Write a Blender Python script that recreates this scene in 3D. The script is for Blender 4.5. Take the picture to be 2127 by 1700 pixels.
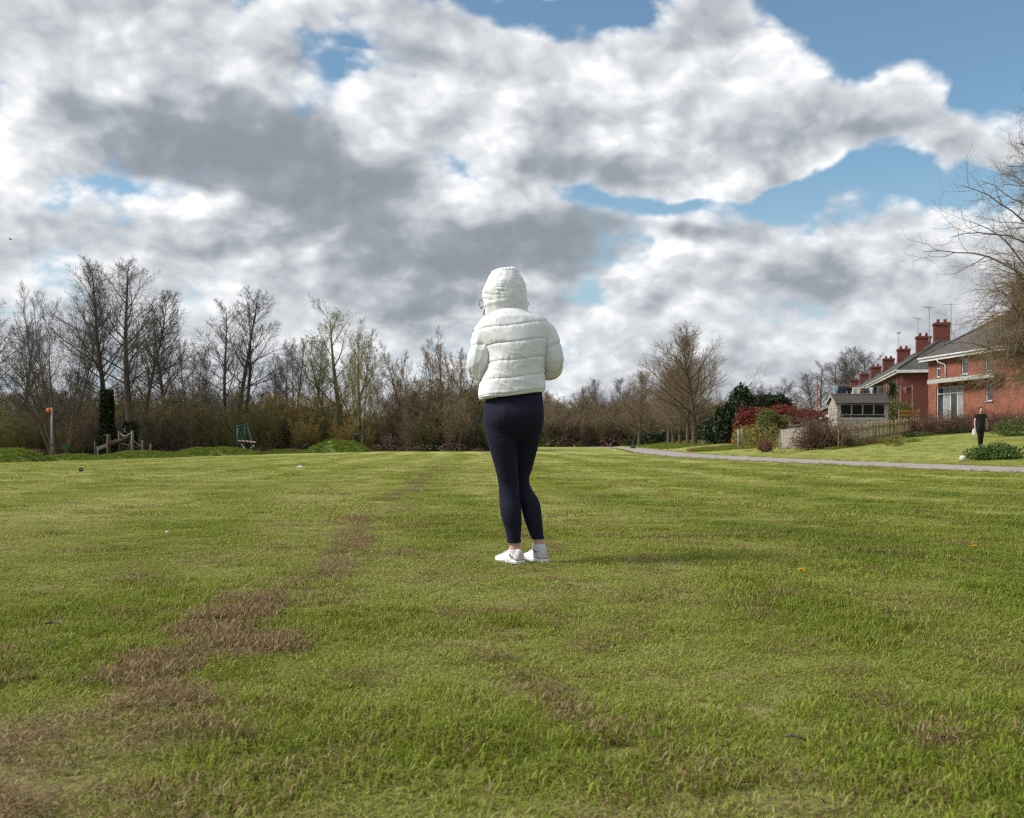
import bpy, bmesh, math, random
import numpy as np
from mathutils import Vector, Matrix, noise as mnoise

for _o in list(bpy.data.objects):
    bpy.data.objects.remove(_o)
SC = bpy.context.scene
COL = SC.collection
R = math.radians

# ------------------------------------------------------------------ camera
CAM_H, FPX, HOR = 0.70, 2087.0, 920.0        # eye height, focal length in photo pixels, horizon row
cam_d = bpy.data.cameras.new("camera")
cam = bpy.data.objects.new("camera", cam_d)
COL.objects.link(cam)
cam.location = (0, 0, CAM_H)
cam.rotation_euler = (R(90), 0, 0)
cam_d.sensor_width = 36.0
cam_d.lens = 36.0 * FPX / 2127.0
cam_d.shift_y = (HOR - 850.0) / 2127.0
cam_d.clip_start = 0.05
cam_d.clip_end = 5000.0
cam_d.dof.use_dof = True
cam_d.dof.focus_distance = 5.75
cam_d.dof.aperture_fstop = 6.3
SC.camera = cam

SC.view_settings.view_transform = 'Standard'
SC.view_settings.look = 'None'
SC.view_settings.gamma = 1.0
SC.view_settings.use_curve_mapping = False
SC.view_settings.exposure = 0.62
try:
    SC.cycles.max_bounces = 6
    SC.cycles.filter_width = 1.15
    SC.cycles.diffuse_bounces = 3
    SC.cycles.glossy_bounces = 2
    SC.cycles.transmission_bounces = 4
    SC.cycles.transparent_max_bounces = 8
    SC.cycles.use_denoising = False
except Exception:
    pass

SUN_AZ, SUN_EL = R(-98), R(42)               # azimuth from +Y towards +X: the sun stands to the left, behind thin cloud
# ------------------------------------------------------------------ world
W = bpy.data.worlds.new("World")
SC.world = W
W.use_nodes = True
try:
    W.cycles.sampling_method = 'MANUAL'
    W.cycles.sample_map_resolution = 512
except Exception:
    pass


class NT:
    """small helper to write node trees as expressions"""
    def __init__(self, tree):
        self.t = tree
        self.l = tree.links

    def new(self, kind, **kw):
        n = self.t.nodes.new(kind)
        for k, v in kw.items():
            setattr(n, k, v)
        return n

    def put(self, sock, v):
        if isinstance(v, (int, float, tuple, list)):
            sock.default_value = v
        elif v is not None:
            self.l.new(v, sock)

    def m(self, op, a, b=None, c=None, clamp=False):
        n = self.new('ShaderNodeMath', operation=op, use_clamp=clamp)
        self.put(n.inputs[0], a)
        if b is not None:
            self.put(n.inputs[1], b)
        if c is not None:
            self.put(n.inputs[2], c)
        return n.outputs[0]

    def add(self, a, b): return self.m('ADD', a, b)
    def sub(self, a, b): return self.m('SUBTRACT', a, b)
    def mul(self, a, b): return self.m('MULTIPLY', a, b)

    def vm(self, op, a, b=None, scale=None):
        n = self.new('ShaderNodeVectorMath', operation=op)
        self.put(n.inputs[0], a)
        if b is not None:
            self.put(n.inputs[1], b)
        if scale is not None:
            self.put(n.inputs['Scale'], scale)
        return n.outputs['Value'] if op in ('LENGTH', 'DOT_PRODUCT', 'DISTANCE') else n.outputs['Vector']

    def comb(self, x, y, z):
        n = self.new('ShaderNodeCombineXYZ')
        for i, v in enumerate((x, y, z)):
            self.put(n.inputs[i], v)
        return n.outputs[0]

    def sep(self, v):
        n = self.new('ShaderNodeSeparateXYZ')
        self.put(n.inputs[0], v)
        return n.outputs[0], n.outputs[1], n.outputs[2]

    def noise(self, vec, scale, detail=4.0, rough=0.55, out='Fac', dist=0.0, lac=2.0):
        n = self.new('ShaderNodeTexNoise')
        self.put(n.inputs['Vector'], vec)
        n.inputs['Scale'].default_value = scale
        n.inputs['Detail'].default_value = detail
        n.inputs['Roughness'].default_value = rough
        n.inputs['Distortion'].default_value = dist
        n.inputs['Lacunarity'].default_value = lac
        return n.outputs[0] if out == 'Fac' else n.outputs[1]

    def voronoi(self, vec, scale, feature='F1', out='Distance', rand=1.0):
        n = self.new('ShaderNodeTexVoronoi', feature=feature)
        self.put(n.inputs['Vector'], vec)
        n.inputs['Scale'].default_value = scale
        n.inputs['Randomness'].default_value = rand
        return n.outputs[out]

    def smooth(self, v, a, b, lo=0.0, hi=1.0):
        n = self.new('ShaderNodeMapRange', interpolation_type='SMOOTHSTEP')
        self.put(n.inputs[0], v)
        n.inputs[1].default_value = a
        n.inputs[2].default_value = b
        n.inputs[3].default_value = lo
        n.inputs[4].default_value = hi
        return n.outputs[0]

    def lin(self, v, a, b, lo=0.0, hi=1.0):
        n = self.new('ShaderNodeMapRange')
        self.put(n.inputs[0], v)
        n.inputs[1].default_value = a
        n.inputs[2].default_value = b
        n.inputs[3].default_value = lo
        n.inputs[4].default_value = hi
        return n.outputs[0]

    def ramp(self, v, stops, interp='LINEAR'):
        n = self.new('ShaderNodeValToRGB')
        cr = n.color_ramp
        cr.interpolation = interp
        while len(cr.elements) < len(stops):
            cr.elements.new(0.5)
        for e, (p, c) in zip(cr.elements, stops):
            e.position = p
            e.color = (c[0], c[1], c[2], 1.0)
        self.put(n.inputs[0], v)
        return n.outputs[0]

    def mix(self, f, a, b, mode='MIX'):
        n = self.new('ShaderNodeMix', data_type='RGBA', blend_type=mode)
        n.clamp_factor = True
        self.put(n.inputs[0], f)
        self.put(n.inputs[6], a if not isinstance(a, tuple) else (a[0], a[1], a[2], 1.0))
        self.put(n.inputs[7], b if not isinstance(b, tuple) else (b[0], b[1], b[2], 1.0))
        return n.outputs[2]


def sky_az_el(px, py):
    u, v = (px - 1063.5) / FPX, (HOR - py) / FPX
    return math.atan(u), math.atan(v / math.sqrt(1 + u * u))


def build_world():
    t = W.node_tree
    t.nodes.clear()
    N = NT(t)
    out = N.new('ShaderNodeOutputWorld')
    bg = N.new('ShaderNodeBackground')
    BGS = 0.1
    bg.inputs['Strength'].default_value = BGS
    N.l.new(bg.outputs[0], out.inputs[0])
    tc = N.new('ShaderNodeTexCoord')
    d = N.vm('NORMALIZE', tc.outputs['Generated'])
    x, y, z = N.sep(d)
    az = N.m('ARCTAN2', x, y)
    el = N.m('ARCSINE', z)
    zc = N.m('MAXIMUM', z, 0.0)
    zc = N.m('MAXIMUM', z, -0.02)
    P = N.comb(x, y, N.mul(zc, 1.55))
    wv = N.vm('SUBTRACT', N.noise(P, 5.5, 3.0, 0.55, out='Color'), (0.5, 0.5, 0.5))
    wx, wy, wz = N.sep(wv)
    Pw = N.vm('ADD', P, N.vm('SCALE', wv, scale=0.024))
    nA = N.sub(N.noise(Pw, 7.5, 6.0, 0.50), 0.5)
    off = N.vm('ADD', Pw, (0.020, 0.0, -0.052))       # a step away from the light: down and to the side
    relief = N.sub(N.noise(off, 7.5, 2.5, 0.45), N.noise(Pw, 7.5, 2.5, 0.45))
    nC = N.sub(N.noise(Pw, 26.0, 3.0, 0.6), 0.5)
    # heaped puffs on the flat cloud deck, smaller and flatter towards the horizon
    inv = N.m('DIVIDE', 1.0, N.add(zc, 0.52))
    Q = N.comb(N.add(N.mul(x, inv), N.add(N.mul(wx, 0.07), N.mul(nC, 0.014))), N.add(N.mul(y, inv), N.add(N.mul(wy, 0.10), N.mul(nC, 0.022))), 0.0)

    def puff(q):
        v = N.new('ShaderNodeTexVoronoi', feature='F1', voronoi_dimensions='2D')
        N.put(v.inputs['Vector'], q)
        v.inputs['Scale'].default_value = 8.5
        v.inputs['Detail'].default_value = 2.6
        v.inputs['Roughness'].default_value = 0.55
        v.inputs['Lacunarity'].default_value = 2.3
        return N.sub(0.5, v.outputs['Distance'])
    pf = puff(Q)
    pl = N.sub(pf, puff(N.vm('ADD', Q, (-0.018, -0.032, 0.0))))      # + on the side of each puff that faces the light
    # the large cloud masses: ellipses in azimuth and elevation, made ragged by the same noise
    azw = N.add(N.add(az, N.mul(wx, 0.16)), N.mul(nC, 0.05))
    elw = N.add(N.add(el, N.mul(wy, 0.12)), N.mul(nA, 0.06))

    def blob(v, px, py, sx, sy, rot=0.0):
        a, e = sky_az_el(px, py)
        n = N.new('ShaderNodeMapping', vector_type='TEXTURE')
        N.put(n.inputs[0], N.comb(azw, elw, v))            # z carries the running sum, scaled away: keeps the chain sequential
        n.inputs['Location'].default_value = (a, e, 0)
        n.inputs['Rotation'].default_value = (0, 0, R(rot))
        n.inputs['Scale'].default_value = (sx / FPX, sy / FPX, 1e6)
        return N.m('POWER', 0.3679, N.vm('DOT_PRODUCT', n.outputs[0], n.outputs[0]))

    def field(base, blobs):
        v = base
        for b in blobs:
            v = N.m('MULTIPLY_ADD', blob(v, *b[:4], *(b[5:6])), b[4], v)
        return v

    # px, py, half-width, half-height, weight, tilt
    cover = field(N.add(N.add(N.mul(nA, 2.6), N.mul(nC, 0.9)), N.mul(pf, 0.75)), SKY_COVER)
    dark = field(N.sub(N.mul(wz, 3.1), N.mul(nA, 0.9)), SKY_DARK)
    low = N.smooth(el, 0.24, 0.02)                       # the deck closes up towards the horizon
    cover = N.add(cover, N.add(0.80, N.mul(low, 0.34)))
    cov = N.smooth(cover, 0.12, 0.84)
    thick = N.smooth(cover, 0.36, 1.2)
    # light on the clouds: tops and thin edges bright, thick undersides grey
    b = N.add(N.mul(relief, 1.1), 0.91)
    b = N.add(b, N.mul(pl, 0.38))
    b = N.sub(b, N.mul(thick, 0.15))
    dk = N.smooth(dark, 0.05, 1.0)
    b = N.add(N.sub(b, N.mul(dk, 0.60)), N.mul(nA, 0.22))
    b = N.add(b, N.mul(N.add(N.mul(nC, 0.10), N.mul(pf, 0.14)), N.sub(1.0, N.mul(dk, 0.3))))
    b = N.add(N.mul(N.sub(b, 0.72), N.sub(1.0, N.mul(low, 0.30))), N.add(0.72, N.mul(low, 0.02)))
    col = N.ramp(b, [(0.0, (0.27, 0.300, 0.335)), (0.28, (0.330, 0.365, 0.402)), (0.52, (0.49, 0.520, 0.560)),
                     (0.75, (0.68, 0.705, 0.738)), (0.92, (0.88, 0.895, 0.915)), (1.0, (1.0, 1.0, 1.0))])
    sky = N.new('ShaderNodeTexSky', sky_type='NISHITA')
    sky.sun_disc = False
    sky.sun_elevation = SUN_EL
    sky.sun_rotation = SUN_AZ
    sky.air_density = 1.0
    sky.dust_density = 0.6
    sky.ozone_density = 1.6
    skyc = N.mix(1.0, sky.outputs[0], SKY_TINT, 'MULTIPLY')
    skyc = N.mix(N.smooth(el, 0.28, 0.0), skyc, (2.9, 3.9, 4.6))   # pale milky blue low down
    cl = N.vm('SCALE', col, scale=SKY_CLOUD / BGS)
    N.l.new(N.mix(cov, skyc, cl), bg.inputs['Color'])


SKY_TINT = (0.80, 0.92, 0.875)
SKY_CLOUD = 0.69
SKY_COVER = [
    # clear patches (negative)
    (1880, 40, 260, 120, -1.29), (2110, 170, 130, 110, -1.03), (1690, 50, 60, 50, -0.43), (1330, 0, 260, 50, -1.03, 4), (1150, 40, 190, 36, -0.69),
    (720, 95, 115, 66, -1.20), (500, 0, 60, 34, -0.60), (960, 10, 150, 34, -0.77),
    (2010, 365, 150, 56, -1.03, 8), (1720, 430, 240, 32, -0.86, 3), (1330, 405, 140, 30, -0.77), (1500, 415, 150, 28, -0.60),
    (60, 428, 120, 26, -0.69), (1260, 660, 150, 26, -0.52), (905, 690, 40, 16, -0.34), (1130, 640, 60, 20, -0.26), (1300, 625, 160, 16, -0.30),
    # cloud masses (positive)
    (320, 60, 420, 130, 0.5), (20, 170, 120, 70, 0.6), (950, 170, 420, 130, 0.55), (1500, 190, 330, 130, 0.75, -12), (1570, 60, 100, 80, 0.75),
    (1885, 180, 85, 70, 1.05, -20), (1960, 255, 120, 50, 0.6, -25), (1590, 375, 90, 26, 0.6), (1780, 290, 260, 50, 0.8, 4), (1450, 330, 220, 50, 0.4),
    (1700, 365, 120, 22, 0.45), (400, 330, 480, 120, 0.6), (950, 540, 420, 120, 0.5), (1385, 470, 110, 36, 0.7), (1850, 540, 330, 80, 0.55), (1250, 240, 330, 120, 0.4),
    (500, 560, 700, 120, 0.35), (1500, 720, 700, 100, 0.35), (300, 720, 600, 60, 0.3),
]
SKY_DARK = [
    (640, 345, 240, 95, 0.82, -8), (330, 345, 230, 75, 0.53, -8), (90, 232, 120, 48, 0.70), (620, 240, 180, 50, 0.33, -15), (440, 410, 200, 35, 0.37),
    (1120, 540, 200, 62, 0.82, -6), (780, 520, 300, 60, 0.49), (960, 480, 120, 55, 0.33), (800, 660, 120, 55, 0.61), (960, 640, 70, 40, 0.33),
    (1360, 300, 260, 52, 0.66, 4), (1770, 270, 290, 42, 0.53, 4), (1130, 250, 120, 70, 0.33), (1180, 330, 150, 45, 0.33),
    (1395, 468, 120, 34, 0.78), (1200, 480, 60, 70, 0.41, -40), (1650, 560, 260, 40, 0.29), (1500, 590, 240, 26, 0.29), (1900, 470, 140, 50, 0.25),
    (560, 620, 150, 30, 0.20), (200, 560, 140, 22, 0.16), (1450, 640, 160, 22, 0.20), (1500, 745, 260, 24, 0.37), (1250, 770, 200, 22, 0.29),
    (520, 150, 90, 50, 0.20), (300, 190, 220, 35, 0.20, -15), (1700, 360, 120, 18, 0.16),
    # sunlit tops (negative)
    (150, 90, 320, 75, -0.8), (450, 60, 200, 60, -0.4), (700, 160, 160, 40, -0.6), (950, 130, 260, 70, -0.6), (1500, 120, 260, 60, -0.65), (1885, 165, 70, 50, -0.8),
    (250, 460, 260, 55, -0.55), (1340, 510, 50, 50, -0.4), (1850, 570, 110, 36, -0.4), (280, 600, 120, 40, -0.35), (930, 690, 60, 40, -0.5), (1650, 720, 60, 40, -0.5),
    (1280, 580, 120, 18, -0.4), (640, 625, 40, 40, -0.4), (1240, 720, 160, 25, -0.3), (100, 640, 140, 60, -0.3),
]
build_world()

sun_d = bpy.data.lights.new("sun", 'SUN')
sun_d.energy = 3.1
sun_d.angle = R(18)
sun_d.color = (1.0, 0.95, 0.88)
sun = bpy.data.objects.new("sun", sun_d)
COL.objects.link(sun)
_sd = Vector((math.sin(SUN_AZ) * math.cos(SUN_EL), math.cos(SUN_AZ) * math.cos(SUN_EL), math.sin(SUN_EL)))
sun.rotation_euler = _sd.to_track_quat('Z', 'Y').to_euler()
sun.location = (-40, 40, 60)

# ------------------------------------------------------------------ helpers
def thing(name, label, cat, loc=(0, 0, 0), rotz=0.0, group=None):
    o = bpy.data.objects.new(name, None)
    COL.objects.link(o)
    o.location = loc
    o.rotation_euler = (0, 0, rotz)
    o.empty_display_size = 0.1
    tag(o, label, cat, group)
    return o


def tag(o, label=None, cat=None, group=None, kind=None):
    if label: o['label'] = label
    if cat: o['category'] = cat
    if group: o['group'] = group
    if kind: o['kind'] = kind
    return o


def mesh_data(name, verts, faces, mats, smooth=False, midx=None):
    me = bpy.data.meshes.new(name)
    if isinstance(verts, np.ndarray):
        verts = verts.astype(float)
    if isinstance(faces, np.ndarray):
        nf, k = faces.shape
        me.vertices.add(len(verts))
        me.vertices.foreach_set('co', np.asarray(verts, dtype=np.float32).ravel())
        me.loops.add(nf * k)
        me.loops.foreach_set('vertex_index', faces.astype(np.int32).ravel())
        me.polygons.add(nf)
        me.polygons.foreach_set('loop_start', np.arange(0, nf * k, k, dtype=np.int32))
        me.polygons.foreach_set('loop_total', np.full(nf, k, dtype=np.int32))
        me.update(calc_edges=True)
    else:
        me.from_pydata([tuple(v) for v in verts], [], faces)
    for m in (mats if isinstance(mats, (list, tuple)) else [mats]):
        me.materials.append(m)
    if midx is not None:
        me.polygons.foreach_set('material_index', np.asarray(midx, dtype=np.int32))
    if smooth:
        me.polygons.foreach_set('use_smooth', np.ones(len(me.polygons), dtype=bool))
    me.update()
    return me


def obj(name, verts, faces, mats, parent=None, smooth=False, midx=None, world=True):
    """one mesh object; with a parent the vertices are given in world space and moved into the parent's"""
    v = np.asarray(verts, dtype=float).reshape(-1, 3)
    if parent is not None and world:
        off = np.zeros(3)
        p = parent
        while p is not None:
            off += np.array(p.location)
            p = p.parent
        v = v - off
    me = mesh_data(name, v, faces, mats, smooth, midx)
    o = bpy.data.objects.new(name, me)
    COL.objects.link(o)
    if parent is not None:
        o.parent = parent
    return o


def copy_tree(o, parent=None):
    c = o.copy()
    COL.objects.link(c)
    if parent is not None:
        c.parent = parent
    for ch in o.children:
        copy_tree(ch, c)
    return c


class MB:
    """collects boxes, bars, tubes and lathes for one mesh"""
    def __init__(self):
        self.v, self.f, self.n = [], [], 0

    def raw(self, v, f):
        self.v.append(np.asarray(v, dtype=float).reshape(-1, 3))
        self.f += [tuple(int(i) + self.n for i in q) for q in f]
        self.n += len(self.v[-1])
        return self

    def frame_box(self, o, ax, ay, az):
        """box from corner o along three edge vectors"""
        o, ax, ay, az = [np.array(q, float) for q in (o, ax, ay, az)]
        v = [o, o + ax, o + ax + ay, o + ay, o + az, o + ax + az, o + ax + ay + az, o + ay + az]
        f = [(0, 3, 2, 1), (4, 5, 6, 7), (0, 1, 5, 4), (1, 2, 6, 5), (2, 3, 7, 6), (3, 0, 4, 7)]
        if np.dot(np.cross(ax, ay), az) < 0:
            f = [q[::-1] for q in f]
        return self.raw(v, f)

    def box(self, x0, x1, y0, y1, z0, z1):
        return self.frame_box((x0, y0, z0), (x1 - x0, 0, 0), (0, y1 - y0, 0), (0, 0, z1 - z0))

    def tube(self, pts, radii, sides=6, cap=True):
        pts = np.asarray(pts, float)
        radii = np.broadcast_to(np.asarray(radii, float), (len(pts),))
        tg = np.gradient(pts, axis=0)
        tg /= np.linalg.norm(tg, axis=1)[:, None] + 1e-9
        ref = np.array([0, 0, 1.0]) if abs(tg[:, 2]).mean() < 0.8 else np.array([1.0, 0, 0])
        u = np.cross(tg, ref); u /= np.linalg.norm(u, axis=1)[:, None] + 1e-9
        w = np.cross(tg, u)
        an = np.arange(sides) * 2 * np.pi / sides
        ring = pts[:, None, :] + radii[:, None, None] * (np.cos(an)[None, :, None] * u[:, None, :] + np.sin(an)[None, :, None] * w[:, None, :])
        f = []
        for i in range(len(pts) - 1):
            for k in range(sides):
                k2 = (k + 1) % sides
                f.append((i * sides + k, (i + 1) * sides + k, (i + 1) * sides + k2, i * sides + k2))
        if cap:
            f.append(tuple(range(sides)))
            f.append(tuple((len(pts) - 1) * sides + k for k in reversed(range(sides))))
        return self.raw(ring.reshape(-1, 3), f)

    def build(self, name, mat, parent=None, smooth=False, world=True):
        return obj(name, np.concatenate(self.v), self.f, mat, parent, smooth, world=world)


# ------------------------------------------------------------------ materials
def new_mat(name):
    m = bpy.data.materials.new(name)
    m.use_nodes = True
    t = m.node_tree
    for n in list(t.nodes):
        t.nodes.remove(n)
    N = NT(t)
    out = N.new('ShaderNodeOutputMaterial')
    bs = N.new('ShaderNodeBsdfPrincipled')
    N.l.new(bs.outputs[0], out.inputs[0])
    bs.inputs['Specular IOR Level'].default_value = 0.3
    return m, N, bs, out


def mat_mottle(name, c1, c2, scale=3.0, rough=0.85, detail=5.0, bump=0.0, bscale=30.0, c3=None, coord='Object', spec=0.25, metal=0.0):
    """two or three colours mottled by noise, with optional relief"""
    m, N, bs, out = new_mat(name)
    tc = N.new('ShaderNodeTexCoord')
    v = tc.outputs[coord]
    f = N.noise(v, scale, detail, 0.6)
    stops = [(0.30, c1), (0.70, c2)] if c3 is None else [(0.27, c1), (0.5, c2), (0.73, c3)]
    N.put(bs.inputs['Base Color'], N.ramp(f, stops))
    bs.inputs['Roughness'].default_value = rough
    bs.inputs['Specular IOR Level'].default_value = spec
    bs.inputs['Metallic'].default_value = metal
    if bump:
        b = N.new('ShaderNodeBump')
        b.inputs['Strength'].default_value = bump
        b.inputs['Distance'].default_value = 0.02
        N.put(b.inputs['Height'], N.noise(v, bscale, 4.0, 0.6))
        N.put(bs.inputs['Normal'], b.outputs[0])
    return m


def mat_leaf(name, cols, transl=0.35, rough=0.6, per_obj=0.0):
    """leaf colours picked per leaf, part of the light shining through"""
    m, N, bs, out = new_mat(name)
    g = N.new('ShaderNodeNewGeometry')
    stops = [((i + 0.5) / len(cols), c) for i, c in enumerate(cols)]
    col = N.ramp(g.outputs['Random Per Island'], stops)
    N.put(bs.inputs['Base Color'], col)
    bs.inputs['Roughness'].default_value = rough
    tr = N.new('ShaderNodeBsdfTranslucent')
    N.put(tr.inputs[0], col)
    mx = N.new('ShaderNodeMixShader')
    mx.inputs[0].default_value = transl
    N.l.new(bs.outputs[0], mx.inputs[1])
    N.l.new(tr.outputs[0], mx.inputs[2])
    N.l.new(mx.outputs[0], out.inputs[0])
    return m


# ------------------------------------------------------------------ ground
PATH_Y = np.array([-40, -5, 8, 15, 23.5, 27, 33, 40, 50, 60, 73, 95, 122, 150, 180, 230, 300, 420.0])
PATH_X = np.array([40, 24, 19, 16, 13.4, 12.6, 11.7, 10.5, 9.7, 9.7, 10.5, 12.3, 14.4, 15.0, 13.6, 9, 0, -15.0])


def path_x(y):
    """centre line of the tarmac path"""
    return np.interp(y, PATH_Y, PATH_X)


def sstep(a, b, x):
    t = np.clip((np.asarray(x, float) - a) / (b - a), 0, 1)
    return t * t * (3 - 2 * t)


def terrain(x, y):
    x, y = np.asarray(x, float), np.asarray(y, float)
    s = np.maximum(x - path_x(y) - 2.1, 0.0)
    k = np.clip(0.050 + 0.0026 * (y - 38), 0.03, 0.115)
    bank = 1.7 * np.tanh(k * s / 1.7)
    left = -0.5 * sstep(8, 34, -x) * sstep(8, 60, y)
    hill = 16.0 * sstep(430, 900, np.hypot(x, y))
    return bank + left + hill


def tz(x, y):
    return float(terrain(x, y))


def at(px, py, Y):
    """a point at depth Y seen at pixel px, py of the photograph"""
    return np.array([(px - 1063.5) / FPX * Y, Y, CAM_H + (HOR - py) / FPX * Y])


def gx(px, Y):
    """ground point at depth Y under pixel column px"""
    x = (px - 1063.5) / FPX * Y
    return np.array([x, Y, tz(x, Y)])


TRAILS = [(-0.96, -0.046, 0.150, 1.0), (0.17, -0.004, 0.13, 0.45), (-2.45, -0.06, 0.10, 0.16)]


def straw_clusters():
    """clumps of cut straw dropped along the mower's rows: x, y, radius, strength"""
    r = np.random.default_rng(19)
    out = []
    y = 1.7
    while y < 34:
        x0, k = TRAILS[0][0], TRAILS[0][1]
        near = float(sstep(4.2, 2.0, y))
        for q in range(2 if y < 9 else 1):
            out.append((x0 + k * (y - 3) + 0.10 * math.sin(y * 1.3) + r.normal(0, 0.060 + 0.11 * near), y + r.normal(0, 0.06), r.uniform(0.035, 0.10 + 0.045 * near) * (1 + 0.02 * y), r.uniform(0.7, 1.0)))
        y += (0.105 + 0.014 * y) * r.uniform(0.4, 1.8)
    y = 1.8
    while y < 14:
        out.append((TRAILS[1][0] + r.normal(0, 0.14), y, r.uniform(0.02, 0.065), r.uniform(0.35, 0.75)))
        y += 0.16 * r.uniform(0.4, 1.9)
    for q in range(40):
        yy = 1.8 + 7 * r.random() ** 1.5
        out.append((r.uniform(-0.6, 0.55) * yy, yy, r.uniform(0.015, 0.05), r.uniform(0.3, 0.7)))
    return out


def dryness(x, y, rng=None):
    """0..1: how much of the mown straw lies here"""
    n1 = fbm(x * 9.0 + 7, y * 6.5 + 3, 3)
    out = np.zeros_like(x)
    for cx, cy, r, a in straw_clusters():
        d2 = ((x - cx) / (r * 0.80)) ** 2 + ((y - cy) / (r * 1.5)) ** 2
        out = np.maximum(out, a * np.exp(-d2 * 0.8))
    out = out * sstep(0.41, 0.55, n1 + 0.18 * out)
    loose = 0.22 * sstep(0.63, 0.75, fbm(x * 4.2 + 90, y * 3.0 + 33, 4)) * np.exp(-((x + 0.6) / 1.6) ** 2)
    return np.clip(np.maximum(out * 1.3, loose), 0, 1)


def _hash(ix, iy):
    h = (ix.astype(np.int64) * 374761393 + iy.astype(np.int64) * 668265263) & 0xFFFFFFFF
    h = ((h ^ (h >> 13)) * 1274126177) & 0xFFFFFFFF
    return ((h ^ (h >> 16)) & 0xFFFFFF) / float(0xFFFFFF)


def vnoise(x, y):
    x, y = np.asarray(x, float), np.asarray(y, float)
    ix, iy = np.floor(x), np.floor(y)
    fx, fy = x - ix, y - iy
    fx, fy = fx * fx * (3 - 2 * fx), fy * fy * (3 - 2 * fy)
    a, b = _hash(ix, iy), _hash(ix + 1, iy)
    c, d = _hash(ix, iy + 1), _hash(ix + 1, iy + 1)
    return (a * (1 - fx) + b * fx) * (1 - fy) + (c * (1 - fx) + d * fx) * fy


def fbm(x, y, o=4):
    r, a, t = 0.0, 0.5, 0.0
    for i in range(o):
        r = r + a * vnoise(x * 2 ** i + 17 * i, y * 2 ** i + 31 * i)
        t += a
        a *= 0.5
    return r / t


def make_field_material():
    m, N, bs, out = new_mat("mown_grass")
    g = N.new('ShaderNodeNewGeometry')
    pos = g.outputs['Position']
    x, y, z = N.sep(pos)
    # mower passes: long bands parallel to the rows of straw, wandering a little
    wob = N.noise(pos, 0.05, 2.0, 0.5)
    xs = N.add(N.add(x, N.mul(y, 0.045)), N.mul(N.sub(wob, 0.5), 3.0))
    band = N.add(N.mul(N.m('SINE', N.mul(xs, 2.6)), 0.5), 0.5)
    flat = N.comb(N.mul(x, 1.0), N.mul(y, 0.38), 0.0)
    big = N.noise(flat, 0.22, 4.0, 0.6)
    mid = N.noise(flat, 2.3, 5.0, 0.62)
    fine = N.noise(N.comb(x, N.mul(y, 0.5), 0.0), 38.0, 4.0, 0.7)
    f = N.add(N.add(N.mul(big, 0.55), N.mul(mid, 0.45)), N.mul(N.sub(fine, 0.5), 0.55))
    fld = N.smooth(N.add(x, N.mul(y, 0.02)), 13.0, 8.0)            # the rows stop at the path
    f = N.add(f, N.mul(N.mul(N.sub(N.smooth(band, 0.1, 0.9), 0.5), 0.26), fld))
    col = N.ramp(f, [(0.20, (0.125, 0.155, 0.028)), (0.42, (0.210, 0.232, 0.052)), (0.58, (0.275, 0.280, 0.084)), (0.80, (0.37, 0.340, 0.145))])
    # dry straw lying in broken rows
    straw = N.noise(N.comb(N.mul(x, 1.6), N.mul(y, 0.30), 0.0), 1.3, 5.0, 0.65)
    row = None
    for x0, k, w, a in TRAILS:
        c = N.sub(N.sub(x, x0), N.mul(N.sub(y, 3.0), k))
        e = N.m('POWER', 2.718, N.mul(N.mul(N.mul(c, c), -1.0 / (w * w * 1.6)), 1.0))
        e = N.mul(e, a)
        row = e if row is None else N.m('MAXIMUM', row, e)
    dry = N.smooth(N.mul(row, N.smooth(straw, 0.42, 0.62)), 0.22, 0.7)
    dry = N.mul(dry, N.smooth(y, 60.0, 12.0))
    col = N.mix(dry, col, (0.13, 0.085, 0.042))
    # small bare specks and worm casts
    sp = N.voronoi(N.comb(x, N.mul(y, 0.6), 0.0), 0.9, out='Distance')
    col = N.mix(N.mul(N.smooth(sp, 0.06, 0.02), 0.7), col, (0.06, 0.05, 0.025))
    # between the near blades one looks down on thatch and soil
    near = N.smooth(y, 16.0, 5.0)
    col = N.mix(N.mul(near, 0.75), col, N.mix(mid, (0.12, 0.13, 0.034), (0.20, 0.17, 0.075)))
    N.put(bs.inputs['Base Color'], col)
    bs.inputs['Roughness'].default_value = 0.95
    bs.inputs['Specular IOR Level'].default_value = 0.05
    b = N.new('ShaderNodeBump')
    b.inputs['Strength'].default_value = 0.9
    b.inputs['Distance'].default_value = 0.03
    N.put(b.inputs['Height'], N.add(N.mul(fine, 0.6), N.noise(pos, 9.0, 4.0, 0.6)))
    N.put(bs.inputs['Normal'], b.outputs[0])
    return m


M = {}
M['field'] = make_field_material()
M['tarmac'] = mat_mottle("worn_tarmac", (0.265, 0.222, 0.205), (0.345, 0.292, 0.268), 1.2, 0.9, 7.0, 0.4, 120.0, coord='Object')


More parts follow.
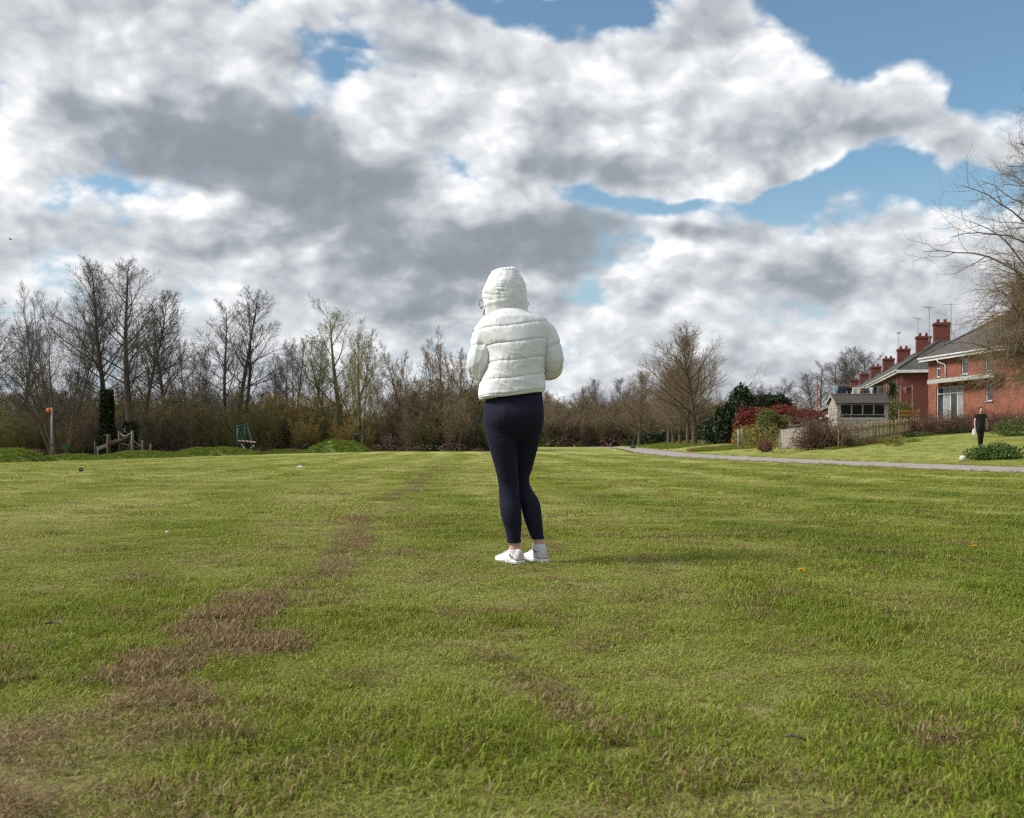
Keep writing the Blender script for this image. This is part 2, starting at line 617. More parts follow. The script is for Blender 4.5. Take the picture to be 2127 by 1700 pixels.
def build_ground():
    ys = np.concatenate([np.linspace(-120, -6, 12), np.linspace(-4, 30, 52), np.linspace(31, 110, 100), np.linspace(113, 260, 40), np.linspace(275, 1200, 30)])
    xs = np.concatenate([-np.linspace(1100, 60, 30), np.linspace(-57, -8, 36), np.linspace(-7, 45, 105), np.linspace(47, 80, 16), np.linspace(95, 1100, 26)])
    X, Y = np.meshgrid(xs, ys)
    Z = terrain(X, Y)
    v = np.stack([X, Y, Z], -1).reshape(-1, 3)
    nx, ny = len(xs), len(ys)
    i = (np.arange(ny - 1)[:, None] * nx + np.arange(nx - 1)[None, :]).ravel()
    f = np.stack([i, i + 1, i + nx + 1, i + nx], 1)
    o = obj("field", v, f, M['field'], smooth=True)
    tag(o, "mown green park field with rows of dry clippings", kind='structure')
    # tarmac path, 3 m wide, its edges nibbled by turf
    yy = np.concatenate([np.linspace(-30, 120, 400), np.linspace(121, 330, 160)])
    xc = np.interp(yy, yy, np.convolve(np.pad(path_x(yy), 12, mode='edge'), np.ones(25) / 25, 'valid'))
    wl = 1.9 + 0.18 * (fbm(yy * 0.7, yy * 0 + 3) - 0.5) * 2
    wr = 1.9 + 0.18 * (fbm(yy * 0.7, yy * 0 + 9) - 0.5) * 2
    lat = np.linspace(-1, 1, 9)
    vs = []
    for j in lat:
        xx = xc + np.where(j < 0, j * wl, j * wr)
        zz = terrain(xx, yy) + 0.014 + 0.022 * (1 - j * j)
        vs.append(np.stack([xx, yy, zz], -1))
    V = np.stack(vs, 1)
    n, k = len(yy), len(lat)
    i = (np.arange(n - 1)[:, None] * k + np.arange(k - 1)[None, :]).ravel()
    f = np.stack([i, i + 1, i + k + 1, i + k], 1)
    o = obj("path", V.reshape(-1, 3), f, M['tarmac'], smooth=True)
    tag(o, "grey tarmac path curving across the park", kind='structure')


build_ground()

# ------------------------------------------------------------------ grass blades (stuff)
def make_blade_material():
    m, N, bs, out = new_mat("grass_blade")
    g = N.new('ShaderNodeNewGeometry')
    ri = g.outputs['Random Per Island']
    a1 = N.new('ShaderNodeAttribute', attribute_type='INSTANCER', attribute_name='dry')
    a2 = N.new('ShaderNodeAttribute', attribute_type='INSTANCER', attribute_name='vary')
    dry, vary = a1.outputs['Fac'], a2.outputs['Fac']
    green = N.ramp(N.add(N.mul(ri, 0.32), N.mul(vary, 0.68)), [(0.05, (0.090, 0.158, 0.008)), (0.30, (0.188, 0.252, 0.015)), (0.62, (0.300, 0.330, 0.046)), (0.95, (0.44, 0.425, 0.150))])
    tan = N.ramp(ri, [(0.0, (0.080, 0.042, 0.020)), (0.35, (0.185, 0.108, 0.050)), (0.7, (0.31, 0.215, 0.105)), (1.0, (0.48, 0.38, 0.20))])
    isdry = N.smooth(N.sub(N.add(N.mul(dry, 1.15), 0.16), N.m('FRACT', N.mul(ri, 7.31))), -0.02, 0.10)
    col = N.mix(isdry, green, tan)
    N.put(bs.inputs['Base Color'], col)
    bs.inputs['Roughness'].default_value = 0.5
    bs.inputs['Specular IOR Level'].default_value = 0.22
    tr = N.new('ShaderNodeBsdfTranslucent')
    N.put(tr.inputs[0], col)
    mx = N.new('ShaderNodeMixShader')
    mx.inputs[0].default_value = 0.38
    N.l.new(bs.outputs[0], mx.inputs[1])
    N.l.new(tr.outputs[0], mx.inputs[2])
    N.l.new(mx.outputs[0], out.inputs[0])
    return m


M['blade'] = make_blade_material()


def blades(rng, n, radius, h0, h1, width, lean, flat=0.0):
    """a tuft: n bent, tapering blades (five corners each) spread over a disc"""
    r = radius * np.sqrt(rng.random(n))
    a = rng.random(n) * 2 * np.pi
    base = np.stack([r * np.cos(a), r * np.sin(a), np.full(n, -0.004)], 1)
    h = h0 + (h1 - h0) * rng.random(n) ** 1.4
    da = rng.random(n) * 2 * np.pi
    ln = lean * (0.35 + rng.random(n))
    dirv = np.stack([np.cos(da), np.sin(da), np.zeros(n)], 1)
    side = np.stack([-np.sin(da), np.cos(da), np.zeros(n)], 1)
    tw = rng.normal(0, 0.5, n)
    side = side * np.cos(tw)[:, None] + dirv * np.sin(tw)[:, None]
    up = np.array([0, 0, 1.0])
    rise1, rise2 = 0.62 * (1 - flat), 1.0 - flat * 0.93
    k1, k2 = (0.28 * ln, 0.85 * ln) if not flat else (0.38 + 0 * ln, 0.80 + 0 * ln)
    p1 = base + up * (h * rise1)[:, None] + dirv * (h * k1)[:, None]
    p2 = base + up * (h * rise2 * np.maximum(1 - 0.28 * ln, 0.4))[:, None] + dirv * (h * k2)[:, None]
    if flat:
        lift = rng.random(n) * 0.022
        base[:, 2] += lift
        p1[:, 2] += lift + rng.random(n) * 0.012
        p2[:, 2] += lift * rng.random(n)
    w = width * (0.6 + 0.8 * rng.random(n))
    v = np.stack([base - side * w[:, None] / 2, base + side * w[:, None] / 2,
                  p1 + side * w[:, None] * 0.42, p1 - side * w[:, None] * 0.42, p2], 1).reshape(-1, 3)
    i = np.arange(n) * 5
    f = [(int(k), int(k + 1), int(k + 2), int(k + 3)) for k in i] + [(int(k + 3), int(k + 2), int(k + 4)) for k in i]
    return v, f


LIB = bpy.data.collections.new("library")        # never linked to the scene: only instanced


def lib_object(name, v, f, mat, smooth=False, coll=None):
    me = mesh_data(name, v, f, mat, smooth)
    o = bpy.data.objects.new(name, me)
    coll.objects.link(o)
    return o


def lib_collection(name):
    c = bpy.data.collections.new(name)
    LIB.children.link(c)
    return c


def scatter(name, label, pts, rot, scale, idx, coll, attrs=None, parent=None, cat=None):
    """ONE object of kind stuff: a point cloud whose points carry the library meshes"""
    n = len(pts)
    me = bpy.data.meshes.new(name)
    me.vertices.add(n)
    me.vertices.foreach_set('co', np.asarray(pts, np.float32).ravel())
    for nm, typ, val in (('rot', 'FLOAT_VECTOR', rot), ('scl', 'FLOAT_VECTOR', scale), ('idx', 'INT', idx)):
        at_ = me.attributes.new(nm, typ, 'POINT')
        if typ == 'FLOAT_VECTOR':
            at_.data.foreach_set('vector', np.asarray(val, np.float32).ravel())
        else:
            at_.data.foreach_set('value', np.asarray(val, np.int32))
    for nm, val in (attrs or {}).items():
        at_ = me.attributes.new(nm, 'FLOAT', 'POINT')
        at_.data.foreach_set('value', np.asarray(val, np.float32))
    o = bpy.data.objects.new(name, me)
    COL.objects.link(o)
    tag(o, label, None, kind='stuff')
    ng = bpy.data.node_groups.new(name + "_scatter", 'GeometryNodeTree')
    ng.interface.new_socket('Geometry', in_out='INPUT', socket_type='NodeSocketGeometry')
    ng.interface.new_socket('Geometry', in_out='OUTPUT', socket_type='NodeSocketGeometry')
    gi, go = ng.nodes.new('NodeGroupInput'), ng.nodes.new('NodeGroupOutput')
    iop = ng.nodes.new('GeometryNodeInstanceOnPoints')
    ci = ng.nodes.new('GeometryNodeCollectionInfo')
    ci.inputs['Collection'].default_value = coll
    ci.inputs['Separate Children'].default_value = True
    ci.inputs['Reset Children'].default_value = True
    iop.inputs['Pick Instance'].default_value = True

    def named(nm, typ):
        q = ng.nodes.new('GeometryNodeInputNamedAttribute')
        q.data_type = typ
        q.inputs['Name'].default_value = nm
        return q.outputs['Attribute']
    L = ng.links
    L.new(gi.outputs[0], iop.inputs['Points'])
    L.new(ci.outputs[0], iop.inputs['Instance'])
    L.new(named('idx', 'INT'), iop.inputs['Instance Index'])
    L.new(named('rot', 'FLOAT_VECTOR'), iop.inputs['Rotation'])
    L.new(named('scl', 'FLOAT_VECTOR'), iop.inputs['Scale'])
    L.new(iop.outputs[0], go.inputs[0])
    md = o.modifiers.new("scatter", 'NODES')
    md.node_group = ng
    return o


def build_grass():
    rng = np.random.default_rng(5)
    cn = lib_collection("turf_near")
    for k in range(10):
        v, f = blades(rng, 64, 0.066, 0.009, 0.025 + 0.004 * (k % 3), 0.0027, 1.25)
        lib_object("a%02d" % k, v, f, M['blade'], coll=cn)
    for k in range(4):                                  # longer, lusher
        v, f = blades(rng, 56, 0.058, 0.014, 0.040, 0.0031, 1.15)
        lib_object("b%02d" % k, v, f, M['blade'], coll=cn)
    for k in range(4):                                  # straw lying flat
        v, f = blades(rng, 46, 0.070, 0.018, 0.046, 0.0024, 1.0, flat=0.9)
        lib_object("c%02d" % k, v, f, M['blade'], coll=cn)
    P, RO, S, I, D, V = [], [], [], [], [], []

    def ring(y0, y1, dens, zs, hk):
        wmax = 0.56 * y1 + 2.4
        n = int((y1 - y0) * 2 * wmax * dens)
        x = rng.uniform(-wmax, wmax, n)
        y = rng.uniform(y0, y1, n)
        k = np.abs(x) < 0.56 * y + 2.4
        k &= np.abs(x - path_x(y)) > 1.85
        x, y = x[k], y[k]
        n = len(x)
        dr = dryness(x, y)
        lush = fbm(x * 1.7 + 60, y * 1.3 + 20, 4)
        right = sstep(0.2, 1.6, x) * sstep(14, 3, y) * 0.12
        broad = fbm(x * 0.33 + 5, y * 0.16 + 9, 3)
        lv = lush + right
        hump = 0.014 * sstep(0.46, 0.70, fbm(x * 5.2 + 11, y * 3.9 + 70, 3))
        dr2 = np.clip(dr + 0.55 * sstep(0.52, 0.76, fbm(x * 2.6 + 3, y * 2.0 + 50, 4)) - right, 0, 1)
        idx = rng.integers(0, 10, n)
        tall = rng.random(n) < 0.75 * sstep(0.53, 0.68, lv)
        idx = np.where(tall, 10 + rng.integers(0, 4, n), idx)
        st = rng.random(n) < dr * 0.95
        idx = np.where(st, 14 + rng.integers(0, 4, n), idx)
        sz = zs * rng.uniform(0.8, 1.25, n)
        hz = np.minimum(sz, 0.75 + 0.25 * sz) * hk * (0.62 + 0.85 * sstep(0.35, 0.72, lv)) * (1 - 0.35 * dr * (~st))
        P.append(np.stack([x, y, terrain(x, y) + np.where(st, 0.006 + 0.030 * dr * rng.random(n), 0) + hump * sstep(14, 7, y)], 1))
        RO.append(np.stack([rng.normal(0, 0.06, n), rng.normal(0, 0.06, n), rng.uniform(0, 6.28, n)], 1))
        S.append(np.stack([sz, sz, hz], 1))
        I.append(idx)
        D.append(np.where(st, 0.95, dr2 * 0.55))
        band = np.sin((x + 0.045 * y + 3.0 * (vnoise(x * 0.05, y * 0.05) - 0.5)) * 2.6)
        V.append(np.clip(0.50 + 0.30 * (sstep(-0.7, 0.7, band) - 0.45) * sstep(2.0, 8.0, y) * sstep(1.0, -3.0, x - path_x(y)) + 0.12 * sstep(3, 14, y) * sstep(1.5, -1.5, x) + 0.65 * (0.5 - lv) + 0.5 * (broad - 0.5) + 0.25 * rng.normal(0, 0.5, n) - 1.3 * right, 0, 1))

    ring(0.6, 4.5, 600, 1.0, 0.78)
    ring(4.5, 9.0, 310, 1.25, 0.72)
    ring(9.0, 18.0, 90, 2.0, 0.62)
    ring(18.0, 34.0, 22, 3.2, 0.6)
    ring(34.0, 60.0, 5, 4.6, 0.45)
    cat = np.concatenate
    scatter("grass", "short mown grass and dry clippings across the field", cat(P), cat(RO), cat(S), cat(I), cn, {'dry': cat(D), 'vary': cat(V)})


build_grass()

# ------------------------------------------------------------------ the person in the white jacket
M['nylon'] = None


def make_nylon():
    m, N, bs, out = new_mat("white_nylon")
    tc = N.new('ShaderNodeTexCoord')
    v = tc.outputs['Object']
    N.put(bs.inputs['Base Color'], N.ramp(N.noise(v, 6.0, 4.0), [(0.3, (0.69, 0.695, 0.70)), (0.7, (0.745, 0.75, 0.75))]))
    bs.inputs['Roughness'].default_value = 0.46
    bs.inputs['Specular IOR Level'].default_value = 0.42
    b = N.new('ShaderNodeBump')
    b.inputs['Strength'].default_value = 0.14
    b.inputs['Distance'].default_value = 0.004
    st = N.noise(N.vm('MULTIPLY', v, (1.0, 1.0, 0.55)), 34.0, 3.0, 0.55, dist=1.2)
    N.put(b.inputs['Height'], st)
    N.put(bs.inputs['Normal'], b.outputs[0])
    return m


def make_leggings_mat():
    m, N, bs, out = new_mat("navy_stretch_fabric")
    tc = N.new('ShaderNodeTexCoord')
    v = tc.outputs['Object']
    N.put(bs.inputs['Base Color'], N.ramp(N.noise(v, 4.0, 4.0), [(0.3, (0.0120, 0.0118, 0.0245)), (0.7, (0.0160, 0.0155, 0.0310))]))
    bs.inputs['Roughness'].default_value = 0.8
    bs.inputs['Specular IOR Level'].default_value = 0.12
    bs.inputs['Sheen Weight'].default_value = 0.03
    bs.inputs['Sheen Tint'].default_value = (0.5, 0.5, 0.6, 1)
    b = N.new('ShaderNodeBump')
    b.inputs['Strength'].default_value = 0.8
    b.inputs['Distance'].default_value = 0.003
    x, y, z = N.sep(v)
    hgt = N.mul(N.noise(N.vm('MULTIPLY', v, (0.6, 0.6, 2.2)), 22.0, 3.0, 0.5), 0.25)
    for cx, cz, sx, sz, fr, sl, am in ((0.004, 0.470, 0.05, 0.032, 330.0, 90.0, 0.9), (-0.095, 0.755, 0.05, 0.022, 260.0, 30.0, 0.8), (0.10, 0.10, 0.06, 0.02, 420.0, 0.0, 0.5), (-0.06, 0.085, 0.06, 0.02, 420.0, 0.0, 0.4)):
        q = N.add(N.m('POWER', N.m('ABSOLUTE', N.mul(N.sub(x, cx), 1 / sx)), 2.0), N.m('POWER', N.m('ABSOLUTE', N.mul(N.sub(z, cz), 1 / sz)), 2.0))
        w = N.mul(N.m('SINE', N.add(N.mul(z, fr), N.add(N.mul(x, sl), N.mul(N.noise(v, 14.0, 2.0), 5.0)))), N.m('POWER', 0.3679, q))
        hgt = N.add(hgt, N.mul(w, am))
    N.put(b.inputs['Height'], hgt)
    N.put(bs.inputs['Normal'], b.outputs[0])
    return m


M['nylon'] = make_nylon()
M['leggings'] = make_leggings_mat()
M['skin'] = mat_mottle("skin", (0.46, 0.235, 0.175), (0.56, 0.32, 0.25), 25.0, 0.5, spec=0.35)
M['sock'] = mat_mottle("white_cotton", (0.66, 0.67, 0.70), (0.76, 0.77, 0.79), 60.0, 0.9, bump=0.5, bscale=200.0)
M['shoe'] = mat_mottle("white_leather", (0.66, 0.66, 0.68), (0.76, 0.76, 0.77), 12.0, 0.5, spec=0.4)
M['lilac'] = mat_mottle("pale_lilac_suede", (0.50, 0.43, 0.46), (0.58, 0.51, 0.54), 40.0, 0.85)
M['black'] = mat_mottle("black_plastic", (0.012, 0.012, 0.013), (0.022, 0.022, 0.024), 20.0, 0.5, spec=0.4)
M['hair'] = mat_mottle("brown_hair", (0.035, 0.020, 0.012), (0.07, 0.042, 0.025), 60.0, 0.6)

PY0 = 5.80


def cosring(a, p):
    """superellipse direction"""
    c, s = np.cos(a), np.sin(a)
    return np.sign(c) * np.abs(c) ** (2.0 / p), np.sign(s) * np.abs(s) ** (2.0 / p)


def grid_faces(n, k, closed=True):
    f = []
    for i in range(n - 1):
        for j in range(k if closed else k - 1):
            j2 = (j + 1) % k
            f.append((i * k + j, i * k + j2, (i + 1) * k + j2, (i + 1) * k + j))
    return f


def nz(p, s, seed=0.0):
    return mnoise.noise(Vector((p[0] * s + seed, p[1] * s - seed * 0.7, p[2] * s + seed * 1.3)))


def smooth_interp(t, ts, vs):
    """Catmull-Rom through samples, monotone parameter"""
    ts, vs = np.asarray(ts, float), np.asarray(vs, float)
    m = np.gradient(vs, ts)
    i = np.clip(np.searchsorted(ts, t) - 1, 0, len(ts) - 2)
    h = ts[i + 1] - ts[i]
    u = np.clip((t - ts[i]) / h, 0, 1)
    h00, h10, h01, h11 = 2 * u**3 - 3 * u**2 + 1, u**3 - 2 * u**2 + u, -2 * u**3 + 3 * u**2, u**3 - u**2
    return h00 * vs[i] + h10 * h * m[i] + h01 * vs[i + 1] + h11 * h * m[i + 1]


def normals_grid(V, closed):
    du = np.roll(V, -1, 1) - np.roll(V, 1, 1) if closed else np.gradient(V, axis=1)
    dv = np.gradient(V, axis=0)
    n = np.cross(du, dv)
    return n / (np.linalg.norm(n, axis=2)[:, :, None] + 1e-9)


def leg_loft(rows, yc, ratio, zoomx=920.0, zoomy=820.0, k=4.473, n=48, sides=28, pw=2.1):
    """rings from silhouette rows (row, left, right) read off the photograph, placed at depth yc"""
    t = [r[0] for r in rows]
    rr = np.linspace(t[0], t[-1], n)
    L = smooth_interp(rr, t, [r[1] for r in rows])
    Rr = smooth_interp(rr, t, [r[2] for r in rows])
    Y = smooth_interp(rr, t, yc)
    Q = smooth_interp(rr, t, ratio)
    an = np.arange(sides) * 2 * np.pi / sides
    ca, sa = cosring(an, pw)
    V = np.zeros((n, sides, 3))
    for i in range(n):
        py = zoomy + rr[i] / k
        a, b = at(zoomx + L[i] / k, py, Y[i]), at(zoomx + Rr[i] / k, py, Y[i])
        c, hw = (a + b) / 2, (b[0] - a[0]) / 2
        V[i, :, 0] = c[0] + hw * ca
        V[i, :, 1] = c[1] + hw * Q[i] * sa
        V[i, :, 2] = c[2]
    return V


def add_loft(mb, V):
    n, k = V.shape[:2]
    f = [q[::-1] for q in grid_faces(n, k)]
    f.append(tuple(range(k)))
    f.append(tuple((n - 1) * k + j for j in reversed(range(k))))
    mb.raw(V.reshape(-1, 3), [q[::-1] for q in f])


def build_person():
    P = thing("person", "person seen from behind in a hooded white puffer jacket, dark leggings and white trainers", "person", (0.065, PY0, 0.0))
    # ---- leggings: hips and two legs melted into one skin
    mb = MB()
    hip = [(-120, 420, 905), (-20, 402, 922), (60, 393, 930), (130, 380, 936), (200, 375, 939), (260, 377, 936), (330, 388, 922), (390, 402, 902), (440, 430, 885)]
    V = leg_loft(hip, [5.80] * 9, [0.58, 0.60, 0.64, 0.68, 0.72, 0.72, 0.66, 0.55, 0.40], pw=2.35)
    # buttocks: two soft swellings on the side towards the viewer
    for i in range(V.shape[0]):
        for j in range(V.shape[1]):
            p = V[i, j]
            if p[1] < 5.80:
                for cx, cz in ((-0.035, 0.875), (0.125, 0.885)):
                    d2 = ((p[0] - cx) / 0.085) ** 2 + ((p[2] - cz) / 0.085) ** 2
                    p[1] -= 0.024 * math.exp(-d2)
    add_loft(mb, V)
    left = [(250, 379, 690), (330, 388, 692), (400, 402, 692), (450, 416, 691), (600, 460, 693), (750, 500, 702), (850, 517, 707), (950, 523, 711), (1050, 528, 725), (1150, 546, 733), (1250, 576, 729), (1372, 599, 721)]
    V = leg_loft(left, [5.79, 5.79, 5.79, 5.79, 5.795, 5.81, 5.82, 5.815, 5.80, 5.795, 5.80, 5.80], [0.95, 0.96, 0.98, 1.0, 1.02, 1.0, 0.98, 1.02, 1.08, 1.1, 1.08, 1.0], n=90)
    add_loft(mb, V)
    right = [(250, 640, 936), (330, 648, 918), (400, 655, 903), (450, 655, 893), (600, 655, 855), (700, 656, 828), (775, 660, 803), (850, 672, 813), (900, 684, 840), (960, 698, 879), (1020, 716, 903), (1100, 738, 915), (1200, 768, 925), (1280, 800, 932), (1337, 823, 937)]
    V = leg_loft(right, [5.81, 5.82, 5.83, 5.845, 5.88, 5.90, 5.905, 5.90, 5.89, 5.88, 5.875, 5.87, 5.868, 5.868, 5.868], [0.95, 0.98, 1.0, 1.0, 1.0, 1.0, 1.05, 1.1, 1.1, 1.08, 1.08, 1.08, 1.08, 1.06, 1.0], n=90)
    add_loft(mb, V)
    lg = mb.build("leggings", M['leggings'], P, smooth=True)
    md = lg.modifiers.new("melt", 'REMESH')
    md.mode = 'VOXEL'
    md.voxel_size = 0.0055
    md.use_smooth_shade = True
    sm = lg.modifiers.new("soften", 'SMOOTH')
    sm.factor = 0.5
    sm.iterations = 5
    # stretch folds: below the seat, behind the knee, at the ankle hem
    tx = bpy.data.textures.new("stretch_folds", 'CLOUDS')
    tx.noise_scale = 0.035
    tx.noise_depth = 2
    vg = lg.modifiers.new("folds", 'DISPLACE')
    vg.texture = tx
    vg.texture_coords = 'LOCAL'
    vg.strength = 0.0022
    vg.mid_level = 0.5
    for (r0, l0, r1, l1, yc) in ((1352, 594, 1352, 725, 5.80), (1318, 820, 1312, 940, 5.868)):        # hem bands
        hm = MB()
        rows = [(r0, l0, l1), (r0 + 22, l0 + 2, l1 - 1)]
        V = leg_loft(rows, [yc, yc], [1.05, 1.05], n=6, sides=32)
        add_loft(hm, V)
        hm.build("hem_band", M['leggings'], lg, smooth=True)

    # ---- body (mostly under the clothes): one skinned figure with head, arms, five-fingered hands and ankles
    pts, rad, edges = [], [], []

    def node(p, r, parent=None):
        pts.append(np.array(p) - np.array(P.location))
        rad.append(r)
        if parent is not None:
            edges.append((parent, len(pts) - 1))
        return len(pts) - 1

    def zp(zx, zy, Y, big=True):
        return at(920 + zx / 5.313, 540 + zy / 5.313, Y) if big else at(920 + zx / 4.473, 820 + zy / 4.473, Y)
    pel = node(zp(660, 160, 5.81, False), 0.07)
    wst = node(zp(800, 1350, 5.81), 0.085, pel)
    chs = node(zp(800, 950, 5.81), 0.10, wst)
    nk0 = node(zp(740, 660, 5.82), 0.055, chs)
    nk1 = node(zp(720, 540, 5.835), 0.050, nk0)
    hd = node(zp(705, 420, 5.845), 0.075, nk1)
    hd2 = node(zp(700, 290, 5.84), 0.078, hd)
    node(zp(700, 215, 5.83), 0.045, hd2)
    nose = node(zp(675, 380, 5.925), 0.018, hd)
    for sh, el_, wr, sg in (((470, 800, 5.80), (405, 1200, 5.82), (545, 1130, 6.06), 1), ((1110, 800, 5.81), (1205, 1190, 5.83), (1010, 1160, 6.06), -1)):
        a = node(zp(*sh), 0.038, chs)
        b = node(zp(*el_), 0.030, a)
        c = node(zp(*wr), 0.020, b)
        w = np.array(zp(*wr))
        palm = node(w + np.array([0.05 * sg, 0.02, 0.0]), 0.022, c)
        for q, (dz, ln) in enumerate(((0.024, 0.066), (0.008, 0.074), (-0.008, 0.070), (-0.022, 0.056))):
            k1 = node(w + np.array([0.085 * sg, 0.025, dz]), 0.0085, palm)
            k2 = node(w + np.array([(0.085 + ln * 0.5) * sg, 0.012, dz]), 0.008, k1)
            node(w + np.array([(0.085 + ln * 0.62) * sg, -0.014, dz]), 0.0075, k2)
        t1 = node(w + np.array([0.045 * sg, 0.0, 0.036]), 0.010, palm)
        node(w + np.array([0.075 * sg, -0.012, 0.05]), 0.0085, t1)
    for chain in (((550, 400, 5.80, .050), (605, 850, 5.815, .032), (640, 1100, 5.80, .032), (664, 1340, 5.80, .033), (667, 1400, 5.80, .0325), (668, 1470, 5.80, .034), (650, 1540, 5.83, .030), (600, 1552, 5.90, .026)),
                  ((785, 400, 5.83, .048), (738, 790, 5.905, .030), (828, 1080, 5.872, .032), (882, 1310, 5.868, .033), (887, 1370, 5.868, .0325), (893, 1430, 5.868, .034), (880, 1515, 5.90, .030), (845, 1530, 5.97, .026))):
        prev = pel
        for (zx, zy, Y, r) in chain:
            prev = node(zp(zx, zy, Y, False), r, prev)
    me = bpy.data.meshes.new("body")
    me.from_pydata([tuple(p) for p in pts], edges, [])
    me.materials.append(M['skin'])
    bo = bpy.data.objects.new("body", me)
    COL.objects.link(bo)
    bo.parent = P
    sk = bo.modifiers.new("skin", 'SKIN')
    sk.use_smooth_shade = True
    lay = me.skin_vertices[0].data if me.skin_vertices else None
    if lay is None:
        bm = bmesh.new(); bm.from_mesh(me); bm.verts.layers.skin.verify(); bm.to_mesh(me); bm.free()
        lay = me.skin_vertices[0].data
    for i, r in enumerate(rad):
        lay[i].radius = (r, r)
        lay[i].use_root = (i == 0)
    bo.modifiers.new("sub", 'SUBSURF').levels = 2
    bo.modifiers["sub"].render_levels = 2
    # hair under the hood
    hb = MB()
    c = zp(703, 330, 5.815)
    an = np.arange(20) * 2 * np.pi / 20
    rows = []
    for ph in np.linspace(-1.25, 1.5, 14):
        rows.append([(c[0] + 0.082 * math.cos(ph) * math.cos(q), c[1] + 0.085 * math.cos(ph) * math.sin(q) - (0.02 if ph < 0 else 0), c[2] + 0.11 * math.sin(ph)) for q in an])
    add_loft(hb, np.array(rows)[::-1])
    hb.build("hair", M['hair'], P, smooth=True)

    # ---- jacket body
    px_m = PY0 / FPX / 5.313                          # metres per zoomed pixel
    rows = [(545, 640, 860), (575, 575, 925), (610, 505, 985), (650, 432, 1062), (700, 392, 1118), (770, 385, 1160), (860, 425, 1160), (960, 485, 1142), (1060, 505, 1126),
            (1160, 488, 1117), (1260, 452, 1112), (1350, 420, 1112), (1430, 408, 1114), (1490, 412, 1108), (1500, 416, 1104)]
    depth = [0.085, 0.105, 0.122, 0.135, 0.142, 0.150, 0.158, 0.162, 0.160, 0.155, 0.150, 0.150, 0.150, 0.146, 0.142]
    t = [r[0] for r in rows]
    n, sides = 210, 300
    rr = np.linspace(t[0], t[-1], n)
    L, Rr = smooth_interp(rr, t, [r[1] for r in rows]), smooth_interp(rr, t, [r[2] for r in rows])
    Dp = smooth_interp(rr, t, depth)
    seams = np.array([545, 742, 925, 1118, 1305, 1473, 1500.0])
    an = np.arange(sides) * 2 * np.pi / sides
    ca, sa = cosring(an, 2.25)
    V = np.zeros((n, sides, 3))
    seamd = np.zeros((n, sides))
    tt = np.zeros((n, sides))
    for i in range(n):
        xc, hw = (L[i] + Rr[i]) / 2, (Rr[i] - L[i]) / 2
        zx = xc + hw * ca
        tilt = -0.135 * sstep(560, 760, rr[i])
        zy = rr[i] + tilt * (zx - 780)
        zy = np.where(sa > 0, zy + 14 * sstep(1250, 1480, rr[i]) * sa, zy)
        X = (920 + zx / 5.313 - 1063.5) / FPX * PY0
        Z = CAM_H + (HOR - 540 - zy / 5.313) / FPX * PY0
        V[i, :, 0], V[i, :, 1], V[i, :, 2] = X, PY0 + 0.005 + Dp[i] * sa, Z
        # curved seam position across the back
        rv = rr[i] + 7.0 * np.sin(an * 2 + 1.0) + 4 * np.sin(an * 5)
        k = np.clip(np.searchsorted(seams, rv) - 1, 0, len(seams) - 2)
        tl = np.clip((rv - seams[k]) / (seams[k + 1] - seams[k]), 0, 1)
        tt[i] = tl
        seamd[i] = np.minimum(rv - seams[k], seams[k + 1] - rv)
    # puffed baffles
    Nn = normals_grid(V, True)
    if Nn[:, :, :][n // 2, sides * 3 // 4, 1] > 0:
        Nn = -Nn
    puff = 0.0085 * (1 - np.abs(2 * tt - 1) ** 6.0) ** 0.62
    puff[rr > 1473] *= 0.45
    puff[rr < 640] *= 0.6
    W_ = np.zeros((n, sides))
    for i in range(n):
        for j in range(sides):
            p = V[i, j]
            u = an[j] * 0.17
            g = nz((u * 30.0, rr[i] * 0.006, 0.3), 1.0, 4.0) * 0.6 + nz((u * 62.0, rr[i] * 0.012, 0.9), 1.0, 9.0) * 0.4     # gathers running out of the seams
            e = math.exp(-max(seamd[i, j], 0) / 42.0)
            big = nz((p[0] * 7 + p[2] * 9, p[2] * 4 - p[0] * 5, p[1] * 5), 1.0, 2.0)
            rid = 1 - abs(nz((p[0] * 11 + p[2] * 15, p[2] * 7 - p[0] * 6, 0.5), 1.0, 12.0)) * 2
            pk = (1 - abs(nz((u * 95.0, rr[i] * 0.010, 0.5), 1.0, 15.0)) * 2) * math.exp(-max(seamd[i, j], 0) / 30.0)      # short puckers off the stitching
            W_[i, j] = 0.0040 * g * (0.30 + e) + 0.0036 * big + 0.0022 * max(rid - 0.5, 0) * 1.4 + 0.0028 * pk
    amp = sstep(560, 640, rr)[:, None] * (1 - 0.75 * sstep(1460, 1490, rr))[:, None]
    V = V + Nn * (puff + W_ * amp)[:, :, None]
    f = grid_faces(n, sides)
    f.append(tuple((n - 1) * sides + j for j in range(sides)))
    f.append(tuple(reversed(range(sides))))
    jk = obj("jacket", V.reshape(-1, 3), f, M['nylon'], P, smooth=True)
    # stitched seam cords: thin pressed lines round the body
    jk['label'] = "white quilted puffer jacket body"

    # ---- sleeves
    def sleeve(pts, radii, seams_at, seed, flat=0.92):
        pts = np.array([zp(*q) for q in pts])
        seg = np.r_[0, np.cumsum(np.linalg.norm(np.diff(pts, axis=0), axis=1))]
        n, sides = 130, 72
        s = np.linspace(0, seg[-1], n)
        C = np.stack([smooth_interp(s, seg, pts[:, a]) for a in range(3)], 1)
        r = smooth_interp(s, seg, radii)
        T = np.gradient(C, axis=0); T /= np.linalg.norm(T, axis=1)[:, None]
        U = np.cross(T, np.array([0, 1.0, 0.35])); U /= np.linalg.norm(U, axis=1)[:, None]
        W2 = np.cross(T, U)
        an = np.arange(sides) * 2 * np.pi / sides
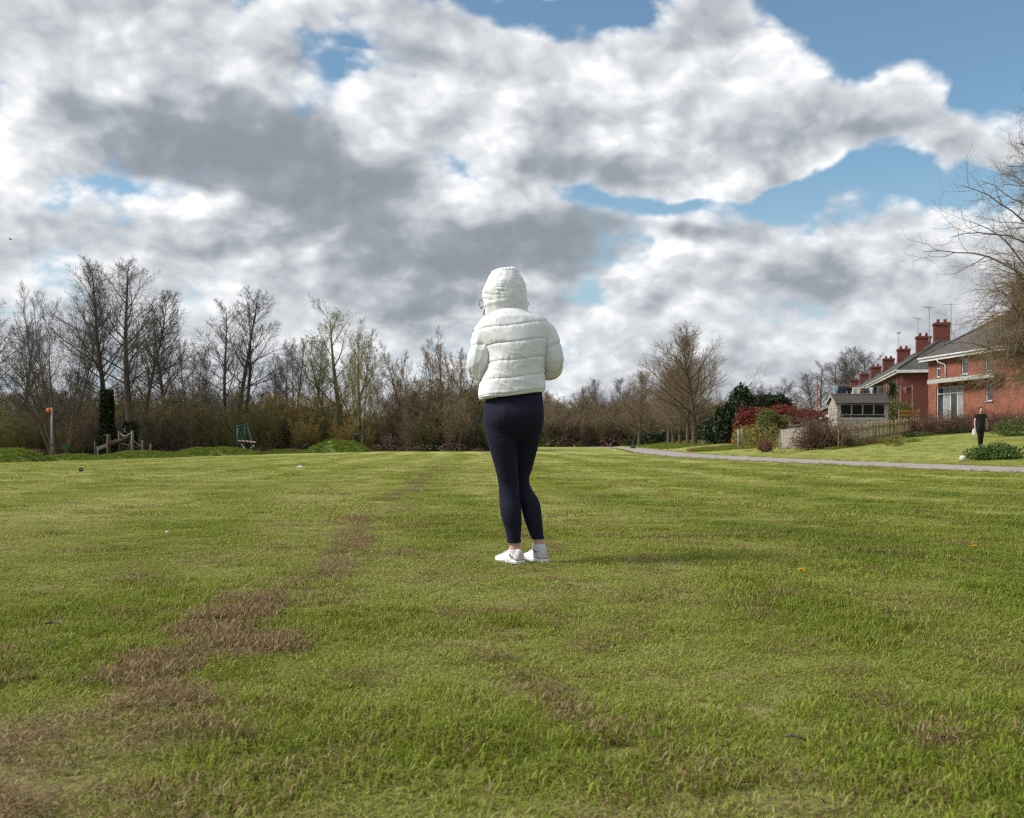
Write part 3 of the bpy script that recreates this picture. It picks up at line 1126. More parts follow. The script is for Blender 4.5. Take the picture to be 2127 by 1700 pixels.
        V = C[:, None, :] + r[:, None, None] * (np.cos(an)[None, :, None] * U[:, None, :] + flat * np.sin(an)[None, :, None] * W2[:, None, :])
        sm_ = np.array(seams_at) * seg[-1]
        Nn = (V - C[:, None, :]); Nn /= np.linalg.norm(Nn, axis=2)[:, :, None]
        disp = np.zeros((n, sides))
        for i in range(n):
            for j in range(sides):
                sv = s[i] + 0.010 * math.sin(an[j] + seed)
                k = int(np.clip(np.searchsorted(sm_, sv) - 1, 0, len(sm_) - 2))
                tl = min(max((sv - sm_[k]) / (sm_[k + 1] - sm_[k]), 0), 1)
                d = min(abs(sv - sm_[k]), abs(sm_[k + 1] - sv))
                p = V[i, j]
                g = nz((an[j] * 3.6, s[i] * 7, seed), 1.0, seed)
                rid = 1 - abs(nz((p[0] * 10 - p[2] * 12, p[2] * 12 + p[0] * 10, p[1] * 8), 1.0, seed + 5)) * 2
                disp[i, j] = 0.009 * (1 - abs(2 * tl - 1) ** 6.0) ** 0.62 + 0.006 * g * (0.4 + math.exp(-d / 0.025)) + 0.0026 * max(rid - 0.45, 0) * 1.5
        V = V + Nn * disp[:, :, None]
        f = [q[::-1] for q in grid_faces(n, sides)]
        f.append(tuple(range(sides)))
        f.append(tuple((n - 1) * sides + j for j in reversed(range(sides))))
        o = obj("sleeve", V.reshape(-1, 3), [q[::-1] for q in f], M['nylon'], P, smooth=True)
        return o
    sleeve([(500, 735, 5.815), (458, 800, 5.80), (440, 880, 5.79), (422, 1000, 5.78), (398, 1120, 5.785), (392, 1205, 5.81), (410, 1228, 5.87), (450, 1200, 5.97), (520, 1150, 6.05)],
           [0.040, 0.052, 0.056, 0.058, 0.061, 0.055, 0.052, 0.047, 0.038], [0, 0.26, 0.50, 0.74, 1.0], 1.0)
    sleeve([(1080, 745, 5.82), (1130, 800, 5.805), (1165, 870, 5.80), (1195, 985, 5.80), (1215, 1095, 5.81), (1212, 1180, 5.835), (1175, 1222, 5.89), (1110, 1215, 5.97), (1020, 1180, 6.05)],
           [0.040, 0.048, 0.050, 0.051, 0.054, 0.052, 0.050, 0.046, 0.038], [0, 0.26, 0.50, 0.74, 1.0], 2.3)

    # ---- hood: a shell open to the front
    rows = [(96, 640, 745), (101, 600, 785), (112, 562, 806), (140, 540, 828), (180, 520, 852), (230, 497, 876), (290, 466, 896), (340, 448, 908), (390, 447, 918), (440, 454, 923), (500, 468, 922), (560, 482, 914), (620, 500, 905), (680, 540, 900)]
    dep = [0.030, 0.052, 0.076, 0.092, 0.106, 0.118, 0.126, 0.129, 0.129, 0.126, 0.120, 0.112, 0.104, 0.10]
    t = [r[0] for r in rows]
    n, sides = 110, 120
    rr = np.concatenate([np.linspace(96, 140, 26)[:-1], np.linspace(140, 680, n - 25)])
    L, Rr, Dp = smooth_interp(rr, t, [r[1] for r in rows]), smooth_interp(rr, t, [r[2] for r in rows]), smooth_interp(rr, t, dep)
    an = np.linspace(R(-90 - 138), R(-90 + 138), sides)
    ca, sa = cosring(an, 2.15)
    V = np.zeros((n, sides, 3))
    for i in range(n):
        xc, hw = (L[i] + Rr[i]) / 2, (Rr[i] - L[i]) / 2
        zx = xc + hw * ca
        zy = rr[i] + 26 * sstep(420, 620, rr[i]) * np.cos((zx - 700) / 240.0) * -1.0 * (sa < 0) + 0.0 * zx - 10 * ca * sstep(200, 96, rr[i])
        V[i, :, 0] = (920 + zx / 5.313 - 1063.5) / FPX * PY0
        V[i, :, 1] = 5.835 + Dp[i] * sa
        V[i, :, 2] = CAM_H + (HOR - 540 - zy / 5.313) / FPX * PY0
    Nn = normals_grid(V, False)
    if Nn[n // 2, sides // 2, 1] > 0:
        Nn = -Nn
    D = np.zeros((n, sides))
    for i in range(n):
        for j in range(sides):
            p = V[i, j]
            zx = (p[0] / PY0 * FPX + 1063.5 - 920) * 5.313
            zy = rr[i]
            d = 0.0
            for x0, x1 in ((600, 640), (812, 852)):                    # gathered panel seams down the back of the hood
                c = x0 + (x1 - x0) * min(max((zy - 130) / 300, 0), 1)
                a = (zx - c)
                e = math.exp(-(a / 46.0) ** 2) * sstep(118, 160, zy) * sstep(470, 400, zy)
                d += 0.0060 * e * nz((zy * 0.050, a * 0.010, x0), 1.0, x0) - 0.0035 * math.exp(-(a / 8.0) ** 2) * sstep(118, 160, zy) * sstep(450, 390, zy)
            for (y0, sl) in ((345, 0.35), (400, 0.40), (452, 0.28)):    # folds sweeping back from the cheek
                q = zy - (y0 + sl * (zx - 447))
                d += 0.0024 * (0.6 + nz((zx * 0.012, y0 * 0.1, 0.3), 1.0, 2.0)) * math.exp(-(q / 20.0) ** 2) * sstep(720, 470, zx)
                d -= 0.0014 * math.exp(-((q - 26) / 12.0) ** 2) * sstep(700, 470, zx)
            q = zy - (500 - 0.10 * (zx - 500))
            d += 0.005 * math.exp(-(q / 22.0) ** 2) * sstep(900, 600, zx)
            d += 0.0055 * nz((p[0] * 16, p[1] * 12, p[2] * 14), 1.0, 3.0) + 0.0035 * nz((p[0] * 40, p[1] * 30, p[2] * 22), 1.0, 8.0) * sstep(110, 150, zy)
            d += 0.004 * nz((zx * 0.09, 0.2, 0.1), 1.0, 6.0) * sstep(150, 112, zy)
            D[i, j] = d
    V = V + Nn * D[:, :, None]
    f = grid_faces(n, sides, closed=False)
    f.append(tuple(range(sides)))
    ho = obj("hood", V.reshape(-1, 3), f, M['nylon'], P, smooth=True)
    so = ho.modifiers.new("thick", 'SOLIDIFY')
    so.thickness = 0.008
    so.offset = -1

    # ---- cords, toggles, zip pull
    def loop(name, c, w, h, r, Y, parent):
        a = np.linspace(0, 2 * np.pi, 29)
        q = []
        for t_ in a:
            xx = math.sin(t_) * w * (0.62 + 0.38 * (math.cos(t_) + 1) / 2)
            zz = math.cos(t_) * h
            p = zp(c[0] + xx, c[1] - zz, Y)
            p[1] += 0.006 * math.sin(t_)
            q.append(p)
        return MB().tube(q, r, 8, cap=False).build(name, M['black'], parent, smooth=True)
    lo = loop("drawcord", (428, 488), 34, 42, 0.0016, 5.85, P)
    MB().tube([zp(424, 525, 5.85), zp(424, 534, 5.85), zp(424, 540, 5.85)], [0.0045, 0.006, 0.0045], 10).build("toggle", M['black'], lo, smooth=True)
    MB().tube([zp(458, 470, 5.86), zp(470, 462, 5.86)], 0.0016, 6).build("cord_end", M['black'], lo)
    loop("drawcord", (930, 488), 20, 20, 0.0015, 5.86, P)
    MB().tube([zp(462, 540, 5.90), zp(456, 570, 5.895), zp(448, 604, 5.89)], [0.0022, 0.0030, 0.0036], 8).build("zip_pull", M['black'], P, smooth=True)
    hc = MB().tube([zp(398, 1425, 5.88), zp(382, 1455, 5.885), zp(386, 1480, 5.885), zp(378, 1494, 5.885)], [0.003, 0.007, 0.0065, 0.003], 8).build("hem_toggle", M['black'], P, smooth=True)
    MB().tube([zp(408, 1548, 5.88), zp(404, 1570, 5.885), zp(396, 1592, 5.885)], [0.003, 0.0065, 0.004], 8).build("hem_toggle", M['black'], P, smooth=True)
    # front edge of the jacket with its zip, just visible past the side
    MB().tube([zp(425, 1310, 5.90), zp(412, 1380, 5.905), zp(408, 1450, 5.90), zp(412, 1520, 5.89)], 0.006, 8).build("zip_edge", M['nylon'], P, smooth=True)
    MB().tube([zp(345, 775, 5.775), zp(338, 785, 5.775), zp(342, 797, 5.775)], [0.003, 0.0045, 0.003], 8).build("shoulder_emblem", M['black'], P, smooth=True)

    # ---- socks and shoes
    def shoe(ankle, theta, length, name="shoe"):
        """heel-to-toe loft; local axis +t runs from heel to toe"""
        d = np.array([-math.sin(theta), math.cos(theta), 0.0])
        sd = np.array([math.cos(theta), math.sin(theta), 0.0])
        org = np.array([ankle[0], ankle[1], 0.0]) - d * 0.058
        ss = np.array([0.0, 0.03, 0.10, 0.20, 0.32, 0.45, 0.60, 0.75, 0.88, 0.96, 1.0])
        wv = np.array([0.018, 0.028, 0.034, 0.036, 0.035, 0.036, 0.041, 0.043, 0.037, 0.025, 0.010])
        hv = np.array([0.062, 0.080, 0.090, 0.086, 0.080, 0.077, 0.066, 0.052, 0.043, 0.037, 0.030])
        n, sides = 46, 36
        s = np.linspace(0, 1, n) ** 0.9
        w, h = np.interp(s, ss, wv), smooth_interp(s, ss, hv)
        an = np.arange(sides) * 2 * np.pi / sides
        V = np.zeros((n, sides, 3))
        for i in range(n):
            cz = 0.024
            ca, sa = cosring(an, 2.5)
            zz = np.where(sa > 0, cz + (h[i] - cz) * sa, cz + cz * 0.55 * sa)
            ww = w[i] * ca * np.where(sa > 0, 1 - 0.42 * np.clip(sa, 0, 1) ** 1.6 * (h[i] > 0.05), 1.0)
            V[i] = org + d * (s[i] * length) + sd * ww[:, None] + np.array([0, 0, 1.0]) * zz[:, None]
        f = [q[::-1] for q in grid_faces(n, sides)] + [tuple(range(sides)), tuple((n - 1) * sides + j for j in reversed(range(sides)))]
        up = obj(name, V.reshape(-1, 3), [q[::-1] for q in f], M['shoe'], P, smooth=True)
        # sole
        V2 = np.zeros((n, sides, 3))
        for i in range(n):
            ca, sa = cosring(an, 4.0)
            V2[i] = org + d * ((s[i] * 1.03 - 0.015) * length) + sd * ((w[i] + 0.004) * ca)[:, None] + np.array([0, 0, 1.0]) * (0.015 + 0.0135 * sa + 0.006 * sstep(0.8, 1.0, s[i]))[:, None]
        obj("sole", V2.reshape(-1, 3), [q[::-1] for q in f], M['shoe'], up, smooth=True)
        # heel counter and padded collar in pale lilac: a band hugging the back of the upper
        m_ = 16
        V3 = []
        for i in range(m_):
            si = i / (m_ - 1) * 0.36
            wi, hi = np.interp(si, ss, wv), np.interp(si, ss, hv)
            ring = []
            for j in range(sides):
                ca, sa = cosring(np.array([an[j]]), 2.5)
                sa, ca = float(sa[0]), float(ca[0])
                zz = 0.024 + (hi - 0.024) * max(sa, 0.02 + 1.35 * max(0, si - 0.05))
                ww = wi * ca * (1 - 0.42 * max(sa, 0) ** 1.6) + math.copysign(0.0028, ca) if abs(ca) > 1e-6 else 0.0
                ring.append(org + d * (si * length - 0.004) + sd * ww + np.array([0, 0, 1.0]) * (min(zz, hi) + 0.002))
            V3.append(ring)
        V3 = np.array(V3)
        fr = [q[::-1] for q in grid_faces(m_, sides)]
        obj("heel_patch", V3.reshape(-1, 3), [q[::-1] for q in fr] + [tuple(reversed(range(sides)))], M['lilac'], up, smooth=True)
        # laces
        for q in range(4):
            sq = 0.44 + q * 0.07
            hq, wq = float(smooth_interp(np.array([sq]), ss, hv)[0]), float(np.interp(sq, ss, wv))
            a = np.linspace(-1, 1, 7)
            MB().tube([org + d * (sq * length) + sd * (wq * 0.55 * v_) + np.array([0, 0, hq * (1 - 0.10 * v_ * v_) + 0.002]) for v_ in a], 0.0026, 6).build("lace", M['shoe'], up, smooth=True)
        # tongue
        MB().tube([org + d * (0.40 * length) + np.array([0, 0, 0.074]), org + d * (0.33 * length) + np.array([0, 0, 0.094]), org + d * (0.30 * length) + np.array([0, 0, 0.108])], [0.022, 0.022, 0.014], 12).build("tongue", M['lilac'], up, smooth=True)
        return up

    def sock(rows, yc, tick):
        V = leg_loft(rows, [yc] * len(rows), [1.1] * len(rows), n=26, sides=72)
        ang = np.arange(72)
        c = V.mean(1, keepdims=True)
        V = c + (V - c) * (1 + 0.018 * np.cos(ang * np.pi))[None, :, None]        # knitted ribs
        mb = MB()
        add_loft(mb, V)
        so_ = mb.build("sock", M['sock'], P, smooth=True)
        q = [at(920 + a / 4.473, 820 + b / 4.473, yy) for a, b, yy in tick]
        MB().tube(q, [0.0012, 0.0028, 0.0030, 0.0022, 0.0008], 6).build("tick_mark", M['black'], so_, smooth=True)
    sock([(1442, 609, 733), (1470, 610, 737), (1500, 612, 742), (1545, 618, 748)], 5.80, [(613, 1478, 5.775), (623, 1500, 5.764), (638, 1511, 5.758), (655, 1512, 5.757), (672, 1508, 5.756)])
    sock([(1388, 830, 950), (1420, 832, 956), (1450, 834, 962), (1510, 840, 968)], 5.868, [(834, 1432, 5.842), (846, 1452, 5.832), (860, 1462, 5.826), (874, 1461, 5.824), (892, 1453, 5.823)])
    shoe(at(920 + 672 / 4.473, 1172, 5.80), R(33), 0.235)
    shoe(at(920 + 897 / 4.473, 1172, 5.868), R(27), 0.235)
    return P


build_person()

# ------------------------------------------------------------------ bare trees, thickets
def mat_bark(name, c1, c2, c3=None):
    return mat_mottle(name, c1, c2, 2.5, 0.9, 6.0, 0.6, 14.0, c3=c3, spec=0.1)


M['bark_grey'] = mat_bark("bark_grey", (0.055, 0.046, 0.038), (0.115, 0.098, 0.082))
M['twig_grey'] = mat_bark("twig_grey", (0.085, 0.073, 0.066), (0.15, 0.128, 0.115))
M['bark_brown'] = mat_bark("bark_brown", (0.070, 0.053, 0.036), (0.135, 0.105, 0.074))
M['twig_brown'] = mat_bark("twig_brown", (0.150, 0.112, 0.066), (0.26, 0.20, 0.122))
M['twig_mauve'] = mat_bark("twig_mauve", (0.150, 0.105, 0.078), (0.25, 0.178, 0.13))
M['twig_olive'] = mat_bark("twig_olive", (0.135, 0.125, 0.045), (0.235, 0.21, 0.085))
M['twig_gold'] = mat_bark("twig_gold", (0.20, 0.145, 0.052), (0.33, 0.235, 0.085))
M['bark_moss'] = mat_bark("bark_moss", (0.10, 0.095, 0.045), (0.20, 0.175, 0.095))
M['bud_green'] = mat_leaf("bud_green", [(0.19, 0.20, 0.055), (0.26, 0.26, 0.085), (0.32, 0.30, 0.12)], 0.3)
M['ivy'] = mat_leaf("ivy_leaf", [(0.018, 0.030, 0.010), (0.030, 0.048, 0.016), (0.045, 0.062, 0.022)], 0.15, 0.4)


def unit(v):
    return v / (np.linalg.norm(v, axis=-1, keepdims=True) + 1e-9)


def run_lines(rng, p0, d0, length, nseg, wander, up, r0, taper=0.85, rmin=0.004, curl=0.0):
    """N polylines of nseg segments at once"""
    N = len(p0)
    pts = np.zeros((N, nseg + 1, 3))
    pts[:, 0] = p0
    d = d0.copy()
    upv = np.zeros((N, 3))
    for i in range(nseg):
        upv[:, 2] = up + curl * (i / max(nseg - 1, 1))
        d = unit(d + rng.normal(0, wander, (N, 3)) + upv)
        pts[:, i + 1] = pts[:, i] + d * (length / nseg)[:, None]
    s = np.linspace(0, 1, nseg + 1)
    rad = np.maximum(r0[:, None] * (1 - taper * s[None, :]), rmin)
    return pts, rad


def spawn(rng, PL, PR, LEN, per, t0, t1, a0, a1, lfun, nseg, wander, up, rfac, rmin, curl=0.0, spread=None):
    N, n = PL.shape[:2]
    cnt = np.maximum(0, np.floor(np.broadcast_to(np.asarray(per, float), (N,)) + rng.random(N))).astype(int)
    idx = np.repeat(np.arange(N), cnt)
    if len(idx) == 0:
        return np.zeros((0, nseg + 1, 3)), np.zeros((0, nseg + 1)), np.zeros(0)
    k = np.concatenate([np.arange(c) for c in cnt])
    t = t0 + (t1 - t0) * (k + rng.random(len(idx))) / cnt[idx]
    f = t * (n - 1)
    i = np.clip(f.astype(int), 0, n - 2)
    w = (f - i)[:, None]
    p = PL[idx, i] * (1 - w) + PL[idx, i + 1] * w
    tg = unit(PL[idx, i + 1] - PL[idx, i])
    r = PR[idx, i] * (1 - w[:, 0]) + PR[idx, i + 1] * w[:, 0]
    ref = np.where(np.abs(tg[:, 2:3]) < 0.9, np.array([[0, 0, 1.0]]), np.array([[1.0, 0, 0]]))
    u = unit(np.cross(tg, ref))
    v = np.cross(tg, u)
    az = k * 2.39996 + idx * 1.7 + rng.normal(0, 0.5, len(idx))
    an = np.radians(a0 + (a1 - a0) * t + rng.normal(0, 7, len(idx)))
    d = np.cos(an)[:, None] * tg + np.sin(an)[:, None] * (np.cos(az)[:, None] * u + np.sin(az)[:, None] * v)
    ln = LEN[idx] * lfun(t) * rng.uniform(0.7, 1.25, len(idx))
    r0 = np.clip(np.minimum(r * 0.7, ln * rfac), rmin, None)
    pts, rad = run_lines(rng, p, d, ln, nseg, wander, up, r0, rmin=rmin * 0.8, curl=curl)
    return pts, rad, ln


def tubes(PL, PR, sides):
    N, n = PL.shape[:2]
    tg = unit(np.gradient(PL, axis=1)) if n > 2 else unit(np.repeat(PL[:, 1:] - PL[:, :1], 2, axis=1))
    ref = np.where(np.abs(tg[..., 2:3]).mean(1, keepdims=True) < 0.85, np.array([0, 0, 1.0]), np.array([1.0, 0, 0]))
    u = unit(np.cross(tg, ref))
    v = np.cross(tg, u)
    an = np.arange(sides) * 2 * np.pi / sides
    ring = PL[:, :, None, :] + PR[:, :, None, None] * (np.cos(an)[None, None, :, None] * u[:, :, None, :] + np.sin(an)[None, None, :, None] * v[:, :, None, :])
    V = ring.reshape(-1, 3)
    a = (np.arange(N)[:, None, None] * n + np.arange(n - 1)[None, :, None]) * sides
    j = np.arange(sides)[None, None, :]
    j2 = (j + 1) % sides
    F = np.stack([a + j, a + j2, a + sides + j2, a + sides + j], -1).reshape(-1, 4)
    return V, F


def merge(parts):
    V, F, n = [], [], 0
    for v, f in parts:
        V.append(v)
        F.append(f + n)
        n += len(v)
    return np.concatenate(V), np.concatenate(F)


def leaf_quads(rng, pos, size, nrm=None, aspect=0.62, jitter=1.0):
    """small leaf-shaped quads at pos (N,3)"""
    N = len(pos)
    d = unit(rng.normal(0, 1, (N, 3)) + (0 if nrm is None else nrm))
    s = unit(np.cross(d, rng.normal(0, 1, (N, 3))))
    L = (size * rng.uniform(0.6, 1.35, N))[:, None]
    V = np.stack([pos - d * L * 0.5, pos + s * L * aspect * 0.5, pos + d * L * 0.55, pos - s * L * aspect * 0.5], 1).reshape(-1, 3)
    F = (np.arange(N)[:, None] * 4 + np.arange(4)[None, :])
    return V, F


def grow(seed, H, stems, r0, n1, first, a_lo, a_hi, l1, prof, up1, n2, l2, n3, l3, n4, l4, wander=0.09, rt=0.007, up2=0.04, curl=0.0, ang2=42, bend=0.028, gnarl=1.0):
    """one bare tree of height H: returns trunk (stems + limbs) and crown (branches + twigs) meshes, and the twig tips"""
    rng = np.random.default_rng(seed)
    S = len(stems)
    p0 = np.array([[s[0], s[1], -0.3] for s in stems], float)
    d0 = unit(np.array([[s[2], s[3], 1.0] for s in stems], float))
    ln = np.array([(H + 0.3) * s[4] for s in stems])
    T, TR = run_lines(rng, p0, d0, ln, 14, bend, 0.05, np.array([r0 * s[5] for s in stems]), taper=0.93, rmin=0.012)
    TR[:, 0] *= 1.35
    A, AR, AL = spawn(rng, T, TR, ln, n1, first, 0.985, a_lo, a_hi, lambda t: l1 * prof((t - first) / (1 - first)), 7, wander * gnarl, up1, 0.013, 0.014, curl)
    B, BR, BL = spawn(rng, A, AR, AL, n2, 0.14, 0.97, ang2, ang2 * 0.7, lambda t: l2 * (1.1 - 0.62 * t), 5, wander * 1.2 * gnarl, up2, 0.011, 0.010, curl * 0.8)
    C_, CR, CL = spawn(rng, B, BR, BL, n3, 0.10, 0.97, 42, 28, lambda t: l3 * (1.15 - 0.45 * t), 3, wander, up2, 0.007, rt * 1.2, curl * 0.6)
    D, DR, DL = spawn(rng, C_, CR, CL, n4, 0.12, 0.95, 40, 26, lambda t: l4 * (1.1 - 0.3 * t), 2, wander * 0.7, up2, 0.005, rt, curl * 0.4)
    trunk = merge([tubes(T, TR, 9), tubes(A, AR, 5)])
    crown = merge([tubes(B, BR, 4), tubes(C_, CR, 3), tubes(D, DR, 3)])
    return trunk, crown, np.concatenate([D[:, -1], C_[:, -1]]), rng


def oval(t):
    return (0.35 + 0.95 * np.clip(t / 0.22, 0, 1)) * (1.0 - 0.80 * np.clip(t, 0, 1) ** 1.2) / 1.1


def fan(t):
    return 0.95 - 0.55 * t


TREE = {}


def proto(key, H, bark, twig, trunk, crown, extra=None):
    TREE[key] = dict(H=H, trunk=mesh_data("trunk_" + key, *trunk, M[bark], smooth=True), crown=mesh_data("crown_" + key, *crown, M[twig]), extra=extra or {})


def build_protos():
    t, c, tips, rng = grow(11, 15.0, [(0, 0, 0.01, 0.0, 1.0, 1.0)], 0.28, 46, 0.30, 66, 30, 0.31, oval, 0.05, 11, 0.42, 5, 0.58, 2.6, 0.75, rt=0.0048)
    proto('alder', 15.0, 'bark_grey', 'twig_grey', t, c)
    t, c, tips, rng = grow(12, 15.0, [(0, 0, 0.02, 0.0, 1.0, 1.0), (0.3, 0.1, 0.10, 0.03, 0.86, 0.6)], 0.28, 34, 0.27, 66, 30, 0.31, oval, 0.05, 11, 0.42, 5, 0.58, 2.6, 0.75, rt=0.0048)
    proto('alder_twin', 15.0, 'bark_grey', 'twig_grey', t, c)
    t, c, tips, rng = grow(13, 14.0, [(0, 0, 0.0, 0.02, 1.0, 1.0), (-0.25, 0, -0.16, 0.0, 0.93, 0.8), (0.25, 0.1, 0.09, 0.03, 0.96, 0.75)], 0.25, 25, 0.28, 66, 30, 0.29, oval, 0.05, 10, 0.42, 4.2, 0.58, 2.6, 0.75, rt=0.0048)
    proto('alder_clump', 14.0, 'bark_grey', 'twig_grey', t, c)
    # budding poplar: ascending limbs set with yellow-green catkins
    t, c, tips, rng = grow(14, 12.0, [(0, 0, 0.0, 0.0, 1.0, 1.0), (0.05, 0, 0.34, 0.0, 0.80, 0.55), (-0.05, 0.0, -0.40, 0.02, 0.78, 0.55)], 0.26, 15, 0.30, 52, 24, 0.36, fan, 0.11, 8, 0.46, 4, 0.6, 2.0, 0.6, rt=0.0055, up2=0.13)
    q = tips[rng.random(len(tips)) < 0.8]
    q = np.repeat(q, 2, axis=0) + rng.normal(0, 0.05, (len(q) * 2, 3))
    proto('poplar', 12.0, 'bark_moss', 'twig_olive', t, c, {'bud': mesh_data("buds", *leaf_quads(rng, q, 0.075), M['bud_green'])})
    # many-stemmed spreading trees
    rng0 = np.random.default_rng(3)
    for key, seed, hh in (('spread', 21, 9.5), ('spread_wide', 22, 9.5)):
        st = []
        for k in range(7):
            a = k * 2.4 + rng0.random()
            l = 0.16 + 0.22 * rng0.random()
            st.append((0.25 * math.cos(a), 0.25 * math.sin(a), l * math.cos(a) * 1.5, l * math.sin(a) * 1.5, 0.8 + 0.25 * rng0.random(), 0.7 + 0.4 * rng0.random()))
        t, c, tips, rng = grow(seed, hh, st, 0.12, 11, 0.20, 52, 26, 0.34, fan, 0.075, 9, 0.46, 4.5, 0.6, 2.4, 0.75, rt=0.0055, up2=0.09)
        proto(key, hh, 'bark_brown', 'twig_brown', t, c)
    # avenue tree: short bole, broad fan of fine upswept branches
    for key, seed in (('avenue', 31), ('avenue_b', 32)):
        rr = np.random.default_rng(seed)
        st = [(0, 0, 0.0, 0.0, 0.98, 1.0)]
        t, c, tips, rng = grow(seed, 11.0, st, 0.29, 48, 0.21, 76, 22, 0.50, lambda t: (0.62 + 0.6 * np.clip(t / 0.15, 0, 1)) * (1 - 0.66 * t) / 1.05, 0.085, 11, 0.42, 5, 0.58, 2.6, 0.75, rt=0.0065, up2=0.08, bend=0.03)
        proto(key, 11.0, 'bark_brown', 'twig_brown', t, c)
    # round-headed gnarled tree
    t, c, tips, rng = grow(41, 12.0, [(0, 0, 0, 0, 0.62, 1.0), (0, 0, 0.35, 0.1, 0.72, 0.7), (0, 0, -0.4, 0.0, 0.68, 0.7)], 0.40, 15, 0.42, 66, 40, 0.56, fan, 0.03, 11, 0.44, 5, 0.58, 2.6, 0.75, rt=0.0085, gnarl=1.7, bend=0.10)
    proto('round', 12.0, 'bark_grey', 'twig_grey', t, c)


build_protos()


def place_tree(key, label, px, Y, top, rot=0.0, group=None, wide=1.0, name="bare_tree", twig=None, cat="tree", x=None):
    X = (px - 1063.5) / FPX * Y if x is None else x
    z = tz(X, Y) - 0.05
    h = CAM_H + (HOR - top) / FPX * Y - z
    T = TREE[key]
    s = h / T['H']
    root = thing(name, label, cat, (X, Y, z), R(rot), group)
    root.scale = (s * wide, s * wide, s)
    for part in ('trunk', 'crown'):
        o = bpy.data.objects.new(part, T[part])
        COL.objects.link(o)
        o.parent = root
        if part == 'crown' and twig:
            o.material_slots[0].link = 'OBJECT'
            o.material_slots[0].material = M[twig]
    for k, me in T['extra'].items():
        o = bpy.data.objects.new(k, me)
        COL.objects.link(o)
        o.parent = root
    return root


def ivy_on(root, h0, h1, r0, r1, n, seed, lean=0.0):
    """ivy leaves wrapped round a trunk; local metres divided by the tree's scale"""
    rng = np.random.default_rng(seed)
    s = root.scale[2]
    z = h0 + (h1 - h0) * rng.random(n) ** 1.15
    r = (r0 + (r1 - r0) * (z - h0) / (h1 - h0)) * (0.55 + 0.6 * np.sqrt(rng.random(n))) * (0.8 + 0.4 * fbm(z * 1.3, np.zeros(n) + seed))
    a = rng.random(n) * 2 * np.pi
    pos = np.stack([r * np.cos(a) + lean * z, r * np.sin(a), z], 1)
    out = np.stack([np.cos(a), np.sin(a), -0.3 + 0 * a], 1)
    V, F = leaf_quads(rng, pos, 0.17, out * 0.9, 0.85)
    o = bpy.data.objects.new("ivy", mesh_data("ivy", V / s, F, M['ivy']))
    COL.objects.link(o)
    o.parent = root
    o['label'] = "dark ivy wrapped round the trunk"


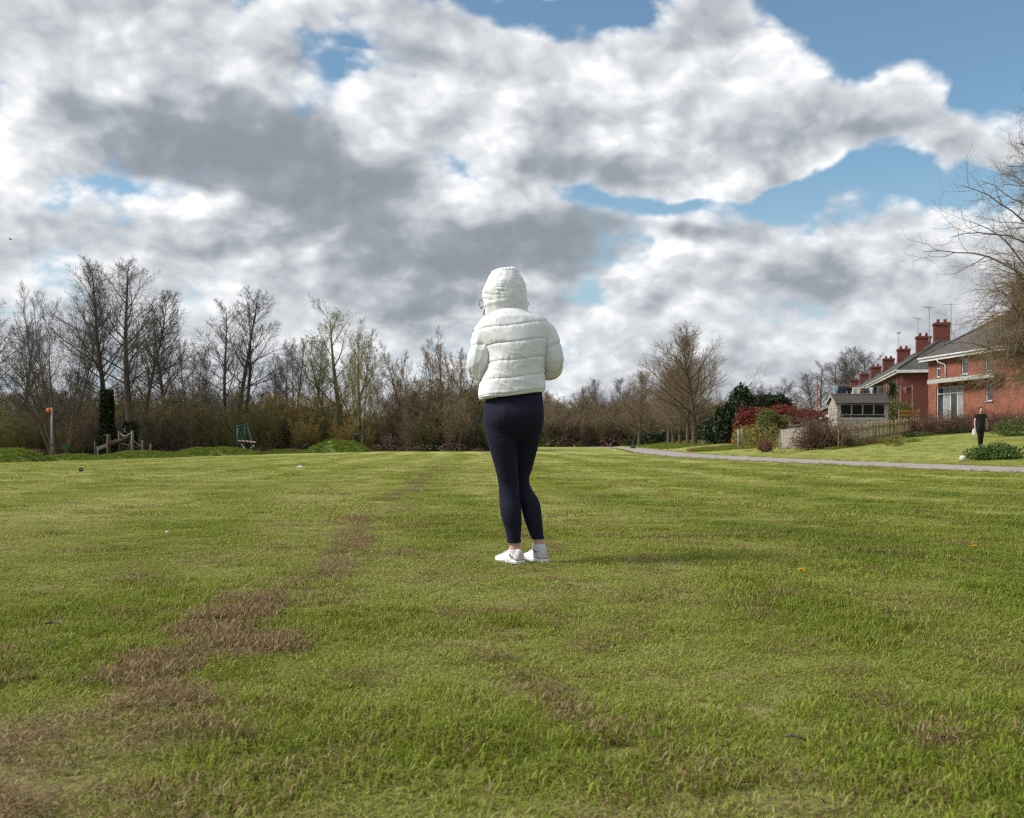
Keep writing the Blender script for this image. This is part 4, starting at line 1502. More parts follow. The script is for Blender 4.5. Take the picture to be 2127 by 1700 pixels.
def build_woods():
    W1 = "tall bare trees along the far edge of the field"
    place_tree('alder', "bare tree cut by the frame edge, only its outer branches showing", -28, 84, 622, 20, W1, 1.15)
    place_tree('spread_wide', "broad many-stemmed bare tree behind the grey post with the orange top", 124, 80, 628, 40, W1, 0.82, twig='twig_grey')
    a = place_tree('alder', "tall slim bare tree with thick dark ivy up its straight trunk", 222, 82, 562, 100, W1, 1.12)
    ivy_on(a, 0.0, 5.6, 0.62, 0.42, 5200, 3)
    a = place_tree('alder_twin', "tallest bare tree, twin leaders, ivy only low on its trunk", 270, 80, 555, 5, W1, 1.22)
    ivy_on(a, 0.0, 2.9, 0.46, 0.36, 2200, 4)
    place_tree('alder_clump', "tall triple-stemmed bare tree behind the green frame with striped tape", 487, 86, 612, 0, W1, 1.25)
    place_tree('alder_clump', "slender grey bare tree between the triple-stemmed tree and the budding tree", 608, 104, 704, 75, W1, 0.9)
    place_tree('poplar', "large budding tree with upswept yellow-green branches", 709, 88, 656, 0, W1, 1.3, name="budding_tree")
    b = place_tree('poplar', "smaller budding tree beside the low green frame", 747, 84, 700, 120, W1, 0.95, name="budding_tree")
    ivy_on(b, 0.0, 2.2, 0.28, 0.22, 700, 6)
    place_tree('spread', "wide brown bare tree nearest the jacket's sleeve", 872, 88, 718, 0, W1, 1.05)
    place_tree('spread_wide', "brown bare tree half hidden by the white jacket", 952, 93, 712, 80, W1, 1.0, twig='twig_mauve')
    place_tree('alder', "low grey bare tree rising from the thicket next to the tallest tree", 345, 96, 672, 60, W1, 1.25)
    place_tree('spread', "dark bare tree in the thicket between the tall twin and the triple-stemmed tree", 415, 98, 712, 150, W1, 1.0, twig='twig_grey')
    place_tree('alder', "bare tree in the thicket behind the green grass mound", 55, 98, 690, 200, W1, 1.2)
    place_tree('alder', "thin bare tree behind the budding tree", 655, 108, 712, 230, W1, 0.9)
    place_tree('alder_twin', "thin pale bare tree above the golden thicket", 572, 110, 742, 280, W1, 0.85)
    place_tree('spread', "bare tree in the gap between budding tree and wide brown tree", 812, 104, 770, 20, W1, 0.9)
    # beyond the field, past the person
    W2 = "bare trees beyond the far hedge"
    place_tree('round', "round-headed bare tree over the far hedge beside the jacket", 1172, 190, 775, 0, W2, 1.0, twig='twig_brown')
    place_tree('alder', "thin bare tree over the middle of the far hedge", 1245, 205, 792, 40, W2, 1.1)
    place_tree('alder_clump', "bare tree over the far hedge between two thin trees", 1215, 215, 803, 80, W2, 1.1)
    place_tree('alder_twin', "bare tree over the far hedge next to the avenue", 1290, 200, 790, 10, W2, 1.3)
    place_tree('alder', "small bare tree at the hedge edge by the leggings", 1140, 200, 820, 10, W2, 1.1)
    AV = "trees of the avenue along the path"
    place_tree('avenue', "largest avenue tree, its tall fan of bare branches above the others", 1443, 104, 712, 0, AV, 1.2, name="avenue_tree")
    place_tree('avenue_b', "avenue tree just behind the largest one", 1428, 113, 762, 60, AV, 1.0, name="avenue_tree")
    place_tree('avenue', "third avenue tree counted from the largest one", 1412, 122, 778, 130, AV, 1.05, name="avenue_tree")
    place_tree('avenue_b', "fourth avenue tree counted from the largest one", 1399, 131, 788, 200, AV, 1.08, name="avenue_tree", twig='twig_mauve')
    place_tree('avenue', "fifth avenue tree counted from the largest one", 1388, 141, 792, 250, AV, 1.1, name="avenue_tree", twig='twig_mauve')
    place_tree('avenue_b', "avenue tree on its own thin trunk nearest the far walkers", 1327, 150, 790, 300, AV, 1.12, name="avenue_tree")
    W3 = "bare trees behind the houses"
    place_tree('round', "round bare tree with twisted limbs behind the red-leaved bush", 1594, 150, 757, 30, W3, 0.98, twig='twig_grey')
    place_tree('alder_clump', "bare tree behind the far end of the terrace", 1722, 205, 745, 0, W3, 1.5)
    place_tree('alder_twin', "bare tree behind the middle of the terrace", 1770, 200, 728, 60, W3, 1.4)
    place_tree('alder_clump', "bare tree behind the chimneys nearest the big house", 1815, 190, 732, 130, W3, 1.4)
    place_tree('alder', "small bare tree beyond the last chimney of the terrace", 1690, 220, 780, 20, W3, 1.5)

    # ---- thickets: shrubs standing so close that they read as one mass
    cs = lib_collection("thicket_shrubs")
    rng0 = np.random.default_rng(8)
    mats = ['twig_brown', 'twig_mauve', 'twig_olive', 'twig_gold', 'twig_grey']
    shapes, shrub_mesh = [], []
    for k in range(3):
        st = []
        for j in range(13):
            a, l = j * 2.4 + rng0.random(), 0.12 + 0.42 * rng0.random()
            st.append((0.5 * math.cos(a), 0.5 * math.sin(a), l * math.cos(a), l * math.sin(a), 0.7 + 0.35 * rng0.random(), 0.7 + 0.5 * rng0.random()))
        t, c, tips, rng = grow(60 + k, 6.0, st, 0.055, 9, 0.10, 46, 26, 0.36, fan, 0.07, 7, 0.55, 3.4, 0.65, 1.4, 0.8, rt=0.0075, up2=0.06, wander=0.10, bend=0.09)
        shapes.append(merge([t, c]))
    for mi, mn in enumerate(mats):
        for k in range(3):
            if mi == 0:
                shrub_mesh.append(mesh_data("thicket_shrub", *shapes[k], M[mn]))
            so = bpy.data.objects.new("s%d%d" % (mi, k), shrub_mesh[k])     # one mesh per shape, colour per object
            so.material_slots[0].link = 'OBJECT'
            so.material_slots[0].material = M[mn]
            cs.objects.link(so)
    pts, rot, scl, idx = [], [], [], []
    rng = np.random.default_rng(77)

    def shrub(px, Y, h, mi, x=None):
        X = (px - 1063.5) / FPX * Y if x is None else x
        pts.append((X, Y, tz(X, Y) - 0.1))
        rot.append((0, 0, rng.uniform(0, 6.28)))
        s = h / 6.0
        scl.append((s * 1.08, s * 1.08, s))
        idx.append(mi * 3 + int(rng.integers(0, 3)))
    for Y, n, h in ((83, 26, 4.2), (87, 30, 5.4), (92, 34, 6.0), (98, 34, 6.6), (106, 18, 7.0)):
        for k in range(n):
            px = -90 + (1085 + 90) * (k + rng.random()) / n
            hh = h * rng.uniform(0.5, 1.12)
            if 560 < px < 700:
                mi = rng.choice([3, 3, 3, 3, 2]); hh *= 0.84
            elif 700 <= px < 800:
                mi = rng.choice([2, 2, 3, 3]); hh *= 0.70
            elif 780 < px < 830:
                mi = rng.choice([1, 0]); hh *= 0.7
            elif px < 140:
                mi = rng.choice([0, 2, 2, 1])
            else:
                mi = rng.choice([0, 2, 1, 2, 4, 0])
            shrub(px, Y, hh, int(mi))
    scatter("thicket", "dense leafless brown thicket along the far edge of the field", pts, rot, scl, idx, cs)
    pts, rot, scl, idx = [], [], [], []
    for Y, n, h in ((168, 26, 5.5), (178, 26, 6.8), (190, 26, 7.6), (205, 24, 8.4)):
        for k in range(n):
            px = 985 + (1345 - 985) * (k + rng.random()) / n
            shrub(px, Y, h * rng.uniform(0.8, 1.12), int(rng.choice([1, 1, 0, 2, 0])))
    for Y, n in ((165, 14), (185, 14), (215, 16)):
        for k in range(n):
            shrub(1340 + 330 * (k + rng.random()) / n, Y, rng.uniform(4.5, 7.5), int(rng.choice([0, 2, 1])))
    scatter("far_hedge_thicket", "far reddish-brown hedge mass across the end of the field", pts, rot, scl, idx, cs)
    # leafy undergrowth at the feet of the thickets
    cu = lib_collection("undergrowth_clumps")
    for k, (nm, mt) in enumerate((("dark", M['ivy']), ("brown", M['dead_leaf']), ("fresh", M['nettle']))):
        q = np.random.default_rng(90 + k)
        n = 1500
        d = unit(q.normal(0, 1, (n, 3)))
        d[:, 2] = np.abs(d[:, 2])
        r = 0.45 + 0.55 * q.random(n) ** 0.5
        pos = d * r[:, None] * np.array([1.3, 1.1, 1.0])
        lib_object("u%d" % k, *leaf_quads(q, pos, 0.16), mt, coll=cu)
    pts, rot, scl, idx = [], [], [], []

    def under(px, Y, s, i):
        X = (px - 1063.5) / FPX * Y
        pts.append((X, Y, tz(X, Y) - 0.15))
        rot.append((0, 0, rng.uniform(0, 6.28)))
        scl.append((s * 1.3, s * 1.3, s))
        idx.append(i)
    for k in range(150):
        under(rng.uniform(-80, 1010), rng.uniform(80, 92), rng.uniform(0.35, 0.9), int(rng.choice([0, 1, 1, 1, 1])))
    for k in range(90):
        under(rng.uniform(-80, 1010), rng.uniform(93, 108), rng.uniform(0.9, 2.2), int(rng.choice([0, 1, 1])))
    for k in range(60):
        under(rng.uniform(1100, 1360), rng.uniform(166, 180), rng.uniform(0.9, 2.6), int(rng.choice([0, 2, 2, 1, 1])))
    for k in range(50):
        under(rng.uniform(1340, 1500), rng.uniform(150, 190), rng.uniform(0.8, 2.4), int(rng.choice([0, 0, 1])))
    scatter("undergrowth", "dark brambles and ivy at the foot of the thicket", pts, rot, scl, idx, cu)


M['dead_leaf'] = mat_leaf("dead_leaf", [(0.055, 0.034, 0.020), (0.095, 0.060, 0.036), (0.14, 0.095, 0.06)], 0.15, 0.8)
M['nettle'] = mat_leaf("nettle_leaf", [(0.055, 0.100, 0.020), (0.085, 0.140, 0.030), (0.115, 0.17, 0.042)], 0.3, 0.55)
build_woods()


# ------------------------------------------------------------------ the great drooping tree at the frame's edge
def build_big_tree():
    rng = np.random.default_rng(55)
    Y, X = 47.0, (2196 - 1063.5) / FPX * 47.0
    z = tz(X, Y)
    root = thing("drooping_tree", "huge bare tree with drooping tangled branches overhanging the red brick house", "tree", (X, Y, z))
    H = 19.0
    T, TR = run_lines(rng, np.array([[0, 0, -0.4]]), unit(np.array([[-0.02, 0.0, 1.0]])), np.array([H]), 16, 0.03, 0.05, np.array([0.55]), taper=0.94, rmin=0.02)
    LEN = np.array([H])
    prof = lambda t: 0.30 * (0.75 + 0.35 * np.sin(np.pi * np.clip((t - 0.10) / 0.55, 0, 1))) * (1 - 0.42 * np.clip((t - 0.45) / 0.55, 0, 1))
    A, AR, AL = spawn(rng, T, TR, LEN, 84, 0.15, 0.98, 80, 38, prof, 10, 0.15, 0.12, 0.012, 0.018, curl=-0.30)
    B, BR, BL = spawn(rng, A, AR, AL, 11, 0.12, 1.0, 52, 40, lambda t: 0.42 * (1.05 - 0.45 * t), 7, 0.17, 0.02, 0.009, 0.007, curl=0.06)
    C_, CR, CL = spawn(rng, B, BR, BL, 6, 0.12, 1.0, 50, 38, lambda t: 0.46 * (1.05 - 0.4 * t), 3, 0.15, 0.03, 0.007, 0.0045, curl=0.10)
    D, DR, DL = spawn(rng, C_, CR, CL, 2.0, 0.15, 0.95, 45, 34, lambda t: 0.6 * (1.05 - 0.3 * t), 1, 0.12, 0.06, 0.006, 0.0036)
    # epicormic skirt: a tangle of hanging shoots low round the bole, thickest on the side in view
    n = 430
    a = rng.uniform(R(130), R(285), n)
    hh = 2.4 + 5.2 * rng.random(n)
    p0 = np.stack([0.45 * np.cos(a), 0.45 * np.sin(a), hh], 1)
    d0 = unit(np.stack([np.cos(a), np.sin(a), rng.uniform(0.1, 0.9, n)], 1))
    E, ER = run_lines(rng, p0, d0, rng.uniform(1.4, 4.2, n), 9, 0.15, -0.03, rng.uniform(0.014, 0.034, n), taper=0.8, rmin=0.006, curl=-0.22)
    EL = np.linalg.norm(np.diff(E, axis=1), axis=2).sum(1)
    F_, FR, FL = spawn(rng, E, ER, EL, 8, 0.15, 1.0, 45, 40, lambda t: 0.34 * (1.1 - 0.4 * t), 4, 0.14, -0.02, 0.010, 0.0055, curl=-0.12)
    G, GR, GL = spawn(rng, F_, FR, FL, 2.6, 0.2, 1.0, 45, 40, lambda t: 0.5 * (1.05 - 0.3 * t), 1, 0.12, -0.02, 0.008, 0.0042)
    # keep the drooping ends off the lawn
    for arr in (A, B, C_, D, E, F_, G):
        arr[..., 2] = np.where(arr[..., 2] < 1.2, 1.2 + (arr[..., 2] - 1.2) * 0.12, arr[..., 2]) if arr is not T else arr[..., 2]
    obj("trunk", *merge([tubes(T, TR, 12), tubes(A, AR, 6)]), M['bark_brown'], root, smooth=True, world=False)
    obj("crown", *merge([tubes(B, BR, 4), tubes(C_, CR, 3), tubes(D, DR, 3)]), M['twig_brown'], root, world=False)
    o = obj("hanging_shoots", *merge([tubes(E, ER, 4), tubes(F_, FR, 3), tubes(G, GR, 3)]), M['twig_brown'], root, world=False)
    o['label'] = "tangled tan shoots hanging round the trunk"


build_big_tree()

# ------------------------------------------------------------------ houses
def make_brick(name, c1, c2, cm, axis):
    """brick courses from position along the walls; axis = sum of the two horizontal wall directions"""
    m, N, bs, out = new_mat(name)
    g = N.new('ShaderNodeNewGeometry')
    x, y, z = N.sep(g.outputs['Position'])
    s = N.add(N.mul(x, axis[0]), N.mul(y, axis[1]))
    b = N.new('ShaderNodeTexBrick')
    N.put(b.inputs['Vector'], N.comb(s, z, 0.0))
    b.inputs['Scale'].default_value = 1.0
    b.inputs['Brick Width'].default_value = 0.225
    b.inputs['Row Height'].default_value = 0.075
    b.inputs['Mortar Size'].default_value = 0.009
    b.inputs['Color1'].default_value = (*c1, 1)
    b.inputs['Color2'].default_value = (*c2, 1)
    b.inputs['Mortar'].default_value = (*cm, 1)
    st = N.noise(g.outputs['Position'], 1.1, 6.0, 0.68)
    col = N.mix(N.smooth(st, 0.38, 0.66), b.outputs['Color'], N.mix(0.62, b.outputs['Color'], (0.10, 0.035, 0.028)))
    N.put(bs.inputs['Base Color'], col)
    bs.inputs['Roughness'].default_value = 0.9
    bp = N.new('ShaderNodeBump')
    bp.inputs['Strength'].default_value = 0.5
    bp.inputs['Distance'].default_value = 0.01
    N.put(bp.inputs['Height'], b.outputs['Fac'])
    bp.invert = True
    N.put(bs.inputs['Normal'], bp.outputs[0])
    return m


def make_slate(name, c1, c2, axis):
    m, N, bs, out = new_mat(name)
    g = N.new('ShaderNodeNewGeometry')
    x, y, z = N.sep(g.outputs['Position'])
    s = N.add(N.mul(x, axis[0]), N.mul(y, axis[1]))
    b = N.new('ShaderNodeTexBrick')
    N.put(b.inputs['Vector'], N.comb(s, N.mul(z, 1.6), 0.0))
    b.inputs['Brick Width'].default_value = 0.30
    b.inputs['Row Height'].default_value = 0.22
    b.inputs['Mortar Size'].default_value = 0.012
    b.inputs['Color1'].default_value = (*c1, 1)
    b.inputs['Color2'].default_value = (*c2, 1)
    b.inputs['Mortar'].default_value = (0.035, 0.034, 0.035, 1)
    st = N.noise(g.outputs['Position'], 1.6, 6.0, 0.65)
    col = N.mix(N.mul(N.smooth(st, 0.5, 0.72), 0.55), b.outputs['Color'], (0.20, 0.20, 0.165))       # lichen
    N.put(bs.inputs['Base Color'], col)
    bs.inputs['Roughness'].default_value = 0.9
    bs.inputs['Specular IOR Level'].default_value = 0.06
    bp = N.new('ShaderNodeBump')
    bp.inputs['Strength'].default_value = 0.6
    bp.inputs['Distance'].default_value = 0.012
    N.put(bp.inputs['Height'], b.outputs['Fac'])
    bp.invert = True
    N.put(bs.inputs['Normal'], bp.outputs[0])
    return m


M['white_upvc'] = mat_mottle("white_paint", (0.50, 0.50, 0.49), (0.66, 0.66, 0.65), 3.0, 0.5, spec=0.35)
M['pane'] = mat_mottle("window_glass", (0.020, 0.024, 0.028), (0.055, 0.060, 0.066), 0.8, 0.08, spec=0.9)
M['curtain'] = mat_mottle("net_curtain", (0.20, 0.205, 0.205), (0.33, 0.33, 0.325), 3.0, 0.8)
M['dark_pane'] = mat_mottle("dark_shed_glass", (0.006, 0.007, 0.008), (0.014, 0.015, 0.016), 0.8, 0.35, spec=0.15)
M['gutter_dark'] = mat_mottle("dark_gutter", (0.03, 0.03, 0.032), (0.05, 0.05, 0.052), 3.0, 0.5)
M['terracotta'] = mat_mottle("terracotta_pot", (0.20, 0.058, 0.040), (0.30, 0.095, 0.062), 3.0, 0.85)
M['steel'] = mat_mottle("galvanised_steel", (0.22, 0.23, 0.24), (0.36, 0.37, 0.38), 4.0, 0.45, spec=0.5, metal=0.3)
M['plank_green'] = mat_mottle("weathered_board_edge", (0.27, 0.27, 0.24), (0.40, 0.40, 0.36), 3.0, 0.85)
M['canopy'] = mat_mottle("weathered_felt", (0.17, 0.17, 0.165), (0.27, 0.265, 0.25), 3.0, 0.85)


class House:
    """frame: corner O, a along the front, n into the depth"""
    def __init__(self, name, label, O, a, L, D, zb, ze, zr, brick, slate, group=None):
        self.O, self.a = np.array([*O, 0.0]), np.array([*a, 0.0]) / np.hypot(*a)
        self.n = np.array([self.a[1], -self.a[0], 0.0])
        if self.n[0] < 0:
            self.n = -self.n
        self.L, self.D, self.zb, self.ze, self.zr = L, D, zb, ze, zr
        self.root = thing(name, label, "house", (self.O[0], self.O[1], zb), 0, group)
        self.brick, self.slate = brick, slate

    def P(self, s, d, z):
        return self.O + self.a * s + self.n * d + np.array([0, 0, z])

    def bar(self, mb, s0, s1, d0, d1, z0, z1):
        return mb.frame_box(self.P(s0, d0, z0), self.a * (s1 - s0), self.n * (d1 - d0), (0, 0, z1 - z0))

    def wall_face(self, mb, org, u, inw, length, holes, zt=None):
        """a wall sheet with real openings and 0.14 m reveals"""
        zt = zt or self.ze
        ss = sorted({0.0, length, *[h[0] for h in holes], *[h[1] for h in holes]})
        zz = sorted({self.zb - 0.6, zt, *[h[2] for h in holes], *[h[3] for h in holes]})
        for i in range(len(ss) - 1):
            for j in range(len(zz) - 1):
                cs, cz = (ss[i] + ss[i + 1]) / 2, (zz[j] + zz[j + 1]) / 2
                if any(h[0] < cs < h[1] and h[2] < cz < h[3] for h in holes):
                    continue
                q = [org + u * ss[i] + np.array([0, 0, zz[j]]), org + u * ss[i + 1] + np.array([0, 0, zz[j]]),
                     org + u * ss[i + 1] + np.array([0, 0, zz[j + 1]]), org + u * ss[i] + np.array([0, 0, zz[j + 1]])]
                mb.raw(q, [(0, 1, 2, 3)])
        for h in holes:
            c = [org + u * h[0] + np.array([0, 0, h[2]]), org + u * h[1] + np.array([0, 0, h[2]]), org + u * h[1] + np.array([0, 0, h[3]]), org + u * h[0] + np.array([0, 0, h[3]])]
            b = [p + inw * 0.14 for p in c]
            for k in range(4):
                k2 = (k + 1) % 4
                mb.raw([c[k], c[k2], b[k2], b[k]], [(0, 1, 2, 3)])

    def walls(self, front=(), end=(), gable0=False):
        mb = MB()
        self.wall_face(mb, self.P(0, 0, 0), self.a, self.n, self.L, list(front))
        self.wall_face(mb, self.P(0, 0, 0), self.n, self.a, self.D, list(end))
        self.wall_face(mb, self.P(0, self.D, 0), self.a, -self.n, self.L, [])
        self.wall_face(mb, self.P(self.L, 0, 0), self.n, -self.a, self.D, [])
        mb.build("wall", self.brick, self.root)

    def window(self, s0, s1, z0, z1, cols=1, transom=None, face='front', curtain=False, sill=True, name="window"):
        org, u, inw = (self.P(0, 0, 0), self.a, self.n) if face == 'front' else (self.P(0, 0, 0), self.n, self.a)

        def fb(mb, a0, a1, d0, d1, y0, y1):
            mb.frame_box(org + u * a0 + inw * d0 + np.array([0, 0, y0]), u * (a1 - a0), inw * (d1 - d0), (0, 0, y1 - y0))
        t = 0.06
        mb = MB()
        fb(mb, s0, s0 + t, 0.075, 0.125, z0, z1)
        fb(mb, s1 - t, s1, 0.075, 0.125, z0, z1)
        fb(mb, s0 + t, s1 - t, 0.075, 0.125, z0, z0 + t)
        fb(mb, s0 + t, s1 - t, 0.075, 0.125, z1 - t, z1)
        for k in range(1, cols):
            c = s0 + (s1 - s0) * k / cols
            fb(mb, c - 0.04, c + 0.04, 0.078, 0.122, z0 + t, z1 - t)
        if transom:
            fb(mb, s0 + t, s1 - t, 0.080, 0.120, transom - 0.035, transom + 0.035)
        w = mb.build(name, M['white_upvc'], self.root)
        for k in range(cols):
            c0, c1 = s0 + (s1 - s0) * k / cols, s0 + (s1 - s0) * (k + 1) / cols
            pm = MB()
            fb(pm, c0 + 0.03, c1 - 0.03, 0.110, 0.118, z0 + 0.03, z1 - 0.03)
            pm.build("pane", M['curtain'] if curtain and k % 2 == 1 else M['pane'], w)
        if sill:
            sm = MB()
            fb(sm, s0 - 0.06, s1 + 0.06, -0.06, 0.075, z0 - 0.075, z0 - 0.002)
            sm.build("sill", M['canopy'], w)

    def roof(self, hip0, hip1, ov=0.32, over_end=0.30):
        """pitched roof: hip or gable at either end, with a real thickness"""
        L, D, ze, zr = self.L, self.D, self.ze, self.zr
        h = D / 2
        k = (zr - ze) / h
        zo = ze - ov * k * 0.5
        s0, s1 = (-ov if hip0 else 0.0), (L + ov if hip1 else L)
        r0, r1 = (h if hip0 else 0.0), (L - h if hip1 else L)
        top = [self.P(s0, -ov, zo), self.P(s1, -ov, zo), self.P(s1, D + ov, zo), self.P(s0, D + ov, zo), self.P(r0, h, zr), self.P(r1, h, zr)]
        low = [p - np.array([0, 0, 0.10]) for p in top]
        f = [(0, 1, 5, 4), (2, 3, 4, 5), (1, 2, 5), (3, 0, 4)]
        F = [q for q in f] + [tuple(i + 6 for i in reversed(q)) for q in f] + [(0, 6, 7, 1), (1, 7, 8, 2), (2, 8, 9, 3), (3, 9, 6, 0)]
        ro = MB().raw(top + low, F).build("roof", self.slate, self.root)
        # ridge and hip tiles, each its own piece of clay
        lines = [(top[4], top[5])]
        if hip0:
            lines += [(top[0], top[4]), (top[3], top[4])]
        if hip1:
            lines += [(top[1], top[5])]
        rm = MB()
        for p, q in lines:
            n = max(2, int(np.linalg.norm(q - p) / 0.45))
            for i in range(n):
                a, b = p + (q - p) * (i + 0.03) / n, p + (q - p) * (i + 0.97) / n
                rm.tube([a + np.array([0, 0, 0.02]), b + np.array([0, 0, 0.03])], [0.10, 0.11], 6)
        o = rm.build("ridge_tiles", self.slate, ro)
        o['kind'] = 'stuff'
        # white fascia and gutter below the eaves
        fm = MB()
        self.bar(fm, s0 - 0.01, s1 + 0.01, -ov - 0.04, -ov + 0.02, zo - 0.30, zo - 0.06)
        fm.build("fascia", M['white_upvc'], self.root)
        gm = MB()
        gm.tube([self.P(s0, -ov - 0.10, zo - 0.08), self.P(s1, -ov - 0.10, zo - 0.08)], 0.06, 8).build("gutter", M['white_upvc'], self.root)
        if hip0:
            fm = MB()
            self.bar(fm, -ov - 0.04, -ov + 0.02, -ov + 0.022, D + ov, zo - 0.30, zo - 0.06)
            fm.build("fascia", M['white_upvc'], self.root)
        sm = MB()
        self.bar(sm, s0 + 0.03, s1 - 0.03, -ov + 0.025, -0.003, zo - 0.22, zo - 0.19)
        sm.build("soffit", M['white_upvc'], self.root)

    def chimney(self, s, d=None, w=1.15, t=0.75, top=1.35, pots=3):
        d = self.D / 2 if d is None else d
        mb = MB()
        self.bar(mb, s - t / 2, s + t / 2, d - w / 2, d + w / 2, self.zr - 0.9, self.zr + top)
        self.bar(mb, s - t / 2 - 0.07, s + t / 2 + 0.07, d - w / 2 - 0.07, d + w / 2 + 0.07, self.zr + top, self.zr + top + 0.13)
        self.bar(mb, s - t / 2 - 0.03, s + t / 2 + 0.03, d - w / 2 - 0.03, d + w / 2 + 0.03, self.zr + top + 0.13, self.zr + top + 0.22)
        ch = mb.build("chimney", self.brick, self.root)
        for k in range(pots):
            p = self.P(s, d + (k - (pots - 1) / 2) * w / pots * 0.9, self.zr + top + 0.22)
            MB().tube([p, p + np.array([0, 0, 0.18]), p + np.array([0, 0, 0.22]), p + np.array([0, 0, 0.30])], [0.13, 0.11, 0.14, 0.13], 10).build("chimney_pot", M['terracotta'], ch, smooth=True)
        return ch

    def aerial(self, ch_pos, h, yaw, seed=0):
        """television mast with a short toothed boom"""
        p = np.array(ch_pos)
        mb = MB().tube([p, p + np.array([0, 0, h])], 0.028, 6)
        d = np.array([math.cos(yaw), math.sin(yaw), 0.06])
        s = np.array([-math.sin(yaw), math.cos(yaw), 0])
        c = p + np.array([0, 0, h - 0.08])
        mb.tube([c - d * 0.35, c + d * 0.75], 0.018, 5)
        for k in range(7):
            q = c - d * 0.30 + d * 0.16 * k
            mb.tube([q - s * (0.24 - 0.012 * k), q + s * (0.24 - 0.012 * k)], 0.011, 4)
        mb.build("aerial", M['steel'], self.root)


